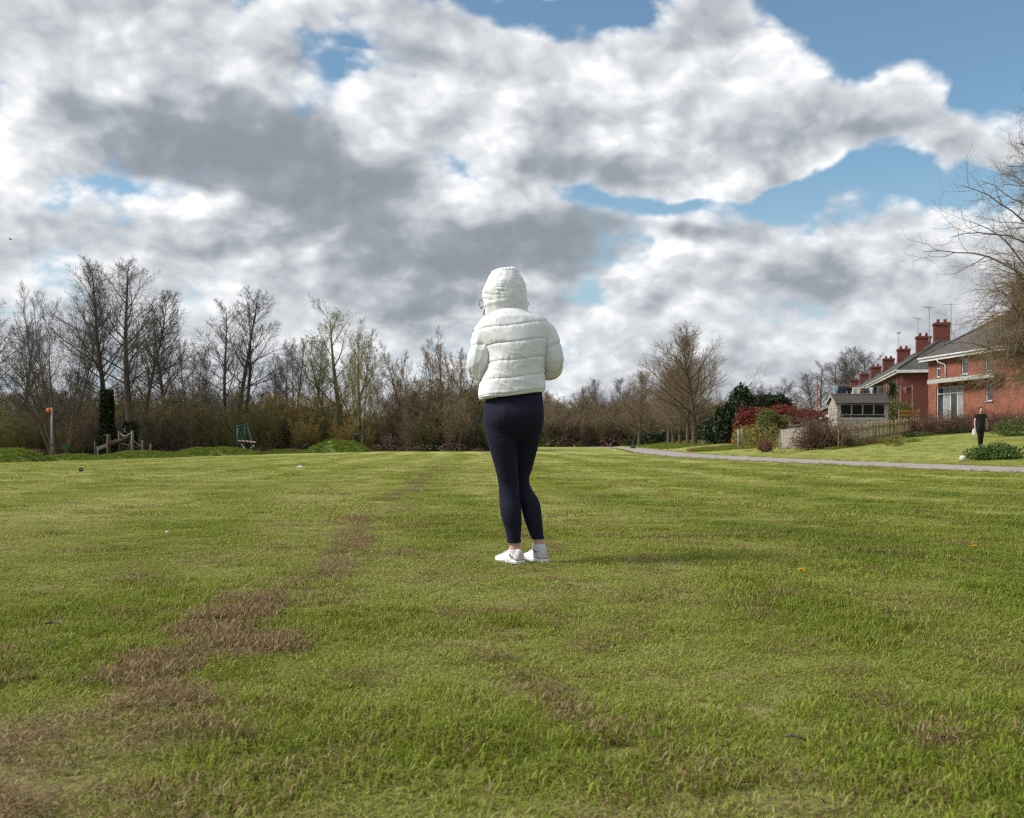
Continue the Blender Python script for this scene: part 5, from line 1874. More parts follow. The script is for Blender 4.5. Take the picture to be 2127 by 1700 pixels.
def build_houses():
    # ---- the nearest brick house
    aA = np.array([0.132, -0.991])
    nA = np.array([0.991, 0.132])
    axA = (aA[0] + nA[0], aA[1] + nA[1])
    brA = make_brick("orange_red_brick", (0.32, 0.100, 0.056), (0.235, 0.068, 0.040), (0.24, 0.145, 0.105), axA)
    slA = make_slate("grey_slate", (0.085, 0.080, 0.078), (0.130, 0.120, 0.115), axA)
    O = np.array([28.7, 70.0]) + aA * 0.55
    zb = tz(*O) + 0.0
    A = House("brick_house", "nearest red brick house with grey slate roof behind the bramble hedge", O, aA, 15.0, 8.2, zb, 6.72, 9.55, brA, slA)
    up = [(0.95, 1.50), (3.95, 4.75), (6.55, 7.35), (10.2, 11.2)]
    front = [(s0, s1, 5.15, 6.48) for s0, s1 in up] + [(1.0, 4.2, 2.2, 4.45), (6.6, 7.3, 3.3, 4.3)]
    A.walls(front=front)
    for k, (s0, s1) in enumerate(up):
        A.window(s0, s1, 5.15, 6.48, 1, transom=5.95 if k else 5.75, curtain=False)
    A.window(1.0, 4.2, 2.2, 4.45, 4, transom=4.0, curtain=True, name="patio_window", sill=False)
    A.window(6.6, 7.3, 3.3, 4.3, 1)
    A.roof(True, True, ov=0.42)
    A.chimney(4.6, None, 1.3, 0.9, 1.25, 3)
    A.chimney(10.5, None, 1.3, 0.9, 1.25, 3)
    mb = MB()
    A.bar(mb, 1.25, 8.6, -0.75, -0.004, 4.74, 4.92)
    cn = mb.build("canopy", M['canopy'], A.root)
    mb = MB()
    A.bar(mb, 1.23, 8.62, -0.79, -0.752, 4.66, 4.94)
    mb.build("canopy_edge", M['plank_green'], cn)
    MB().tube([A.P(1.95, -0.50, 6.28), A.P(1.95, -0.44, 6.12), A.P(2.2, -0.10, 5.95), A.P(2.25, -0.07, 5.8), A.P(2.25, -0.07, 4.95)], 0.05, 8).build("downpipe", M['white_upvc'], A.root, smooth=True)

    # ---- the terrace behind it
    aB = np.array([0.236, 0.972])
    nB = np.array([0.972, -0.236])
    axB = (aB[0] + nB[0], aB[1] + nB[1])
    brB = make_brick("red_terrace_brick", (0.175, 0.042, 0.030), (0.130, 0.030, 0.023), (0.14, 0.065, 0.050), axB)
    slB = make_slate("lichened_slate", (0.075, 0.072, 0.070), (0.120, 0.113, 0.106), axB)
    C0 = np.array([31.0, 80.0])
    names = ["terrace house with a bare dark red end wall and hipped roof beside the nearest house",
             "second terrace house counted from the bare red end wall", "third terrace house counted from the bare red end wall",
             "fourth terrace house counted from the bare red end wall", "fifth terrace house counted from the bare red end wall",
             "sixth terrace house counted from the bare red end wall", "seventh terrace house counted from the bare red end wall",
             "eighth terrace house counted from the bare red end wall", "last and farthest house of the red brick terrace"]
    lens = [12.0, 12.6, 12.2, 12.6, 14.0, 14.0, 18.0, 16.0, 16.0]
    s = 0.0
    for i, lb in enumerate(names):
        Oi = C0 + aB * s
        L = lens[i]
        H = House("terrace_house", lb, Oi, aB, L - 0.01, 7.2, 1.45, 6.66, 9.20, brB, slB, "red brick terrace row")
        wins = [(1.2, 2.1, 5.0, 6.3), (4.2, 5.2, 5.0, 6.3), (7.6, 8.6, 5.0, 6.3)]
        H.walls(front=wins)
        for w in wins:
            H.window(*w, 1, transom=5.8)
        H.roof(i == 0, i == len(names) - 1)
        H.chimney(3.7 if i == 0 else 1.0, None, 1.2, 0.85, 1.15 if i == 0 else 1.0, 2)
        for sd in (0.5, 3.2, 6.5):
            MB().tube([H.P(sd, -0.42, 6.40), H.P(sd, -0.09, 6.1), H.P(sd, -0.09, 3.0), H.P(sd, -0.09, 1.5)], 0.055, 6).build("downpipe", M['gutter_dark'], H.root)
        if i >= 1:
            # back addition with a shallow pale roof
            mb = MB()
            H.bar(mb, 1.5, L - 4.0, -3.4, -0.003, 1.0, 3.7)
            ad = mb.build("back_addition", brB, H.root)
            v = [H.P(1.2, -3.7, 3.72), H.P(L - 3.7, -3.7, 3.72), H.P(L - 3.7, -0.004, 5.0), H.P(1.2, -0.004, 5.0)]
            v2 = [p - np.array([0, 0, 0.10]) for p in v]
            MB().raw(v + v2, [(0, 1, 2, 3), (7, 6, 5, 4), (0, 4, 5, 1), (1, 5, 6, 2), (2, 6, 7, 3), (3, 7, 4, 0)]).build("addition_roof", slB, ad)
            mb = MB()
            H.bar(mb, 1.18, L - 3.68, -3.76, -3.705, 3.50, 3.74)
            mb.build("fascia", M['white_upvc'], ad)
        if i == 0:
            H.aerial(H.P(3.35, 2.6, 9.0), 2.9, R(200))
            H.aerial(H.P(4.1, 4.4, 9.6), 2.6, R(120))
        elif i in (1, 2, 4):
            H.aerial(H.P(0.7, 3.1, 9.6), 2.5, R(170 + 40 * i))
        s += L
    # ---- two roofs farther off, left of the terrace
    slC = make_slate("blue_slate", (0.16, 0.165, 0.175), (0.20, 0.205, 0.21), (1, 0.3))
    brC = make_brick("far_red_brick", (0.27, 0.075, 0.050), (0.22, 0.058, 0.040), (0.20, 0.10, 0.08), (1, 0.3))
    H = House("small_brick_house", "small far house with a blue slate roof beyond the red-leaved bush", (46.0, 168.0), (-0.95, 0.31), 7.0, 6.5, 1.4, 5.2, 7.0, brC, slC)
    H.walls()
    H.roof(False, False)
    H.chimney(5.9, None, 2.0, 1.0, 1.4, 3)
    H.aerial(H.P(4.5, 3.2, 6.8), 4.5, R(180))
    H = House("small_brick_house", "small far house half hidden behind the red-leaved bush, only chimney and ridge showing", (42.5, 185.0), (-0.95, 0.31), 7.0, 6.5, 1.4, 4.6, 6.2, brC, slC)
    H.walls()
    H.roof(False, False)
    H.chimney(5.2, None, 2.2, 1.0, 1.3, 3)


build_houses()


# ------------------------------------------------------------------ gardens: shed, fences, plants, washing
M['shed_wood'] = mat_mottle("weathered_grey_wood", (0.27, 0.245, 0.222), (0.39, 0.355, 0.325), 5.0, 0.85, bump=0.4)
M['felt'] = mat_mottle("roof_felt", (0.055, 0.050, 0.047), (0.090, 0.083, 0.078), 2.0, 0.95, bump=0.3, spec=0.05)
M['picket'] = mat_mottle("mossy_picket_wood", (0.19, 0.145, 0.070), (0.30, 0.235, 0.125), 4.0, 0.9, bump=0.4, c3=(0.24, 0.22, 0.12))
M['plank'] = mat_mottle("bleached_plank", (0.25, 0.225, 0.19), (0.37, 0.335, 0.285), 6.0, 0.9, bump=0.3)
M['orange_wood'] = mat_mottle("orange_stained_wood", (0.42, 0.16, 0.04), (0.55, 0.24, 0.07), 5.0, 0.8)
M['black_board'] = mat_mottle("black_felt_board", (0.02, 0.02, 0.022), (0.04, 0.04, 0.042), 3.0, 0.8)
M['bramble'] = mat_bark("bramble_stem", (0.105, 0.062, 0.048), (0.19, 0.118, 0.088))
M['dead_grass'] = mat_leaf("dead_grass", [(0.30, 0.24, 0.14), (0.38, 0.31, 0.19), (0.24, 0.18, 0.10)], 0.2, 0.8)
M['photinia'] = mat_leaf("red_leaf", [(0.20, 0.022, 0.022), (0.30, 0.035, 0.035), (0.13, 0.030, 0.020), (0.10, 0.055, 0.022)], 0.25, 0.4)
M['conifer'] = mat_leaf("dark_conifer", [(0.012, 0.022, 0.009), (0.022, 0.036, 0.013), (0.036, 0.052, 0.018)], 0.1, 0.6)
M['olive_leaf'] = mat_leaf("olive_leaf", [(0.085, 0.105, 0.025), (0.125, 0.14, 0.038), (0.17, 0.17, 0.055)], 0.3, 0.6)
M['yellow_leaf'] = mat_leaf("yellow_green_leaf", [(0.22, 0.20, 0.05), (0.30, 0.26, 0.07), (0.16, 0.15, 0.04)], 0.3, 0.6)
M['palm_leaf'] = mat_leaf("palm_leaf", [(0.028, 0.050, 0.014), (0.045, 0.070, 0.020), (0.070, 0.092, 0.034)], 0.2, 0.45)
M['red_brown_leaf'] = mat_leaf("red_brown_leaf", [(0.16, 0.060, 0.040), (0.22, 0.090, 0.060), (0.11, 0.045, 0.030)], 0.2, 0.7)


def lumpy(rng, n, rad, seed, fill=0.5, top_only=False, rag=0.75):
    """points through an uneven crown: an ellipsoid swollen and pinched by noise, denser near the skin"""
    d = unit(rng.normal(0, 1, (n, 3)))
    if top_only:
        d[:, 2] = np.abs(d[:, 2])
    b = 1.0 + rag * 1.6 * (fbm(d[:, 0] * 2.6 + seed + 5, d[:, 1] * 2.6 + d[:, 2] * 3.1 + seed, 4) - 0.5)
    b = b + 0.16 * rng.random(n) ** 4
    r = (fill + (1 - fill) * rng.random(n) ** 0.6) * b
    return d * r[:, None] * np.array(rad)


def leafy_bush(name, label, px, Y, rad, zc, mat, n, leaf, seed, group=None, cat="bush", twig='twig_brown', lobes=None, x=None, fill=0.45):
    rng = np.random.default_rng(seed)
    X = (px - 1063.5) / FPX * Y if x is None else x
    z = tz(X, Y)
    root = thing(name, label, cat, (X, Y, z), 0, group)
    lobes = lobes or [(0, 0, zc, 1.0)]
    P = []
    for lx, ly, lz, k in lobes:
        P.append(lumpy(rng, int(n * k), np.array(rad) * k ** 0.5, seed + lx * 3, fill) + np.array([lx, ly, lz]))
    P = np.concatenate(P)
    P[:, 2] = np.maximum(P[:, 2], 0.02 + 0.1 * rng.random(len(P)))
    V, F = leaf_quads(rng, P, leaf)
    o = obj("foliage", V, F, mat, root, world=False)
    m = 26
    a = rng.random(m) * 6.28
    tgt = P[rng.integers(0, len(P), m)]
    p0 = np.stack([0.15 * np.cos(a), 0.15 * np.sin(a), np.full(m, -0.1)], 1)
    L = np.stack([p0, p0 * 0.4 + tgt * 0.5 * np.array([0.7, 0.7, 1.0]), tgt], 1)
    Rr = np.tile(np.array([0.03, 0.02, 0.008]), (m, 1))
    obj("stems", *tubes(L, Rr, 5), M[twig], root, world=False)
    return root


def bramble_mass(name, label, x0, y0, x1, y1, h, w, n, seed, mat='bramble', leaf=None, nleaf=0, hfun=None, cat="hedge"):
    """dead briars arching over one another along a line"""
    rng = np.random.default_rng(seed)
    cx, cy = (x0 + x1) / 2, (y0 + y1) / 2
    z = tz(cx, cy)
    root = thing(name, label, cat, (cx, cy, z))
    t = rng.random(n)
    hf = np.ones(n) if hfun is None else hfun(t)
    bx, by = x0 + (x1 - x0) * t + rng.normal(0, w * 0.3, n), y0 + (y1 - y0) * t + rng.normal(0, w * 0.3, n)
    bz = terrain(bx, by)
    p0 = np.stack([bx - cx, by - cy, bz - z - 0.05], 1)
    d0 = unit(np.stack([rng.normal(0, 0.5, n), rng.normal(0, 0.5, n), 1.0 + 0 * t], 1))
    A, AR = run_lines(rng, p0, d0, h * hf * rng.uniform(1.0, 1.9, n), 9, 0.16, 0.06, rng.uniform(0.010, 0.019, n), rmin=0.006, curl=-0.42)
    A[..., 2] = np.maximum(A[..., 2], 0.03)
    AL = np.linalg.norm(np.diff(A, axis=1), axis=2).sum(1)
    B, BR, BL = spawn(rng, A, AR, AL, 8, 0.12, 1.0, 55, 45, lambda q: 0.26 * (1.1 - 0.3 * q), 3, 0.2, -0.02, 0.01, 0.007, curl=-0.2)
    obj("stems", *merge([tubes(A, AR, 4), tubes(B, BR, 3)]), M[mat], root, world=False)
    if nleaf:
        tips = B.reshape(-1, 3)
        q = tips[rng.integers(0, len(tips), nleaf)] + rng.normal(0, 0.05, (nleaf, 3))
        obj("dead_leaves", *leaf_quads(rng, q, 0.09), leaf, root, world=False)
    return root


def build_gardens():
    rng = np.random.default_rng(12)
    # ---- shed
    Y = 63.0
    p0, p1 = gx(1739, Y), gx(1845, Y)
    zg = min(p0[2], p1[2]) - 0.1
    wd = p1[0] - p0[0]
    dp = 2.2
    lean = 0.06                                       # the gable end runs back to the left in the picture
    ze, zr = CAM_H + (HOR - 836) / FPX * Y, CAM_H + (HOR - 818) / FPX * Y
    S = thing("garden_shed", "weathered grey garden shed with four dark windows behind the picket fence", "shed", (p0[0], Y, zg))
    o = np.array([p0[0], Y, 0.0])
    u, v = np.array([1.0, 0, 0]), np.array([lean, 1.0, 0]) / math.hypot(lean, 1.0)
    mb = MB()
    # boarded walls: each feather-edge board its own strip, the lower edge proud
    nb = 13
    win = (0.20, wd - 0.22, ze - 0.80, ze - 0.13)
    for k in range(nb):
        z0, z1 = zg + (ze - zg) * k / nb, zg + (ze - zg) * (k + 1) / nb
        for org, d, ln, out_ in ((o, u, wd, -v), (o + v * dp, -v, dp, -u)):
            segs = [(0, ln)]
            if d is u and z1 > win[2] and z0 < win[3]:
                segs = [(0, win[0]), (win[1], ln)]
            for a0, a1 in segs:
                bm_ = MB()
                q = org + d * a0
                base = [q + out_ * 0.022 + np.array([0, 0, z0]), q + d * (a1 - a0) + out_ * 0.022 + np.array([0, 0, z0]), q + d * (a1 - a0) + out_ * 0.006 + np.array([0, 0, z1]), q + out_ * 0.006 + np.array([0, 0, z1])]
                back = [p - out_ * 0.03 for p in base]
                bm_.raw(base + back, [(0, 1, 2, 3), (7, 6, 5, 4), (0, 4, 5, 1), (1, 5, 6, 2), (2, 6, 7, 3), (3, 7, 4, 0)])
                bm_.build("board", M['shed_wood'], S)
    inner = MB()
    inner.frame_box(o + u * 0.04 + v * 0.05 + np.array([0, 0, zg]), u * (wd - 0.08), v * (dp - 0.06), (0, 0, ze - zg - 0.02))
    inner.build("carcass", M['black_board'], S)
    # gable triangle
    g0, g1, g2 = o + np.array([0, 0, ze]), o + v * dp + np.array([0, 0, ze]), o + v * dp * 0.5 + np.array([0, 0, zr - 0.04])
    MB().raw([g0 - u * 0.012, g1 - u * 0.012, g2 - u * 0.012, g0 + u * 0.03, g1 + u * 0.03, g2 + u * 0.03], [(0, 2, 1), (3, 4, 5), (0, 1, 4, 3), (1, 2, 5, 4), (2, 0, 3, 5)]).build("gable", M['shed_wood'], S)
    # windows
    n = 4
    for k in range(n):
        a0, a1 = win[0] + (win[1] - win[0]) * k / n, win[0] + (win[1] - win[0]) * (k + 1) / n
        fm = MB()
        for (s0, s1, z0, z1) in ((a0, a1, win[2], win[2] + 0.035), (a0, a1, win[3] - 0.035, win[3]), (a0, a0 + 0.035, win[2] + 0.035, win[3] - 0.035), (a1 - 0.035, a1, win[2] + 0.035, win[3] - 0.035)):
            fm.frame_box(o + u * s0 - v * 0.02 + np.array([0, 0, z0]), u * (s1 - s0), v * 0.045, (0, 0, z1 - z0))
        f = fm.build("window", M['shed_wood'], S)
        MB().frame_box(o + u * (a0 + 0.03) + v * 0.004 + np.array([0, 0, win[2] + 0.03]), u * (a1 - a0 - 0.06), v * 0.008, (0, 0, win[3] - win[2] - 0.06)).build("pane", M['dark_pane'], f)
    # felt roof with bargeboard
    ov = 0.14
    r = [o - u * ov - v * ov + np.array([0, 0, ze - 0.04]), o + u * (wd + ov) - v * ov + np.array([0, 0, ze - 0.04]), o + u * (wd + ov) + v * dp * 0.5 + np.array([0, 0, zr]), o - u * ov + v * dp * 0.5 + np.array([0, 0, zr]),
         o + u * (wd + ov) + v * (dp + ov) + np.array([0, 0, ze - 0.04]), o - u * ov + v * (dp + ov) + np.array([0, 0, ze - 0.04])]
    r2 = [p + np.array([0, 0, -0.05]) for p in r]
    ro = MB().raw(r + r2, [(0, 1, 2, 3), (3, 2, 4, 5), (9, 8, 7, 6), (11, 10, 8, 9), (0, 6, 7, 1), (1, 7, 8, 2), (2, 8, 10, 4), (4, 10, 11, 5), (5, 11, 9, 3), (3, 9, 6, 0)]).build("roof", M['felt'], S)
    MB().frame_box(r[3] + np.array([0, -0.06, 0.003]), u * (wd + 2 * ov), v * 0.12, (0, 0, 0.05)).build("ridge_cap", M['plank'], ro)
    for a, b in ((r[0], r[3]), (r[3], r[5])):
        d = b - a
        MB().frame_box(a - u * 0.025 + np.array([0, 0, -0.13]), u * 0.022, d, (0, 0, 0.135)).build("bargeboard", M['plank'], ro)

    # ---- picket fence: every picket a piece
    F0, F1 = gx(1745, 51.5), gx(1905, 60.5)
    d = F1 - F0
    Lf = np.hypot(d[0], d[1])
    fd = np.array([d[0], d[1], 0]) / Lf
    fn = np.array([fd[1], -fd[0], 0])
    PF = thing("picket_fence", "mossy pointed picket fence in front of the grey shed", "fence", tuple(F0))
    w, h = 0.135, 1.12
    pv = [np.zeros(3), fd * w, fd * w + np.array([0, 0, h - 0.11]), fd * w * 0.5 + np.array([0, 0, h]), np.array([0, 0, h - 0.11])]
    pv2 = [p - fn * 0.022 for p in pv]
    pm = mesh_data("picket", np.array(pv + pv2), [(0, 1, 2, 3, 4), (9, 8, 7, 6, 5), (0, 5, 6, 1), (1, 6, 7, 2), (2, 7, 8, 3), (3, 8, 9, 4), (4, 9, 5, 0)], M['picket'])
    n = int(Lf / 0.235)
    for k in range(n):
        s = Lf * (k + 0.5) / n
        q = F0 + fd * s + fn * 0.0
        zz = tz(q[0], q[1])
        if k in (9, 17):
            continue
        o_ = bpy.data.objects.new("picket", pm)
        COL.objects.link(o_)
        o_.parent = PF
        o_.location = (q[0] - F0[0], q[1] - F0[1], zz - F0[2] + rng.uniform(-0.03, 0.05))
        o_.rotation_euler = (rng.normal(0, 0.012), rng.normal(0, 0.03), 0)
        o_.scale = (1, 1, rng.uniform(0.95, 1.04))
    for hz in (0.28, 0.82):
        rm = MB()
        for k in range(10):
            a, b = F0 + fd * Lf * k / 10, F0 + fd * Lf * (k + 1) / 10
            a[2], b[2] = tz(a[0], a[1]) + hz, tz(b[0], b[1]) + hz
            rm.frame_box(a - fn * 0.075, b - a, -fn * 0.0 + fn * 0.045, (0, 0, 0.08))
        rm.build("rail", M['picket'], PF)
    for k in range(6):
        q = F0 + fd * Lf * k / 5.0 - fn * 0.13
        MB().frame_box((q[0], q[1], tz(q[0], q[1]) - 0.3), fd * 0.09, fn * 0.05, (0, 0, 1.35)).build("post", M['picket'], PF)

    # ---- bleached plank fence and black board beside the bramble heap
    Yq = 57.0
    a, b = gx(1621, Yq), gx(1682, Yq - 1.5)
    PF = thing("plank_fence", "short bleached plank fence between bramble heap and garden shrubs", "fence", tuple(a))
    n = 9
    for k in range(n):
        p, q = a + (b - a) * (k + 0.03) / n, a + (b - a) * (k + 0.97) / n
        zt = 0.80 + 0.012 * k + rng.uniform(-0.015, 0.015)
        MB().frame_box((p[0], p[1], min(p[2], q[2]) - 0.15), (q - p) * np.array([1, 1, 0]), (0, 0.022, 0), (0, 0, zt + 0.45)).build("plank", M['plank'], PF)
    MB().frame_box((a[0], a[1] + 0.03, a[2] + 0.35), (b - a), (0, 0.05, 0), (0, 0, 0.08)).build("rail", M['plank'], PF)
    MB().frame_box((a[0] - 0.07, a[1] - 0.03, a[2] - 0.2), (0.08, 0, 0), (0, 0.08, 0), (0, 0, 1.05)).build("post", M['plank'], PF)
    q = gx(1623, 59.5)
    o_ = MB().frame_box((q[0], q[1], q[2] + 0.55), (1.4, -0.1, 0.03), (0, 0.05, 0), (0, 0, 0.70)).build("black_board", M['black_board'])
    tag(o_, "black felted board standing behind the bleached plank fence", "board")
    q = gx(1641, 62.0)
    o_ = thing("rail_fence", "low pale timber rail fence between black board and shed", "fence", tuple(q))
    for k in range(3):
        MB().frame_box((q[0], q[1], q[2] + 0.75 + 0.2 * k), (2.3, 0, 0.06), (0, 0.04, 0), (0, 0, 0.10)).build("rail", M['plank'], o_)
    for k in range(4):
        MB().frame_box((q[0] + 0.7 * k, q[1] + 0.045, q[2] - 0.2), (0.07, 0, 0), (0, 0.07, 0), (0, 0, 1.6)).build("post", M['plank'], o_)

    # ---- dead brambles
    c = gx(1706, 52.5)
    bramble_mass("bramble_heap", "tall conical heap of dead brown brambles at the end of the picket fence", c[0] - 0.9, c[1] + 0.2, c[0] + 1.3, c[1] - 0.1, 1.25, 0.55, 330, 5, leaf=M['dead_leaf'], nleaf=2600,
                 hfun=lambda t: 0.35 + 1.0 * np.exp(-((t - 0.36) / 0.30) ** 2), cat="bramble")
    c0, c1 = gx(1902, 59.4), gx(2040, 63.0)
    bramble_mass("bramble_hedge", "reddish dead bramble hedge below the nearest brick house", c0[0], c0[1], c1[0], c1[1], 0.95, 0.5, 620, 6, leaf=M['dead_leaf'], nleaf=3000)
    c0, c1 = gx(2040, 62.0), gx(2160, 58.0)
    bramble_mass("bramble_hedge", "dead bramble hedge behind the person in black", c0[0], c0[1], c1[0], c1[1], 1.0, 0.5, 380, 7, leaf=M['dead_leaf'], nleaf=1500)
    # ---- leafy shrubs
    leafy_bush("red_bush", "large red-leaved bush beyond the plank fence", 1585, 76, (1.5, 1.2, 1.15), 1.6, M['photinia'], 5200, 0.16, 21, lobes=[(-0.6, 0, 1.55, 1.0), (1.7, 0.6, 2.0, 0.7), (0.5, 0.2, 1.2, 0.6)])
    leafy_bush("red_bush", "low spread of red-leaved bush beside the grey shed", 1680, 70, (0.9, 0.7, 0.42), 1.75, M['photinia'], 1300, 0.14, 22)
    leafy_bush("conifer_bush", "bright green feathery conifer bush in front of the red-leaved bush", 1607, 69, (0.95, 0.8, 1.0), 1.35, M['olive_leaf'], 5200, 0.11, 23, lobes=[(-0.35, 0, 1.45, 0.8), (0.75, 0, 1.2, 0.55)])
    leafy_bush("garden_shrub", "straggly yellowish shrub on the bank below the red-leaved bush", 1580, 64, (1.35, 1.0, 0.75), 0.75, M['yellow_leaf'], 1500, 0.10, 24, twig='twig_gold')
    leafy_bush("garden_shrub", "small rounded red-brown shrub on the grassy bank", 1590, 55, (0.48, 0.45, 0.36), 0.30, M['red_brown_leaf'], 1500, 0.07, 25)
    leafy_bush("garden_shrub", "olive green shrub under the palm beside the shed", 1862, 69, (1.2, 1.0, 1.1), 1.3, M['olive_leaf'], 4200, 0.12, 26)
    leafy_bush("garden_shrub", "brown twiggy shrub at the foot of the bare red end wall", 1893, 74, (1.4, 1.0, 0.8), 0.8, M['dead_leaf'], 1800, 0.10, 27)
    leafy_bush("garden_shrub", "bare olive shrub at the low end of the grassy bank", 1548, 72, (1.0, 0.9, 0.8), 0.7, M['yellow_leaf'], 900, 0.10, 28, twig='twig_olive')
    leafy_bush("conifer_tree", "dark dense conifer beside the avenue", 1532, 90, (1.35, 1.2, 2.55), 2.4, M['conifer'], 9000, 0.26, 29, cat="tree", lobes=[(0.55, 0, 3.6, 0.32), (0.3, 0, 2.5, 0.6), (-0.7, 0.1, 2.3, 0.3), (-1.0, 0.1, 1.5, 0.5), (0.2, -0.2, 1.1, 0.6)])
    leafy_bush("conifer_tree", "low dark conifer hedge trailing behind the avenue trunks", 1490, 96, (1.5, 1.0, 1.1), 1.2, M['conifer'], 5200, 0.20, 30, cat="tree")
    leafy_bush("evergreen_tree", "dark flat-topped evergreen below the round bare tree", 1605, 146, (2.5, 1.8, 1.15), 5.0, M['conifer'], 5200, 0.36, 31, cat="tree")
    leafy_bush("nettle_patch", "low mound of bright green nettles beside the football", 2068, 34.5, (0.95, 0.55, 0.42), 0.10, M['nettle'], 4200, 0.085, 32, cat="plant")
    leafy_bush("nettle_patch", "green weeds at the frame edge under the drooping tree", 2120, 52, (1.5, 0.8, 0.6), 0.25, M['nettle'], 2600, 0.10, 33, cat="plant")
    leafy_bush("nettle_patch", "green weeds at the foot of the bramble hedge", 1985, 60.5, (0.8, 0.4, 0.35), 0.12, M['nettle'], 1200, 0.08, 34, cat="plant")
    leafy_bush("nettle_patch", "low green weeds below the end of the picket fence", 1905, 58.6, (0.9, 0.4, 0.22), 0.08, M['nettle'], 900, 0.08, 35, cat="plant")

    # ---- cabbage palm
    q = gx(1853, 71.0)
    hz = CAM_H + (HOR - 806) / FPX * 71.0 - q[2]
    PT = thing("palm_tree", "spiky green palm between the shed and the terrace wall", "palm", tuple(q))
    MB().tube([(0, 0, -0.2), (0.04, 0, hz * 0.4), (0.02, 0, hz * 0.75), (0, 0, hz)], [0.12, 0.10, 0.09, 0.10], 9).build("trunk", M['bark_brown'], PT, smooth=True, world=False)
    r2 = np.random.default_rng(44)
    nl = 130
    dd = unit(r2.normal(0, 1, (nl, 3)) + np.array([0, 0, 0.45]))
    L, Rr = [], []
    V, F = [], []
    for k in range(nl):
        e = dd[k]
        sd = unit(np.cross(e, np.array([0, 0, 1.0]) + 0.01))
        ln = r2.uniform(0.65, 0.95)
        p = [np.array([0, 0, hz]) + e * ln * t_ + np.array([0, 0, -0.28 * t_ * t_]) for t_ in (0.05, 0.4, 0.75, 1.0)]
        ws = (0.022, 0.042, 0.030, 0.003)
        b = len(V)
        for pp, ww in zip(p, ws):
            V += [pp - sd * ww, pp + sd * ww]
        F += [(b + 2 * i, b + 2 * i + 1, b + 2 * i + 3, b + 2 * i + 2) for i in range(3)]
    obj("fronds", np.array(V), F, M['palm_leaf'], PT, world=False)

    # ---- dead silvery stump, orange boards, orange trellis
    q = gx(1534, 66.0)
    st = thing("dead_tree", "short silvery dead tree stump with stubby branches on the bank", "tree", tuple(q))
    mb = MB().tube([(0, 0, -0.1), (0.02, 0, 0.7), (-0.03, 0, 1.25)], [0.10, 0.08, 0.06], 8).tube([(0.18, 0, -0.1), (0.22, 0, 0.8), (0.20, 0.02, 1.30)], [0.08, 0.07, 0.05], 8)
    mb.tube([(-0.02, 0, 0.75), (-0.22, 0.05, 0.92), (-0.40, 0.05, 0.95)], [0.04, 0.03, 0.015], 6).tube([(0.0, 0, 1.0), (-0.15, 0, 1.22)], [0.035, 0.015], 6)
    mb.build("trunk", M['plank'], st, smooth=True, world=False)
    q = gx(1519, 72.0)
    st = thing("board_fence", "little orange board fence beside the dark conifer", "fence", tuple(q))
    for k in range(5):
        MB().frame_box((q[0] + 0.11 * k, q[1], q[2] - 0.1), (0.10, 0, 0), (0, 0.03, 0), (0, 0, 0.72 + 0.03 * (k % 2))).build("board", M['orange_wood'], st)
    MB().frame_box((q[0], q[1] + 0.032, q[2] + 0.35), (0.54, 0, 0), (0, 0.03, 0), (0, 0, 0.06)).build("rail", M['orange_wood'], st)
    q = gx(1458, 100.0)
    st = thing("board_fence", "pale board fence end behind the largest avenue trunk", "fence", tuple(q))
    for k in range(5):
        MB().frame_box((q[0] + 0.21 * k, q[1], q[2] - 0.1), (0.19, 0, 0), (0, 0.03, 0), (0, 0, 0.95 - 0.05 * k)).build("board", M['plank'] if k < 2 else M['picket'], st)
    q = gx(1868, 66.0)
    st = thing("trellis", "low orange trellis above the picket fence", "trellis", tuple(q))
    zt = CAM_H + (HOR - 853) / FPX * 66.0 - q[2]
    for k in range(16):
        MB().frame_box((q[0] + 0.085 * k, q[1], q[2] + zt - 0.42), (0.03, 0, 0), (0, 0.02, 0), (0, 0, 0.42)).build("slat", M['orange_wood'], st)
    for k in range(2):
        MB().frame_box((q[0], q[1] - 0.021, q[2] + zt - 0.36 + 0.24 * k), (1.32, 0, 0), (0, 0.018, 0), (0, 0, 0.035)).build("rail", M['orange_wood'], st)
    for k in (0, 1):
        MB().frame_box((q[0] - 0.04 + 1.32 * k, q[1], q[2] - 0.2), (0.05, 0, 0), (0, 0.05, 0), (0, 0, zt + 0.30)).build("post", M['plank'], st)
    # tall thin flag pole / washing-line pole
    q = gx(1698, 80.0)
    st = thing("pole", "thin dark red pole rising behind the shed", "pole", tuple(q))
    MB().tube([(0, 0, -0.2), (0, 0, CAM_H + (HOR - 793) / FPX * 80 - q[2])], 0.045, 8).build("shaft", M['terracotta'], st, world=False)
    MB().tube([(-0.12, 0, 2.9), (0.12, 0, 2.9)], 0.02, 6).build("cross_piece", M['terracotta'], st, world=False)

    # ---- washing on the line
    cloth = {}

    def cmat(c):
        if c not in cloth:
            cloth[c] = mat_mottle("cloth_%d" % len(cloth), tuple(v_ * 0.85 for v_ in c), c, 6.0, 0.9)
        return cloth[c]

    def garment(label, px0, px1, py0, py1, Yg, col, kind, seed):
        a, b = at(px0, py0, Yg), at(px1, py1, Yg)
        wdt, hgt = b[0] - a[0], a[2] - b[2]
        r_ = np.random.default_rng(seed)
        nx_, nz_ = 11, 12
        U, Wv = np.meshgrid(np.linspace(0, 1, nx_), np.linspace(0, 1, nz_))
        half = np.ones_like(U)
        xx = a[0] + wdt * U
        if kind == 'shirt':
            body = np.where(Wv < 0.33, 1.0, 0.62)
            xx = a[0] + wdt * (0.5 + (U - 0.5) * body)
        elif kind == 'trousers':
            xx = a[0] + wdt * (U + 0.10 * np.sign(U - 0.5) * Wv * (np.abs(U - 0.5) < 0.2))
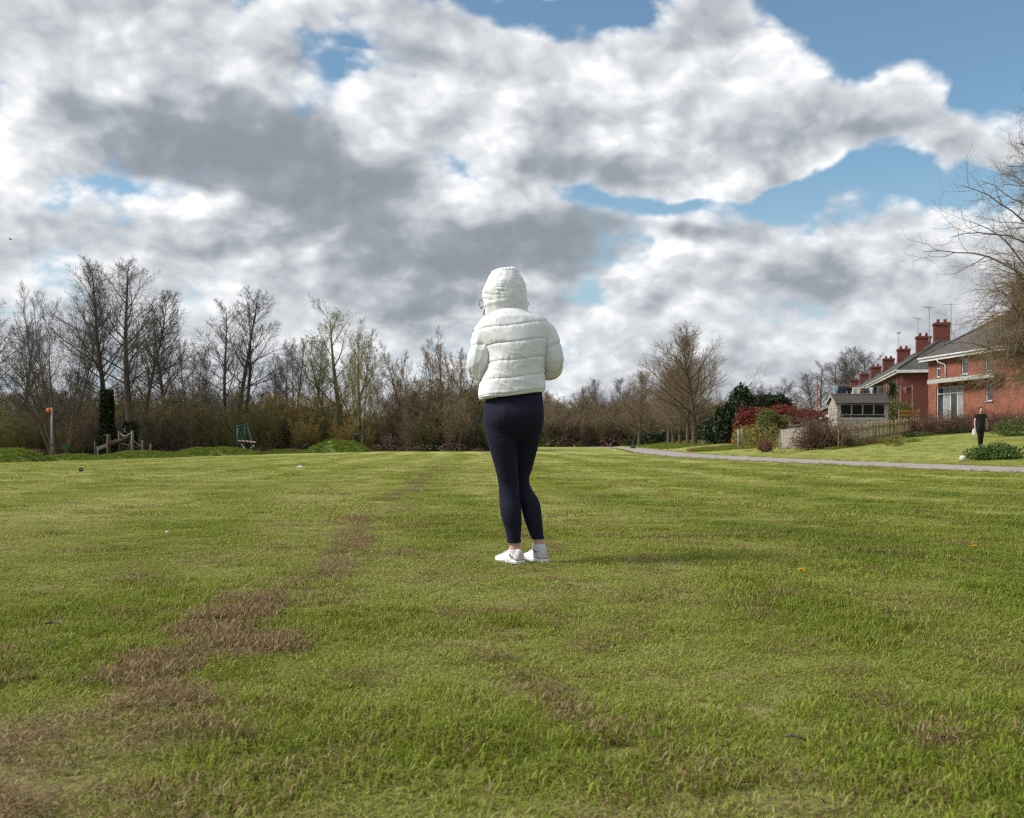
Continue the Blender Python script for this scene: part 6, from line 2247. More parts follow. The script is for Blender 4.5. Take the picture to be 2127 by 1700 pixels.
        yy = Yg + 0.05 * np.sin(U * 9 + r_.random() * 6) * Wv + 0.02 * r_.normal(0, 1, U.shape) * Wv
        zz = a[2] - hgt * Wv * (1 + 0.06 * np.sin(U * 7 + seed)) + 0.03 * np.abs(np.sin(U * math.pi * 2)) * (1 - Wv)
        V_ = np.stack([xx, yy, zz], -1).reshape(-1, 3)
        f_ = grid_faces(nz_, nx_, closed=False)
        o_ = obj("garment", V_, f_, cmat(col), smooth=True)
        sd_ = o_.modifiers.new("thick", 'SOLIDIFY')
        sd_.thickness = 0.012
        tag(o_, label, "garment", "washing on the line")
    Yg = 76.0
    L0, L1 = at(1722, 797, Yg), at(1842, 802, Yg)
    wl = thing("washing_line", "washing line with posts strung above the shed roof", "washing line", (L0[0], Yg, tz(L0[0], Yg)))
    for k, p in enumerate((L0, L1)):
        MB().tube([(p[0], p[1], tz(p[0], p[1]) - 0.2), (p[0], p[1], p[2] + 0.15)], 0.04, 8).build("post", M['steel'], wl)
    tt_ = np.linspace(0, 1, 15)
    MB().tube([L0 + (L1 - L0) * q_ + np.array([0, 0, -0.35 * q_ * (1 - q_)]) for q_ in tt_], 0.012, 5).build("line", M['steel'], wl)
    items = [("pale blue shirt at the end of the washing line", 1727, 1741, 802, 824, (0.42, 0.52, 0.62), 'shirt'),
             ("wide navy sheet on the washing line", 1741, 1757, 804, 826, (0.025, 0.04, 0.09), 'sheet'),
             ("black top on the washing line", 1758, 1770, 806, 826, (0.012, 0.012, 0.014), 'shirt'),
             ("light grey sheet on the washing line", 1770, 1787, 806, 828, (0.55, 0.56, 0.58), 'sheet'),
             ("rust red top on the washing line", 1788, 1797, 807, 824, (0.30, 0.07, 0.035), 'shirt'),
             ("blue denim trousers on the washing line", 1797, 1805, 807, 824, (0.05, 0.11, 0.22), 'trousers'),
             ("white vest on the washing line", 1805, 1814, 806, 824, (0.74, 0.74, 0.76), 'shirt'),
             ("narrow black leggings on the washing line", 1815, 1820, 806, 824, (0.015, 0.015, 0.018), 'trousers'),
             ("grey-green towel on the washing line", 1822, 1828, 805, 822, (0.16, 0.19, 0.18), 'sheet'),
             ("dark grey towel at the palm end of the washing line", 1829, 1835, 805, 822, (0.09, 0.10, 0.11), 'sheet')]
    for k, (lb, a_, b_, c_, d_, col, kd) in enumerate(items):
        garment(lb, a_, b_, c_, d_, Yg - 0.02, col, kd, 3 + k)
    Yh = 77.5
    L0, L1 = at(1870, 804, Yh), at(1895, 803, Yh)
    wl = thing("washing_line", "short washing line in front of the bare red end wall", "washing line", (L0[0], Yh, tz(L0[0], Yh)))
    MB().tube([L0, (L0 + L1) / 2 + np.array([0, 0, -0.04]), L1], 0.012, 5).build("line", M['steel'], wl)
    for p in (L0, L1):
        MB().tube([(p[0], p[1], tz(p[0], p[1]) - 0.2), (p[0], p[1], p[2] + 0.1)], 0.035, 8).build("post", M['steel'], wl)
    for k, (lb, a_, b_, col) in enumerate((("pink top hanging before the bare red end wall", 1876, 1883, (0.42, 0.20, 0.26)), ("dark trousers hanging before the bare red end wall", 1884, 1887, (0.02, 0.02, 0.025)), ("black shirt hanging before the bare red end wall", 1888, 1892, (0.015, 0.015, 0.017)))):
        garment(lb, a_, b_, 806, 817, Yh - 0.02, col, 'shirt', 40 + k)


build_gardens()

# ------------------------------------------------------------------ rough grass banks
def build_banks():
    cg = lib_collection("long_grass")
    r = np.random.default_rng(31)
    for k in range(5):
        v, f = blades(r, 70, 0.20, 0.12, 0.34, 0.013, 1.0)
        lib_object("l%d" % k, v, f, M['blade'], coll=cg)
    P, RO, S, I, D, V = [], [], [], [], [], []

    def tufts(x, y, z, s, dry, vary):
        n = len(x)
        P.append(np.stack([x, y, z], 1))
        RO.append(np.stack([r.normal(0, 0.1, n), r.normal(0, 0.1, n), r.uniform(0, 6.28, n)], 1))
        q = s * r.uniform(0.7, 1.3, n)
        S.append(np.stack([q, q, q], 1))
        I.append(r.integers(0, 5, n))
        D.append(np.broadcast_to(dry, n) * np.ones(n))
        V.append(np.clip(vary + r.normal(0, 0.10, n), 0, 1))

    M['bank'] = mat_mottle("rough_turf", (0.065, 0.10, 0.020), (0.11, 0.15, 0.034), 2.0, 0.95, 5.0, 0.5, 9.0)
    mounds = [(-75, 85, 59, 0.80, 2.6, "tall grassy mound at the frame edge"), (85, 215, 64, 0.32, 2.0, "low grassy ridge below the grey post"),
              (200, 385, 70, 0.42, 2.2, "low grassy ridge in front of the climbing logs"), (350, 540, 75, 0.55, 2.4, "grassy ridge reaching the taped green frame"),
              (545, 650, 80, 0.28, 2.0, "faint grassy ridge between the two green frames"), (640, 762, 79, 0.86, 2.8, "rounded green mound beside the low green frame"),
              (760, 860, 86, 0.24, 2.0, "faint grassy ridge past the rounded mound"), (840, 975, 89, 0.36, 2.6, "low green mound beside the leggings")]
    for px0, px1, Y, h, dep, lb in mounds:
        x0, x1 = (px0 - 1063.5) / FPX * Y, (px1 - 1063.5) / FPX * Y
        nx_, ny_ = 40, 18
        U, Wv = np.meshgrid(np.linspace(-1, 1, nx_), np.linspace(-1, 1, ny_))
        X = (x0 + x1) / 2 + U * (x1 - x0) / 2
        Yy = Y + Wv * dep
        hh = h * np.clip(1 - np.abs(U) ** 2.6, 0, 1) ** 0.8 * np.clip(1 - Wv * Wv, 0, 1) * (0.75 + 0.5 * fbm(X * 0.9, Yy * 0.9 + Y))
        Z = terrain(X, Yy) + hh - 0.05
        o = obj("grass_mound", np.stack([X, Yy, Z], -1).reshape(-1, 3), grid_faces(ny_, nx_, closed=False), M['bank'], smooth=True)
        tag(o, lb, kind='structure')
        n = int((x1 - x0) * dep * 2 * 20)
        u, w = r.uniform(-1.03, 1.03, n), r.uniform(-1.1, 1.0, n)
        x = (x0 + x1) / 2 + u * (x1 - x0) / 2
        y = Y + w * dep
        hh = h * np.clip(1 - np.abs(u) ** 2.6, 0, 1) ** 0.8 * np.clip(1 - w * w, 0, 1) * (0.75 + 0.5 * fbm(x * 0.9, y * 0.9 + Y))
        tufts(x, y, terrain(x, y) + hh - 0.06, 0.75, 0.02 + 0.25 * (fbm(x * 0.7, y * 0.7) > 0.62), 0.02)
    # the rough bank between path and gardens
    n = 2600
    t = r.random(n)
    x = 13.0 + 7.0 * t + r.normal(0, 0.7, n)
    y = 74 - 20 * t + r.normal(0, 1.5, n)
    k = x > path_x(y) + 2.6
    x, y = x[k], y[k]
    dr = 0.75 * sstep(0.45, 0.62, fbm(x * 0.5 + 3, y * 0.5, 3))
    tufts(x, y, terrain(x, y) - 0.02, 0.95, dr, 0.12)
    n = 900
    x, y = r.uniform(16, 34, n), None
    y = 52.0 + (x - 17.2) * 1.15 + r.normal(0, 0.35, n)
    tufts(x, y, terrain(x, y) - 0.02, 0.55, 0.15, 0.15)
    # tufts along the path edges and under the avenue
    n = 1500
    y = r.uniform(18, 130, n)
    sg = np.where(r.random(n) < 0.5, -1, 1)
    x = path_x(y) + sg * (1.62 + np.abs(r.normal(0, 0.18, n)))
    tufts(x, y, terrain(x, y) - 0.03, 0.34, 0.1, 0.3)
    n = 1500
    y = r.uniform(95, 150, n)
    x = path_x(y) + 2.5 + r.uniform(0, 9, n)
    tufts(x, y, terrain(x, y) - 0.03, 0.8, 0.05, 0.05)
    c = np.concatenate
    scatter("rough_grass", "long rough grass on the mounds and banks", c(P), c(RO), c(S), c(I), cg, {'dry': c(D), 'vary': c(V)})


build_banks()

# ------------------------------------------------------------------ play equipment and posts along the far edge
M['post_grey'] = mat_mottle("grey_painted_post", (0.15, 0.158, 0.165), (0.22, 0.23, 0.24), 3.0, 0.6)
M['orange_paint'] = mat_mottle("orange_plastic", (0.62, 0.10, 0.02), (0.72, 0.15, 0.03), 3.0, 0.5)
M['green_paint'] = mat_mottle("dark_green_steel", (0.010, 0.045, 0.032), (0.018, 0.065, 0.046), 3.0, 0.5)
M['log'] = mat_mottle("brown_log", (0.060, 0.042, 0.028), (0.11, 0.080, 0.054), 4.0, 0.9, bump=0.4)
M['log_grey'] = mat_mottle("weathered_post", (0.10, 0.090, 0.062), (0.16, 0.145, 0.105), 4.0, 0.9, bump=0.4)
M['white_plastic'] = mat_mottle("white_plastic", (0.66, 0.66, 0.66), (0.78, 0.78, 0.78), 5.0, 0.5)
M['rope'] = mat_mottle("pale_rope", (0.34, 0.33, 0.30), (0.45, 0.44, 0.40), 9.0, 0.9)


def make_tape():
    m, N, bs, out = new_mat("red_white_tape")
    g = N.new('ShaderNodeNewGeometry')
    x, y, z = N.sep(g.outputs['Position'])
    f = N.m('FRACT', N.mul(N.add(x, N.mul(z, 0.6)), 3.6))
    N.put(bs.inputs['Base Color'], N.ramp(f, [(0.0, (0.50, 0.50, 0.50)), (0.5, (0.30, 0.05, 0.045))], 'CONSTANT'))
    bs.inputs['Roughness'].default_value = 0.5
    return m


M['tape'] = make_tape()


def build_play():
    # grey post with an orange pennant-shaped top
    Y = 66.0
    q = gx(108, Y)
    zt = CAM_H + (HOR - 847) / FPX * Y - q[2]
    T = thing("post", "tall grey post with an orange float-shaped top", "post", tuple(q))
    MB().tube([(0, 0, -0.2), (0, 0, zt)], [0.08, 0.07], 12).build("shaft", M['post_grey'], T, smooth=True, world=False)
    an = np.linspace(0, 1, 9)
    MB().tube([(-0.05 - 0.30 * a, 0, zt - 0.17 - 0.02 * a) for a in an], [0.02 + 0.15 * math.sin(math.pi * (0.10 + 0.85 * (1 - a))) for a in an], 12).build("orange_top", M['orange_paint'], T, smooth=True, world=False)
    MB().tube([(0, 0, 0.98), (0, 0, 1.06)], [0.115, 0.115], 12).build("collar", M['gutter_dark'], T, world=False)
    # little sign-like steel box beside it
    q = gx(131, 72.0)
    T = thing("green_box", "small dark green box on a post near the grey post", "box", tuple(q))
    MB().box(-0.10, 0.32, -0.08, 0.08, 0.75, 1.05).build("box", M['green_paint'], T, world=False)
    MB().tube([(0.1, 0, -0.2), (0.1, 0, 0.76)], 0.05, 8).build("post", M['green_paint'], T, world=False)
    # climbing logs
    Y = 73.0

    def w(px, py, dy=0.0):
        return at(px, py, Y + dy)
    b = gx(240, Y)
    T = thing("climbing_frame", "wooden log climbing frame below the ivy-covered trees", "climbing frame", tuple(b))
    posts = [(224, 903, 0.0), (227, 902, 0.5), (248, 896, 0.6), (275, 895, 0.1), (274, 912, 0.7)]
    for px, py, dy in posts:
        p = w(px, py, dy)
        MB().tube([(p[0], p[1], tz(p[0], p[1]) - 0.3), p], [0.11, 0.10], 10).build("post", M['log_grey'] if px > 270 else M['log'], T, smooth=True)
    for a_, b_, r_ in (((203, 935, 0.2), (268, 908, 0.2), 0.09), ((207, 930, 0.4), (243, 914, 0.4), 0.09), ((224, 925, 0.1), (273, 906, 0.3), 0.08), ((248, 922, 0.5), (290, 930, 0.5), 0.07), ((240, 918, 0.3), (262, 913, 0.3), 0.08), ((266, 935, 0.2), (272, 912, 0.2), 0.06)):
        MB().tube([w(*a_), w(*b_)], r_, 9).build("log", M['log'], T, smooth=True)
    MB().tube([w(249, 899, 0.6), w(256, 906, 0.4), w(264, 905, 0.3), w(275, 897, 0.1)], 0.025, 6).build("rope", M['rope'], T)
    MB().tube([w(276, 912, 0.1), w(284, 922, 0.2), w(295, 928, 0.3)], 0.02, 6).build("rope", M['rope'], T)
    # small posts
    for k, (px, top, Yp, mt, lb, rr) in enumerate(((203, 928, 66, 'post_grey', "slim pale metal post in front of the climbing logs", 0.05), (197, 917, 78, 'log_grey', "thin wooden post just behind the slim metal post", 0.05),
                                            (313, 922, 72, 'log_grey', "short wooden post standing alone past the climbing logs", 0.075), (296, 915, 77, 'log_grey', "leaning grey wooden post at the end of the climbing logs", 0.09),
                                            (843, 923, 88, 'post_grey', "short pale marker post beside the low green mound", 0.06))):
        q = gx(px, Yp)
        zt = CAM_H + (HOR - top) / FPX * Yp - q[2]
        T = thing("small_post", lb, "post", tuple(q))
        MB().tube([(0, 0, -0.2), (0, 0, zt * 0.97), (0, 0, zt)], [rr, rr, rr * 0.7], 9).build("shaft", M[mt], T, smooth=True, world=False)
        MB().tube([(0, 0, -0.03), (0, 0, 0.08)], [rr * 1.35, rr * 1.15], 9).build("footing", M['gutter_dark'], T, world=False)
    # orange plank rail
    Y = 86.0
    q = gx(353, Y)
    T = thing("plank_rail", "low orange plank rail in the thicket behind the mound", "rail", tuple(q))
    x0, x1 = at(353, 929, Y), at(383, 929, Y)
    MB().box(x0[0], x1[0], Y, Y + 0.05, x0[2] - 0.06, x0[2] + 0.12).build("plank", M['orange_wood'], T)
    for k in range(4):
        xx = x0[0] + (x1[0] - x0[0]) * k / 3.0
        MB().box(xx - 0.05, xx + 0.05, Y + 0.052, Y + 0.15, tz(xx, Y) - 0.2, x0[2] + (0.22 if k in (1, 3) else 0.1)).build("post", M['orange_wood'], T)
    # green steel goal-like frames of a zip wire
    Y = 75.5

    def fr(px, py, dy=0.0):
        return at(px, py, Y + dy)
    q = gx(510, Y)
    T = thing("zip_wire_frame", "taller dark green steel frame wrapped in red and white tape", "play frame", tuple(q))
    for a_, b_ in (((494, 940, 0.0), (494, 884, 0.0)), ((509, 938, 1.2), (509, 884, 0.6)), ((534, 943, -0.3), (513, 885, 0.4)), ((518, 940, 0.9), (496, 886, 0.2))):
        p, s = fr(*a_), fr(*b_)
        p[2] = tz(p[0], p[1]) - 0.1
        MB().tube([p, s], 0.075, 10).build("leg", M['green_paint'], T, smooth=True)
    MB().tube([fr(491, 886, -0.05), fr(515, 884, 0.45)], 0.07, 10).build("cross_bar", M['green_paint'], T, smooth=True)
    MB().tube([fr(493, 893, 0), fr(510, 893, 0.6)], 0.05, 8).build("cross_bar", M['green_paint'], T, smooth=True)

    def strip(pts, hgt):
        V_, F_ = [], []
        for p in pts:
            V_ += [p, p + np.array([0, 0.004, hgt])]
        n = len(pts)
        F_ = [(2 * i, 2 * i + 2, 2 * i + 3, 2 * i + 1) for i in range(n - 1)]
        V2 = [p + np.array([0, 0.012, 0]) for p in V_]
        F2 = [tuple(reversed([i + 2 * n for i in f])) for f in F_]
        o_ = obj("barrier_tape", np.array(V_ + V2), F_ + F2, M['tape'])
        return o_
    o_ = strip([fr(493, 917, -0.1), fr(503, 917, -0.1), fr(513, 918, -0.12), fr(530, 920, -0.3)], 0.09)
    tag(o_, "red and white tape strung level across the taller green frame", "tape")
    o_ = strip([fr(501, 924, -0.1), fr(507, 931, -0.12), fr(511, 936, -0.15)], 0.08)
    tag(o_, "short hanging tail of red and white tape inside the taller green frame", "tape")
    o_ = strip([fr(520, 932, -0.25), fr(529, 926, -0.3)], 0.07)
    tag(o_, "short slanting strip of red and white tape on the frame's leaning leg", "tape")
    Y = 82.0
    q = gx(742, Y)
    T = thing("zip_wire_frame", "lower dark green steel frame behind the rounded mound", "play frame", tuple(q))
    for a_, b_ in (((728, 925, 0.0), (737, 902, 0.5)), ((741, 930, 1.0), (740, 902, 0.6)), ((750, 934, -0.2), (754, 902, 0.2)), ((739, 930, 0.8), (738, 903, 0.5))):
        p, s = fr(*a_), fr(*b_)
        p[2] = tz(p[0], p[1]) - 0.1
        MB().tube([p, s], 0.07, 10).build("leg", M['green_paint'], T, smooth=True)
    MB().tube([fr(736, 903, 0.5), fr(755, 902, 0.2)], 0.065, 10).build("cross_bar", M['green_paint'], T, smooth=True)
    # marker bollard far down the path
    q = gx(1268, 150.0)
    T = thing("bollard", "short wooden bollard far off near the two walkers", "bollard", tuple(q))
    MB().tube([(0, 0, -0.1), (0, 0, 0.52), (0, 0, 0.60)], [0.09, 0.09, 0.05], 9).build("shaft", M['log'], T, world=False)
    MB().tube([(0, 0, 0.40), (0, 0, 0.46)], [0.096, 0.096], 9).build("band", M['white_plastic'], T, world=False)


build_play()


# ------------------------------------------------------------------ football, litter, dandelions, bird
def ball_mesh(r):
    bm = bmesh.new()
    bmesh.ops.create_icosphere(bm, subdivisions=3, radius=r)
    me = bpy.data.meshes.new("football")
    bm.to_mesh(me)
    bm.free()
    return me


def build_small():
    Y = 34.0
    q = at(2000, 943.0, Y)
    q[2] = tz(q[0], Y)
    m, N, bs, out = new_mat("football_panels")
    tc = N.new('ShaderNodeTexCoord')
    d = N.voronoi(N.vm('NORMALIZE', tc.outputs['Object']), 1.9, out='Distance')
    c = N.voronoi(N.vm('NORMALIZE', tc.outputs['Object']), 1.9, out='Color')
    r_, g_, b_ = N.sep(c)
    col = N.mix(N.mul(N.smooth(d, 0.36, 0.33), N.smooth(r_, 0.45, 0.5)), (0.50, 0.47, 0.46), (0.34, 0.07, 0.07))
    N.put(bs.inputs['Base Color'], col)
    bs.inputs['Roughness'].default_value = 0.4
    me = ball_mesh(0.112)
    me.materials.append(m)
    me.polygons.foreach_set('use_smooth', np.ones(len(me.polygons), dtype=bool))
    o = bpy.data.objects.new("football", me)
    COL.objects.link(o)
    o.location = (q[0], Y, q[2] + 0.105)
    tag(o, "white and red football on the grass beside the nettles", "ball")

    def crumple(name, label, cat, px, py, Y, sx, sy, sz, mat, seed, lift=0.0):
        x = (px - 1063.5) / FPX * Y
        r = np.random.default_rng(seed)
        n, k = 9, 14
        V = []
        for i in range(n):
            ph = math.pi * i / (n - 1) - math.pi / 2
            for j in range(k):
                a = 2 * math.pi * j / k
                s = 1 + 0.35 * r.normal(0, 0.6)
                V.append((sx * math.cos(ph) * math.cos(a) * s, sy * math.cos(ph) * math.sin(a) * s, sz * (math.sin(ph) + 0.75) * (1 + 0.2 * r.normal(0, 0.6))))
        o = obj(name, np.array(V), [q_[::-1] for q_ in grid_faces(n, k)], mat)
        o.location = (x, Y, tz(x, Y) + lift)
        tag(o, label, cat)
        return o

    def depth(py):
        return CAM_H * FPX / (py - HOR)
    paper = mat_mottle("litter_paper", (0.60, 0.60, 0.60), (0.76, 0.76, 0.75), 20.0, 0.8)
    crumple("paper_scrap", "white scrap of litter lying on the mid field", "litter", 623, 974, 27.5, 0.09, 0.06, 0.025, paper, 1, 0.02)
    crumple("dark_clod", "dark clod of earth on the field below the grassy mound", "clod", 168, 984, 24.0, 0.055, 0.05, 0.05, M['black'], 2, 0.02)
    crumple("paper_scrap", "small white fleck of litter near the middle of the field", "litter", 347, 1115, depth(1115), 0.012, 0.010, 0.006, paper, 3, 0.03)
    crumple("litter_bag", "red and white litter lying beside the tall grassy mound", "litter", 68, 938, 63.0, 0.30, 0.22, 0.16, M['tape'], 4, 0.1)
    crumple("black_bag", "low black bundle lying on the far bend of the path", "bag", 1315, 931, 118.0, 0.34, 0.16, 0.11, M['black'], 5, 0.03)
    crumple("paper_scrap", "white speck of litter on the far field beside the path bend", "litter", 1278, 936, 88.0, 0.10, 0.07, 0.035, paper, 6, 0.02)
    crumple("paper_scrap", "white speck of litter nearest the far hedge", "litter", 1193, 929, 150.0, 0.14, 0.10, 0.06, paper, 7, 0.02)
    # twig with dead leaf in the near grass
    x, Y = (1650 - 1063.5) / FPX * depth(1552), depth(1552)
    o = MB().tube([(x - 0.022, Y + 0.004, 0.022), (x - 0.006, Y, 0.028), (x + 0.012, Y - 0.004, 0.024), (x + 0.030, Y - 0.015, 0.014)], [0.002, 0.0045, 0.0035, 0.001], 7).build("dead_leaf", M['log'], smooth=True)
    tag(o, "curled brown dead leaf lying in the near grass", "leaf")
    x, Y = (108 - 1063.5) / FPX * depth(1313), depth(1313)
    o = MB().tube([(x - 0.03, Y, 0.030), (x, Y + 0.01, 0.034), (x + 0.03, Y + 0.0, 0.036)], [0.002, 0.004, 0.002], 6).build("twig", M['black'])
    tag(o, "small dark twig lying on the pale dry grass", "twig")
    # dandelions
    yel = mat_leaf("dandelion_petal", [(0.70, 0.36, 0.01), (0.78, 0.45, 0.02), (0.65, 0.30, 0.01)], 0.2, 0.6)
    stem = mat_mottle("dandelion_stem", (0.16, 0.20, 0.05), (0.2, 0.22, 0.08), 9.0, 0.6)
    for k, (px, py, lb) in enumerate(((1662, 1205, "yellow dandelion to the side of the person's shoes"), (2023, 1152, "yellow dandelion close to the frame edge below the path"), (592, 1084, "yellow dandelion near the row of dry clippings"))):
        Y = depth(py)
        x = (px - 1063.5) / FPX * Y
        T = thing("dandelion", lb, "flower", (x, Y, 0), 0, "dandelions in the grass")
        MB().tube([(0, 0, 0), (0.002, 0, 0.03), (0.004, 0, 0.050)], 0.0016, 6).build("stem", stem, T, world=False)
        V, F = [], []
        for ring, (nn, rr, zz) in enumerate(((22, 0.019, 0.050), (16, 0.014, 0.054), (10, 0.008, 0.057))):
            for j in range(nn):
                a = 2 * math.pi * j / nn + ring * 0.2
                c_, s_ = math.cos(a), math.sin(a)
                b = len(V)
                w = 0.0022
                V += [(0.004 - s_ * w, c_ * w, zz - 0.004), (0.004 + s_ * w, -c_ * w, zz - 0.004), (0.004 + c_ * rr + s_ * w, s_ * rr - c_ * w, zz + 0.003), (0.004 + c_ * rr - s_ * w, s_ * rr + c_ * w, zz + 0.003)]
                F.append((b, b + 1, b + 2, b + 3))
        obj("petals", np.array(V), F, yel, T, world=False)
    # a distant bird
    p = at(22, 498, 120.0)
    B = thing("bird", "tiny dark bird flying high at the frame edge", "bird", tuple(p))
    MB().tube([(-0.22, 0, 0.02), (-0.1, 0, 0.04), (0.05, 0, 0.03), (0.2, 0, 0.0)], [0.01, 0.06, 0.07, 0.01], 8).build("body", M['black'], B, smooth=True, world=False)
    for s in (-1, 1):
        obj("wing", np.array([(0.08, 0, 0.05), (-0.06, 0, 0.05), (-0.14, 0.30 * s, 0.16), (-0.02, 0.34 * s, 0.17), (-0.20, 0.58 * s, 0.06)]), [(0, 3, 2, 1), (3, 4, 2)], M['black'], B, world=False)


build_small()


# ------------------------------------------------------------------ other people
def figure(label, px, Y, height, top_m, leg_m, hair_m, pose, name="person", yaw=0.0):
    """one continuous skinned body with clothes as separate skins"""
    x = (px - 1063.5) / FPX * Y
    root = thing(name, label, "person", (x, Y, tz(x, Y)), yaw)
    k = height / 1.75

    def skinned(nm, nodes, edges, mat, radii):
        me = bpy.data.meshes.new(nm)
        me.from_pydata([tuple(np.array(p) * k) for p in nodes], edges, [])
        me.materials.append(mat)
        o = bpy.data.objects.new(nm, me)
        COL.objects.link(o)
        o.parent = root
        sk = o.modifiers.new("skin", 'SKIN')
        sk.use_smooth_shade = True
        if not me.skin_vertices:
            bm = bmesh.new(); bm.from_mesh(me); bm.verts.layers.skin.verify(); bm.to_mesh(me); bm.free()
        for i, r_ in enumerate(radii):
            me.skin_vertices[0].data[i].radius = (r_[0] * k, r_[1] * k) if isinstance(r_, tuple) else (r_ * k, r_ * k)
            me.skin_vertices[0].data[i].use_root = (i == 0)
        sb = o.modifiers.new("sub", 'SUBSURF')
        sb.levels = sb.render_levels = 2
        return o
    J = dict(pel=(0, 0, 0.95), chest=(0, 0, 1.28), neck=(0, 0, 1.48), chin=(0, -0.03, 1.54), head=(0, -0.02, 1.64), crown=(0, 0.0, 1.72), nose=(0, -0.115, 1.61))
    sh, elb, hnd = pose['sh'], pose['el'], pose['ha']
    nodes = [J['pel'], J['chest'], J['neck'], J['chin'], J['head'], J['crown'], J['nose']]
    rad = [0.09, 0.085, 0.045, 0.062, 0.085, 0.055, 0.016]
    edges = [(0, 1), (1, 2), (2, 3), (3, 4), (4, 5), (4, 6)]

    def add(p, r_, par):
        nodes.append(p); rad.append(r_); edges.append((par, len(nodes) - 1)); return len(nodes) - 1
    for s in (-1, 1):
        a = add((s * 0.17, 0, 1.40), 0.055, 1)
        e = add((s * elb[0], elb[1], elb[2]), 0.040, a)
        h = add((s * hnd[0], hnd[1], hnd[2]), 0.026, e)
        pm = add((s * hnd[0], hnd[1] - 0.01, hnd[2] - 0.07), 0.030, h)
        for j in range(4):
            f1 = add((s * hnd[0] + (j - 1.5) * 0.004, hnd[1] + (j - 1.5) * 0.018, hnd[2] - 0.115), 0.010, pm)
            add((s * hnd[0] - s * 0.012, hnd[1] + (j - 1.5) * 0.017, hnd[2] - 0.165 + 0.008 * abs(j - 1.5)), 0.008, f1)
        t1 = add((s * hnd[0] - s * 0.03, hnd[1] - 0.03, hnd[2] - 0.06), 0.011, pm)
        add((s * hnd[0] - s * 0.035, hnd[1] - 0.045, hnd[2] - 0.10), 0.009, t1)
        l = pose['legs'][0 if s < 0 else 1]
        hp = add((s * 0.085, 0, 0.86), 0.085, 0)
        kn = add((s * l[0], l[1], 0.50), 0.058, hp)
        an = add((s * l[2], l[3], 0.09), 0.038, kn)
        add((s * l[2], l[3] - 0.12, 0.04), 0.034, an)
    skinned("body", nodes, edges, M['skin'], rad)
    # shirt
    n2 = [(0, 0, 0.84), (0, 0, 1.10), (0, 0, 1.32), (0, 0, 1.44)]
    r2 = [(0.175, 0.135), (0.165, 0.135), (0.185, 0.14), (0.085, 0.08)]
    e2 = [(0, 1), (1, 2), (2, 3)]
    for s in (-1, 1):
        n2.append((s * 0.19, 0, 1.39)); r2.append(0.075); e2.append((2, len(n2) - 1))
        if pose.get('long'):
            n2.append((s * elb[0], elb[1], elb[2])); r2.append(0.058); e2.append((len(n2) - 2, len(n2) - 1))
            n2.append((s * hnd[0], hnd[1], hnd[2] + 0.02)); r2.append(0.045); e2.append((len(n2) - 2, len(n2) - 1))
        else:
            n2.append((s * (0.19 * 0.45 + elb[0] * 0.55), elb[1] * 0.5, 1.39 * 0.45 + elb[2] * 0.55)); r2.append(0.068); e2.append((len(n2) - 2, len(n2) - 1))
    skinned("shirt", n2, e2, top_m, r2)
    n3 = [(0, 0, 1.06), (0, 0, 0.92)]
    r3 = [(0.155, 0.12), (0.165, 0.13)]
    e3 = [(0, 1)]
    for s in (-1, 1):
        l = pose['legs'][0 if s < 0 else 1]
        n3.append((s * 0.088, 0, 0.80)); r3.append(0.100); e3.append((1, len(n3) - 1))
        n3.append((s * l[0], l[1], 0.50)); r3.append(0.070); e3.append((len(n3) - 2, len(n3) - 1))
        n3.append((s * l[2], l[3], 0.05)); r3.append(0.052); e3.append((len(n3) - 2, len(n3) - 1))
    skinned("trousers", n3, e3, leg_m, r3)
    skinned("hair", [(0, 0.035, 1.56), (0, 0.025, 1.68), (0, -0.03, 1.745)], [(0, 1), (1, 2)], hair_m, [0.070, 0.098, 0.070])
    for s in (-1, 1):
        l = pose['legs'][0 if s < 0 else 1]
        skinned("shoe", [(s * l[2], l[3] + 0.05, 0.045), (s * l[2], l[3] - 0.05, 0.045), (s * l[2], l[3] - 0.17, 0.035)], [(0, 1), (1, 2)], M['black'], [(0.042, 0.045), (0.046, 0.046), (0.036, 0.03)])
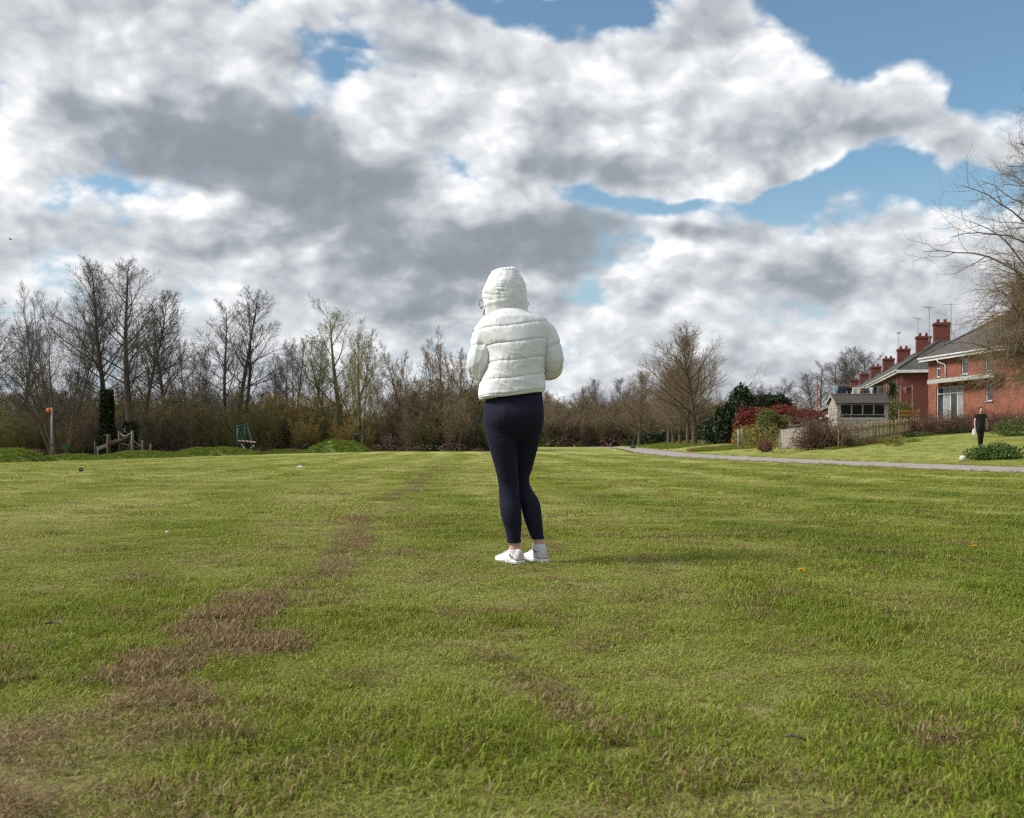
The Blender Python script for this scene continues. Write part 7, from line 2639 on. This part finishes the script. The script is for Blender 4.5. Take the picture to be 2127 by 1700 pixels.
    # dark eyes
    for s in (-1, 1):
        MB().tube([(s * 0.032 * k, -0.098 * k, 1.645 * k), (s * 0.032 * k, -0.106 * k, 1.645 * k)], 0.010 * k, 8).build("eye", M['black'], root, world=False)
    return root, k


def build_people():
    blackcloth = mat_mottle("black_cotton", (0.010, 0.010, 0.011), (0.018, 0.018, 0.020), 5.0, 0.85)
    green = mat_mottle("dark_teal_coat", (0.012, 0.040, 0.042), (0.018, 0.055, 0.058), 5.0, 0.8)
    pose = dict(sh=None, el=(0.245, 0.02, 1.13), ha=(0.265, -0.03, 0.90), legs=((0.07, -0.01, 0.055, 0.0), (0.07, 0.01, 0.05, 0.06)))
    r_, k = figure("person in black T-shirt and trousers under the drooping tree, holding a white bag", 2037, 43.5, 1.76, blackcloth, blackcloth, M['hair'], pose)
    x, y, z = r_.location
    bag = MB()
    n, s = 8, 14
    for i in range(1):
        V = []
        for a in range(n):
            t = a / (n - 1)
            w, d = 0.085 * (0.5 + 0.6 * math.sin(math.pi * min(t * 0.9 + 0.08, 1))), 0.035 * (0.4 + 0.8 * t)
            for j in range(s):
                q = 2 * math.pi * j / s
                V.append((x - 0.30 * k + w * math.cos(q), y - 0.05 + d * math.sin(q), z + 0.80 * k - 0.30 * t))
        bag.raw(np.array(V), [q_[::-1] for q_ in grid_faces(n, s)] + [tuple(range(s)), tuple((n - 1) * s + j for j in reversed(range(s)))])
    o = bag.build("carrier_bag", M['white_plastic'], smooth=True)
    tag(o, "white carrier bag held by the person in black", "bag")
    pose2 = dict(sh=None, el=(0.225, 0.03, 1.13), ha=(0.235, -0.04, 0.90), long=True, legs=((0.08, -0.08, 0.075, -0.16), (0.08, 0.06, 0.075, 0.16)))
    figure("taller of the two tiny far walkers in dark coats at the end of the path", 1291, 178, 1.20, green, blackcloth, M['hair'], pose2, yaw=R(20))
    figure("smaller of the two tiny far walkers in dark coats at the end of the path", 1295.5, 180, 0.98, blackcloth, blackcloth, M['hair'], pose2, yaw=R(-15))


build_people()
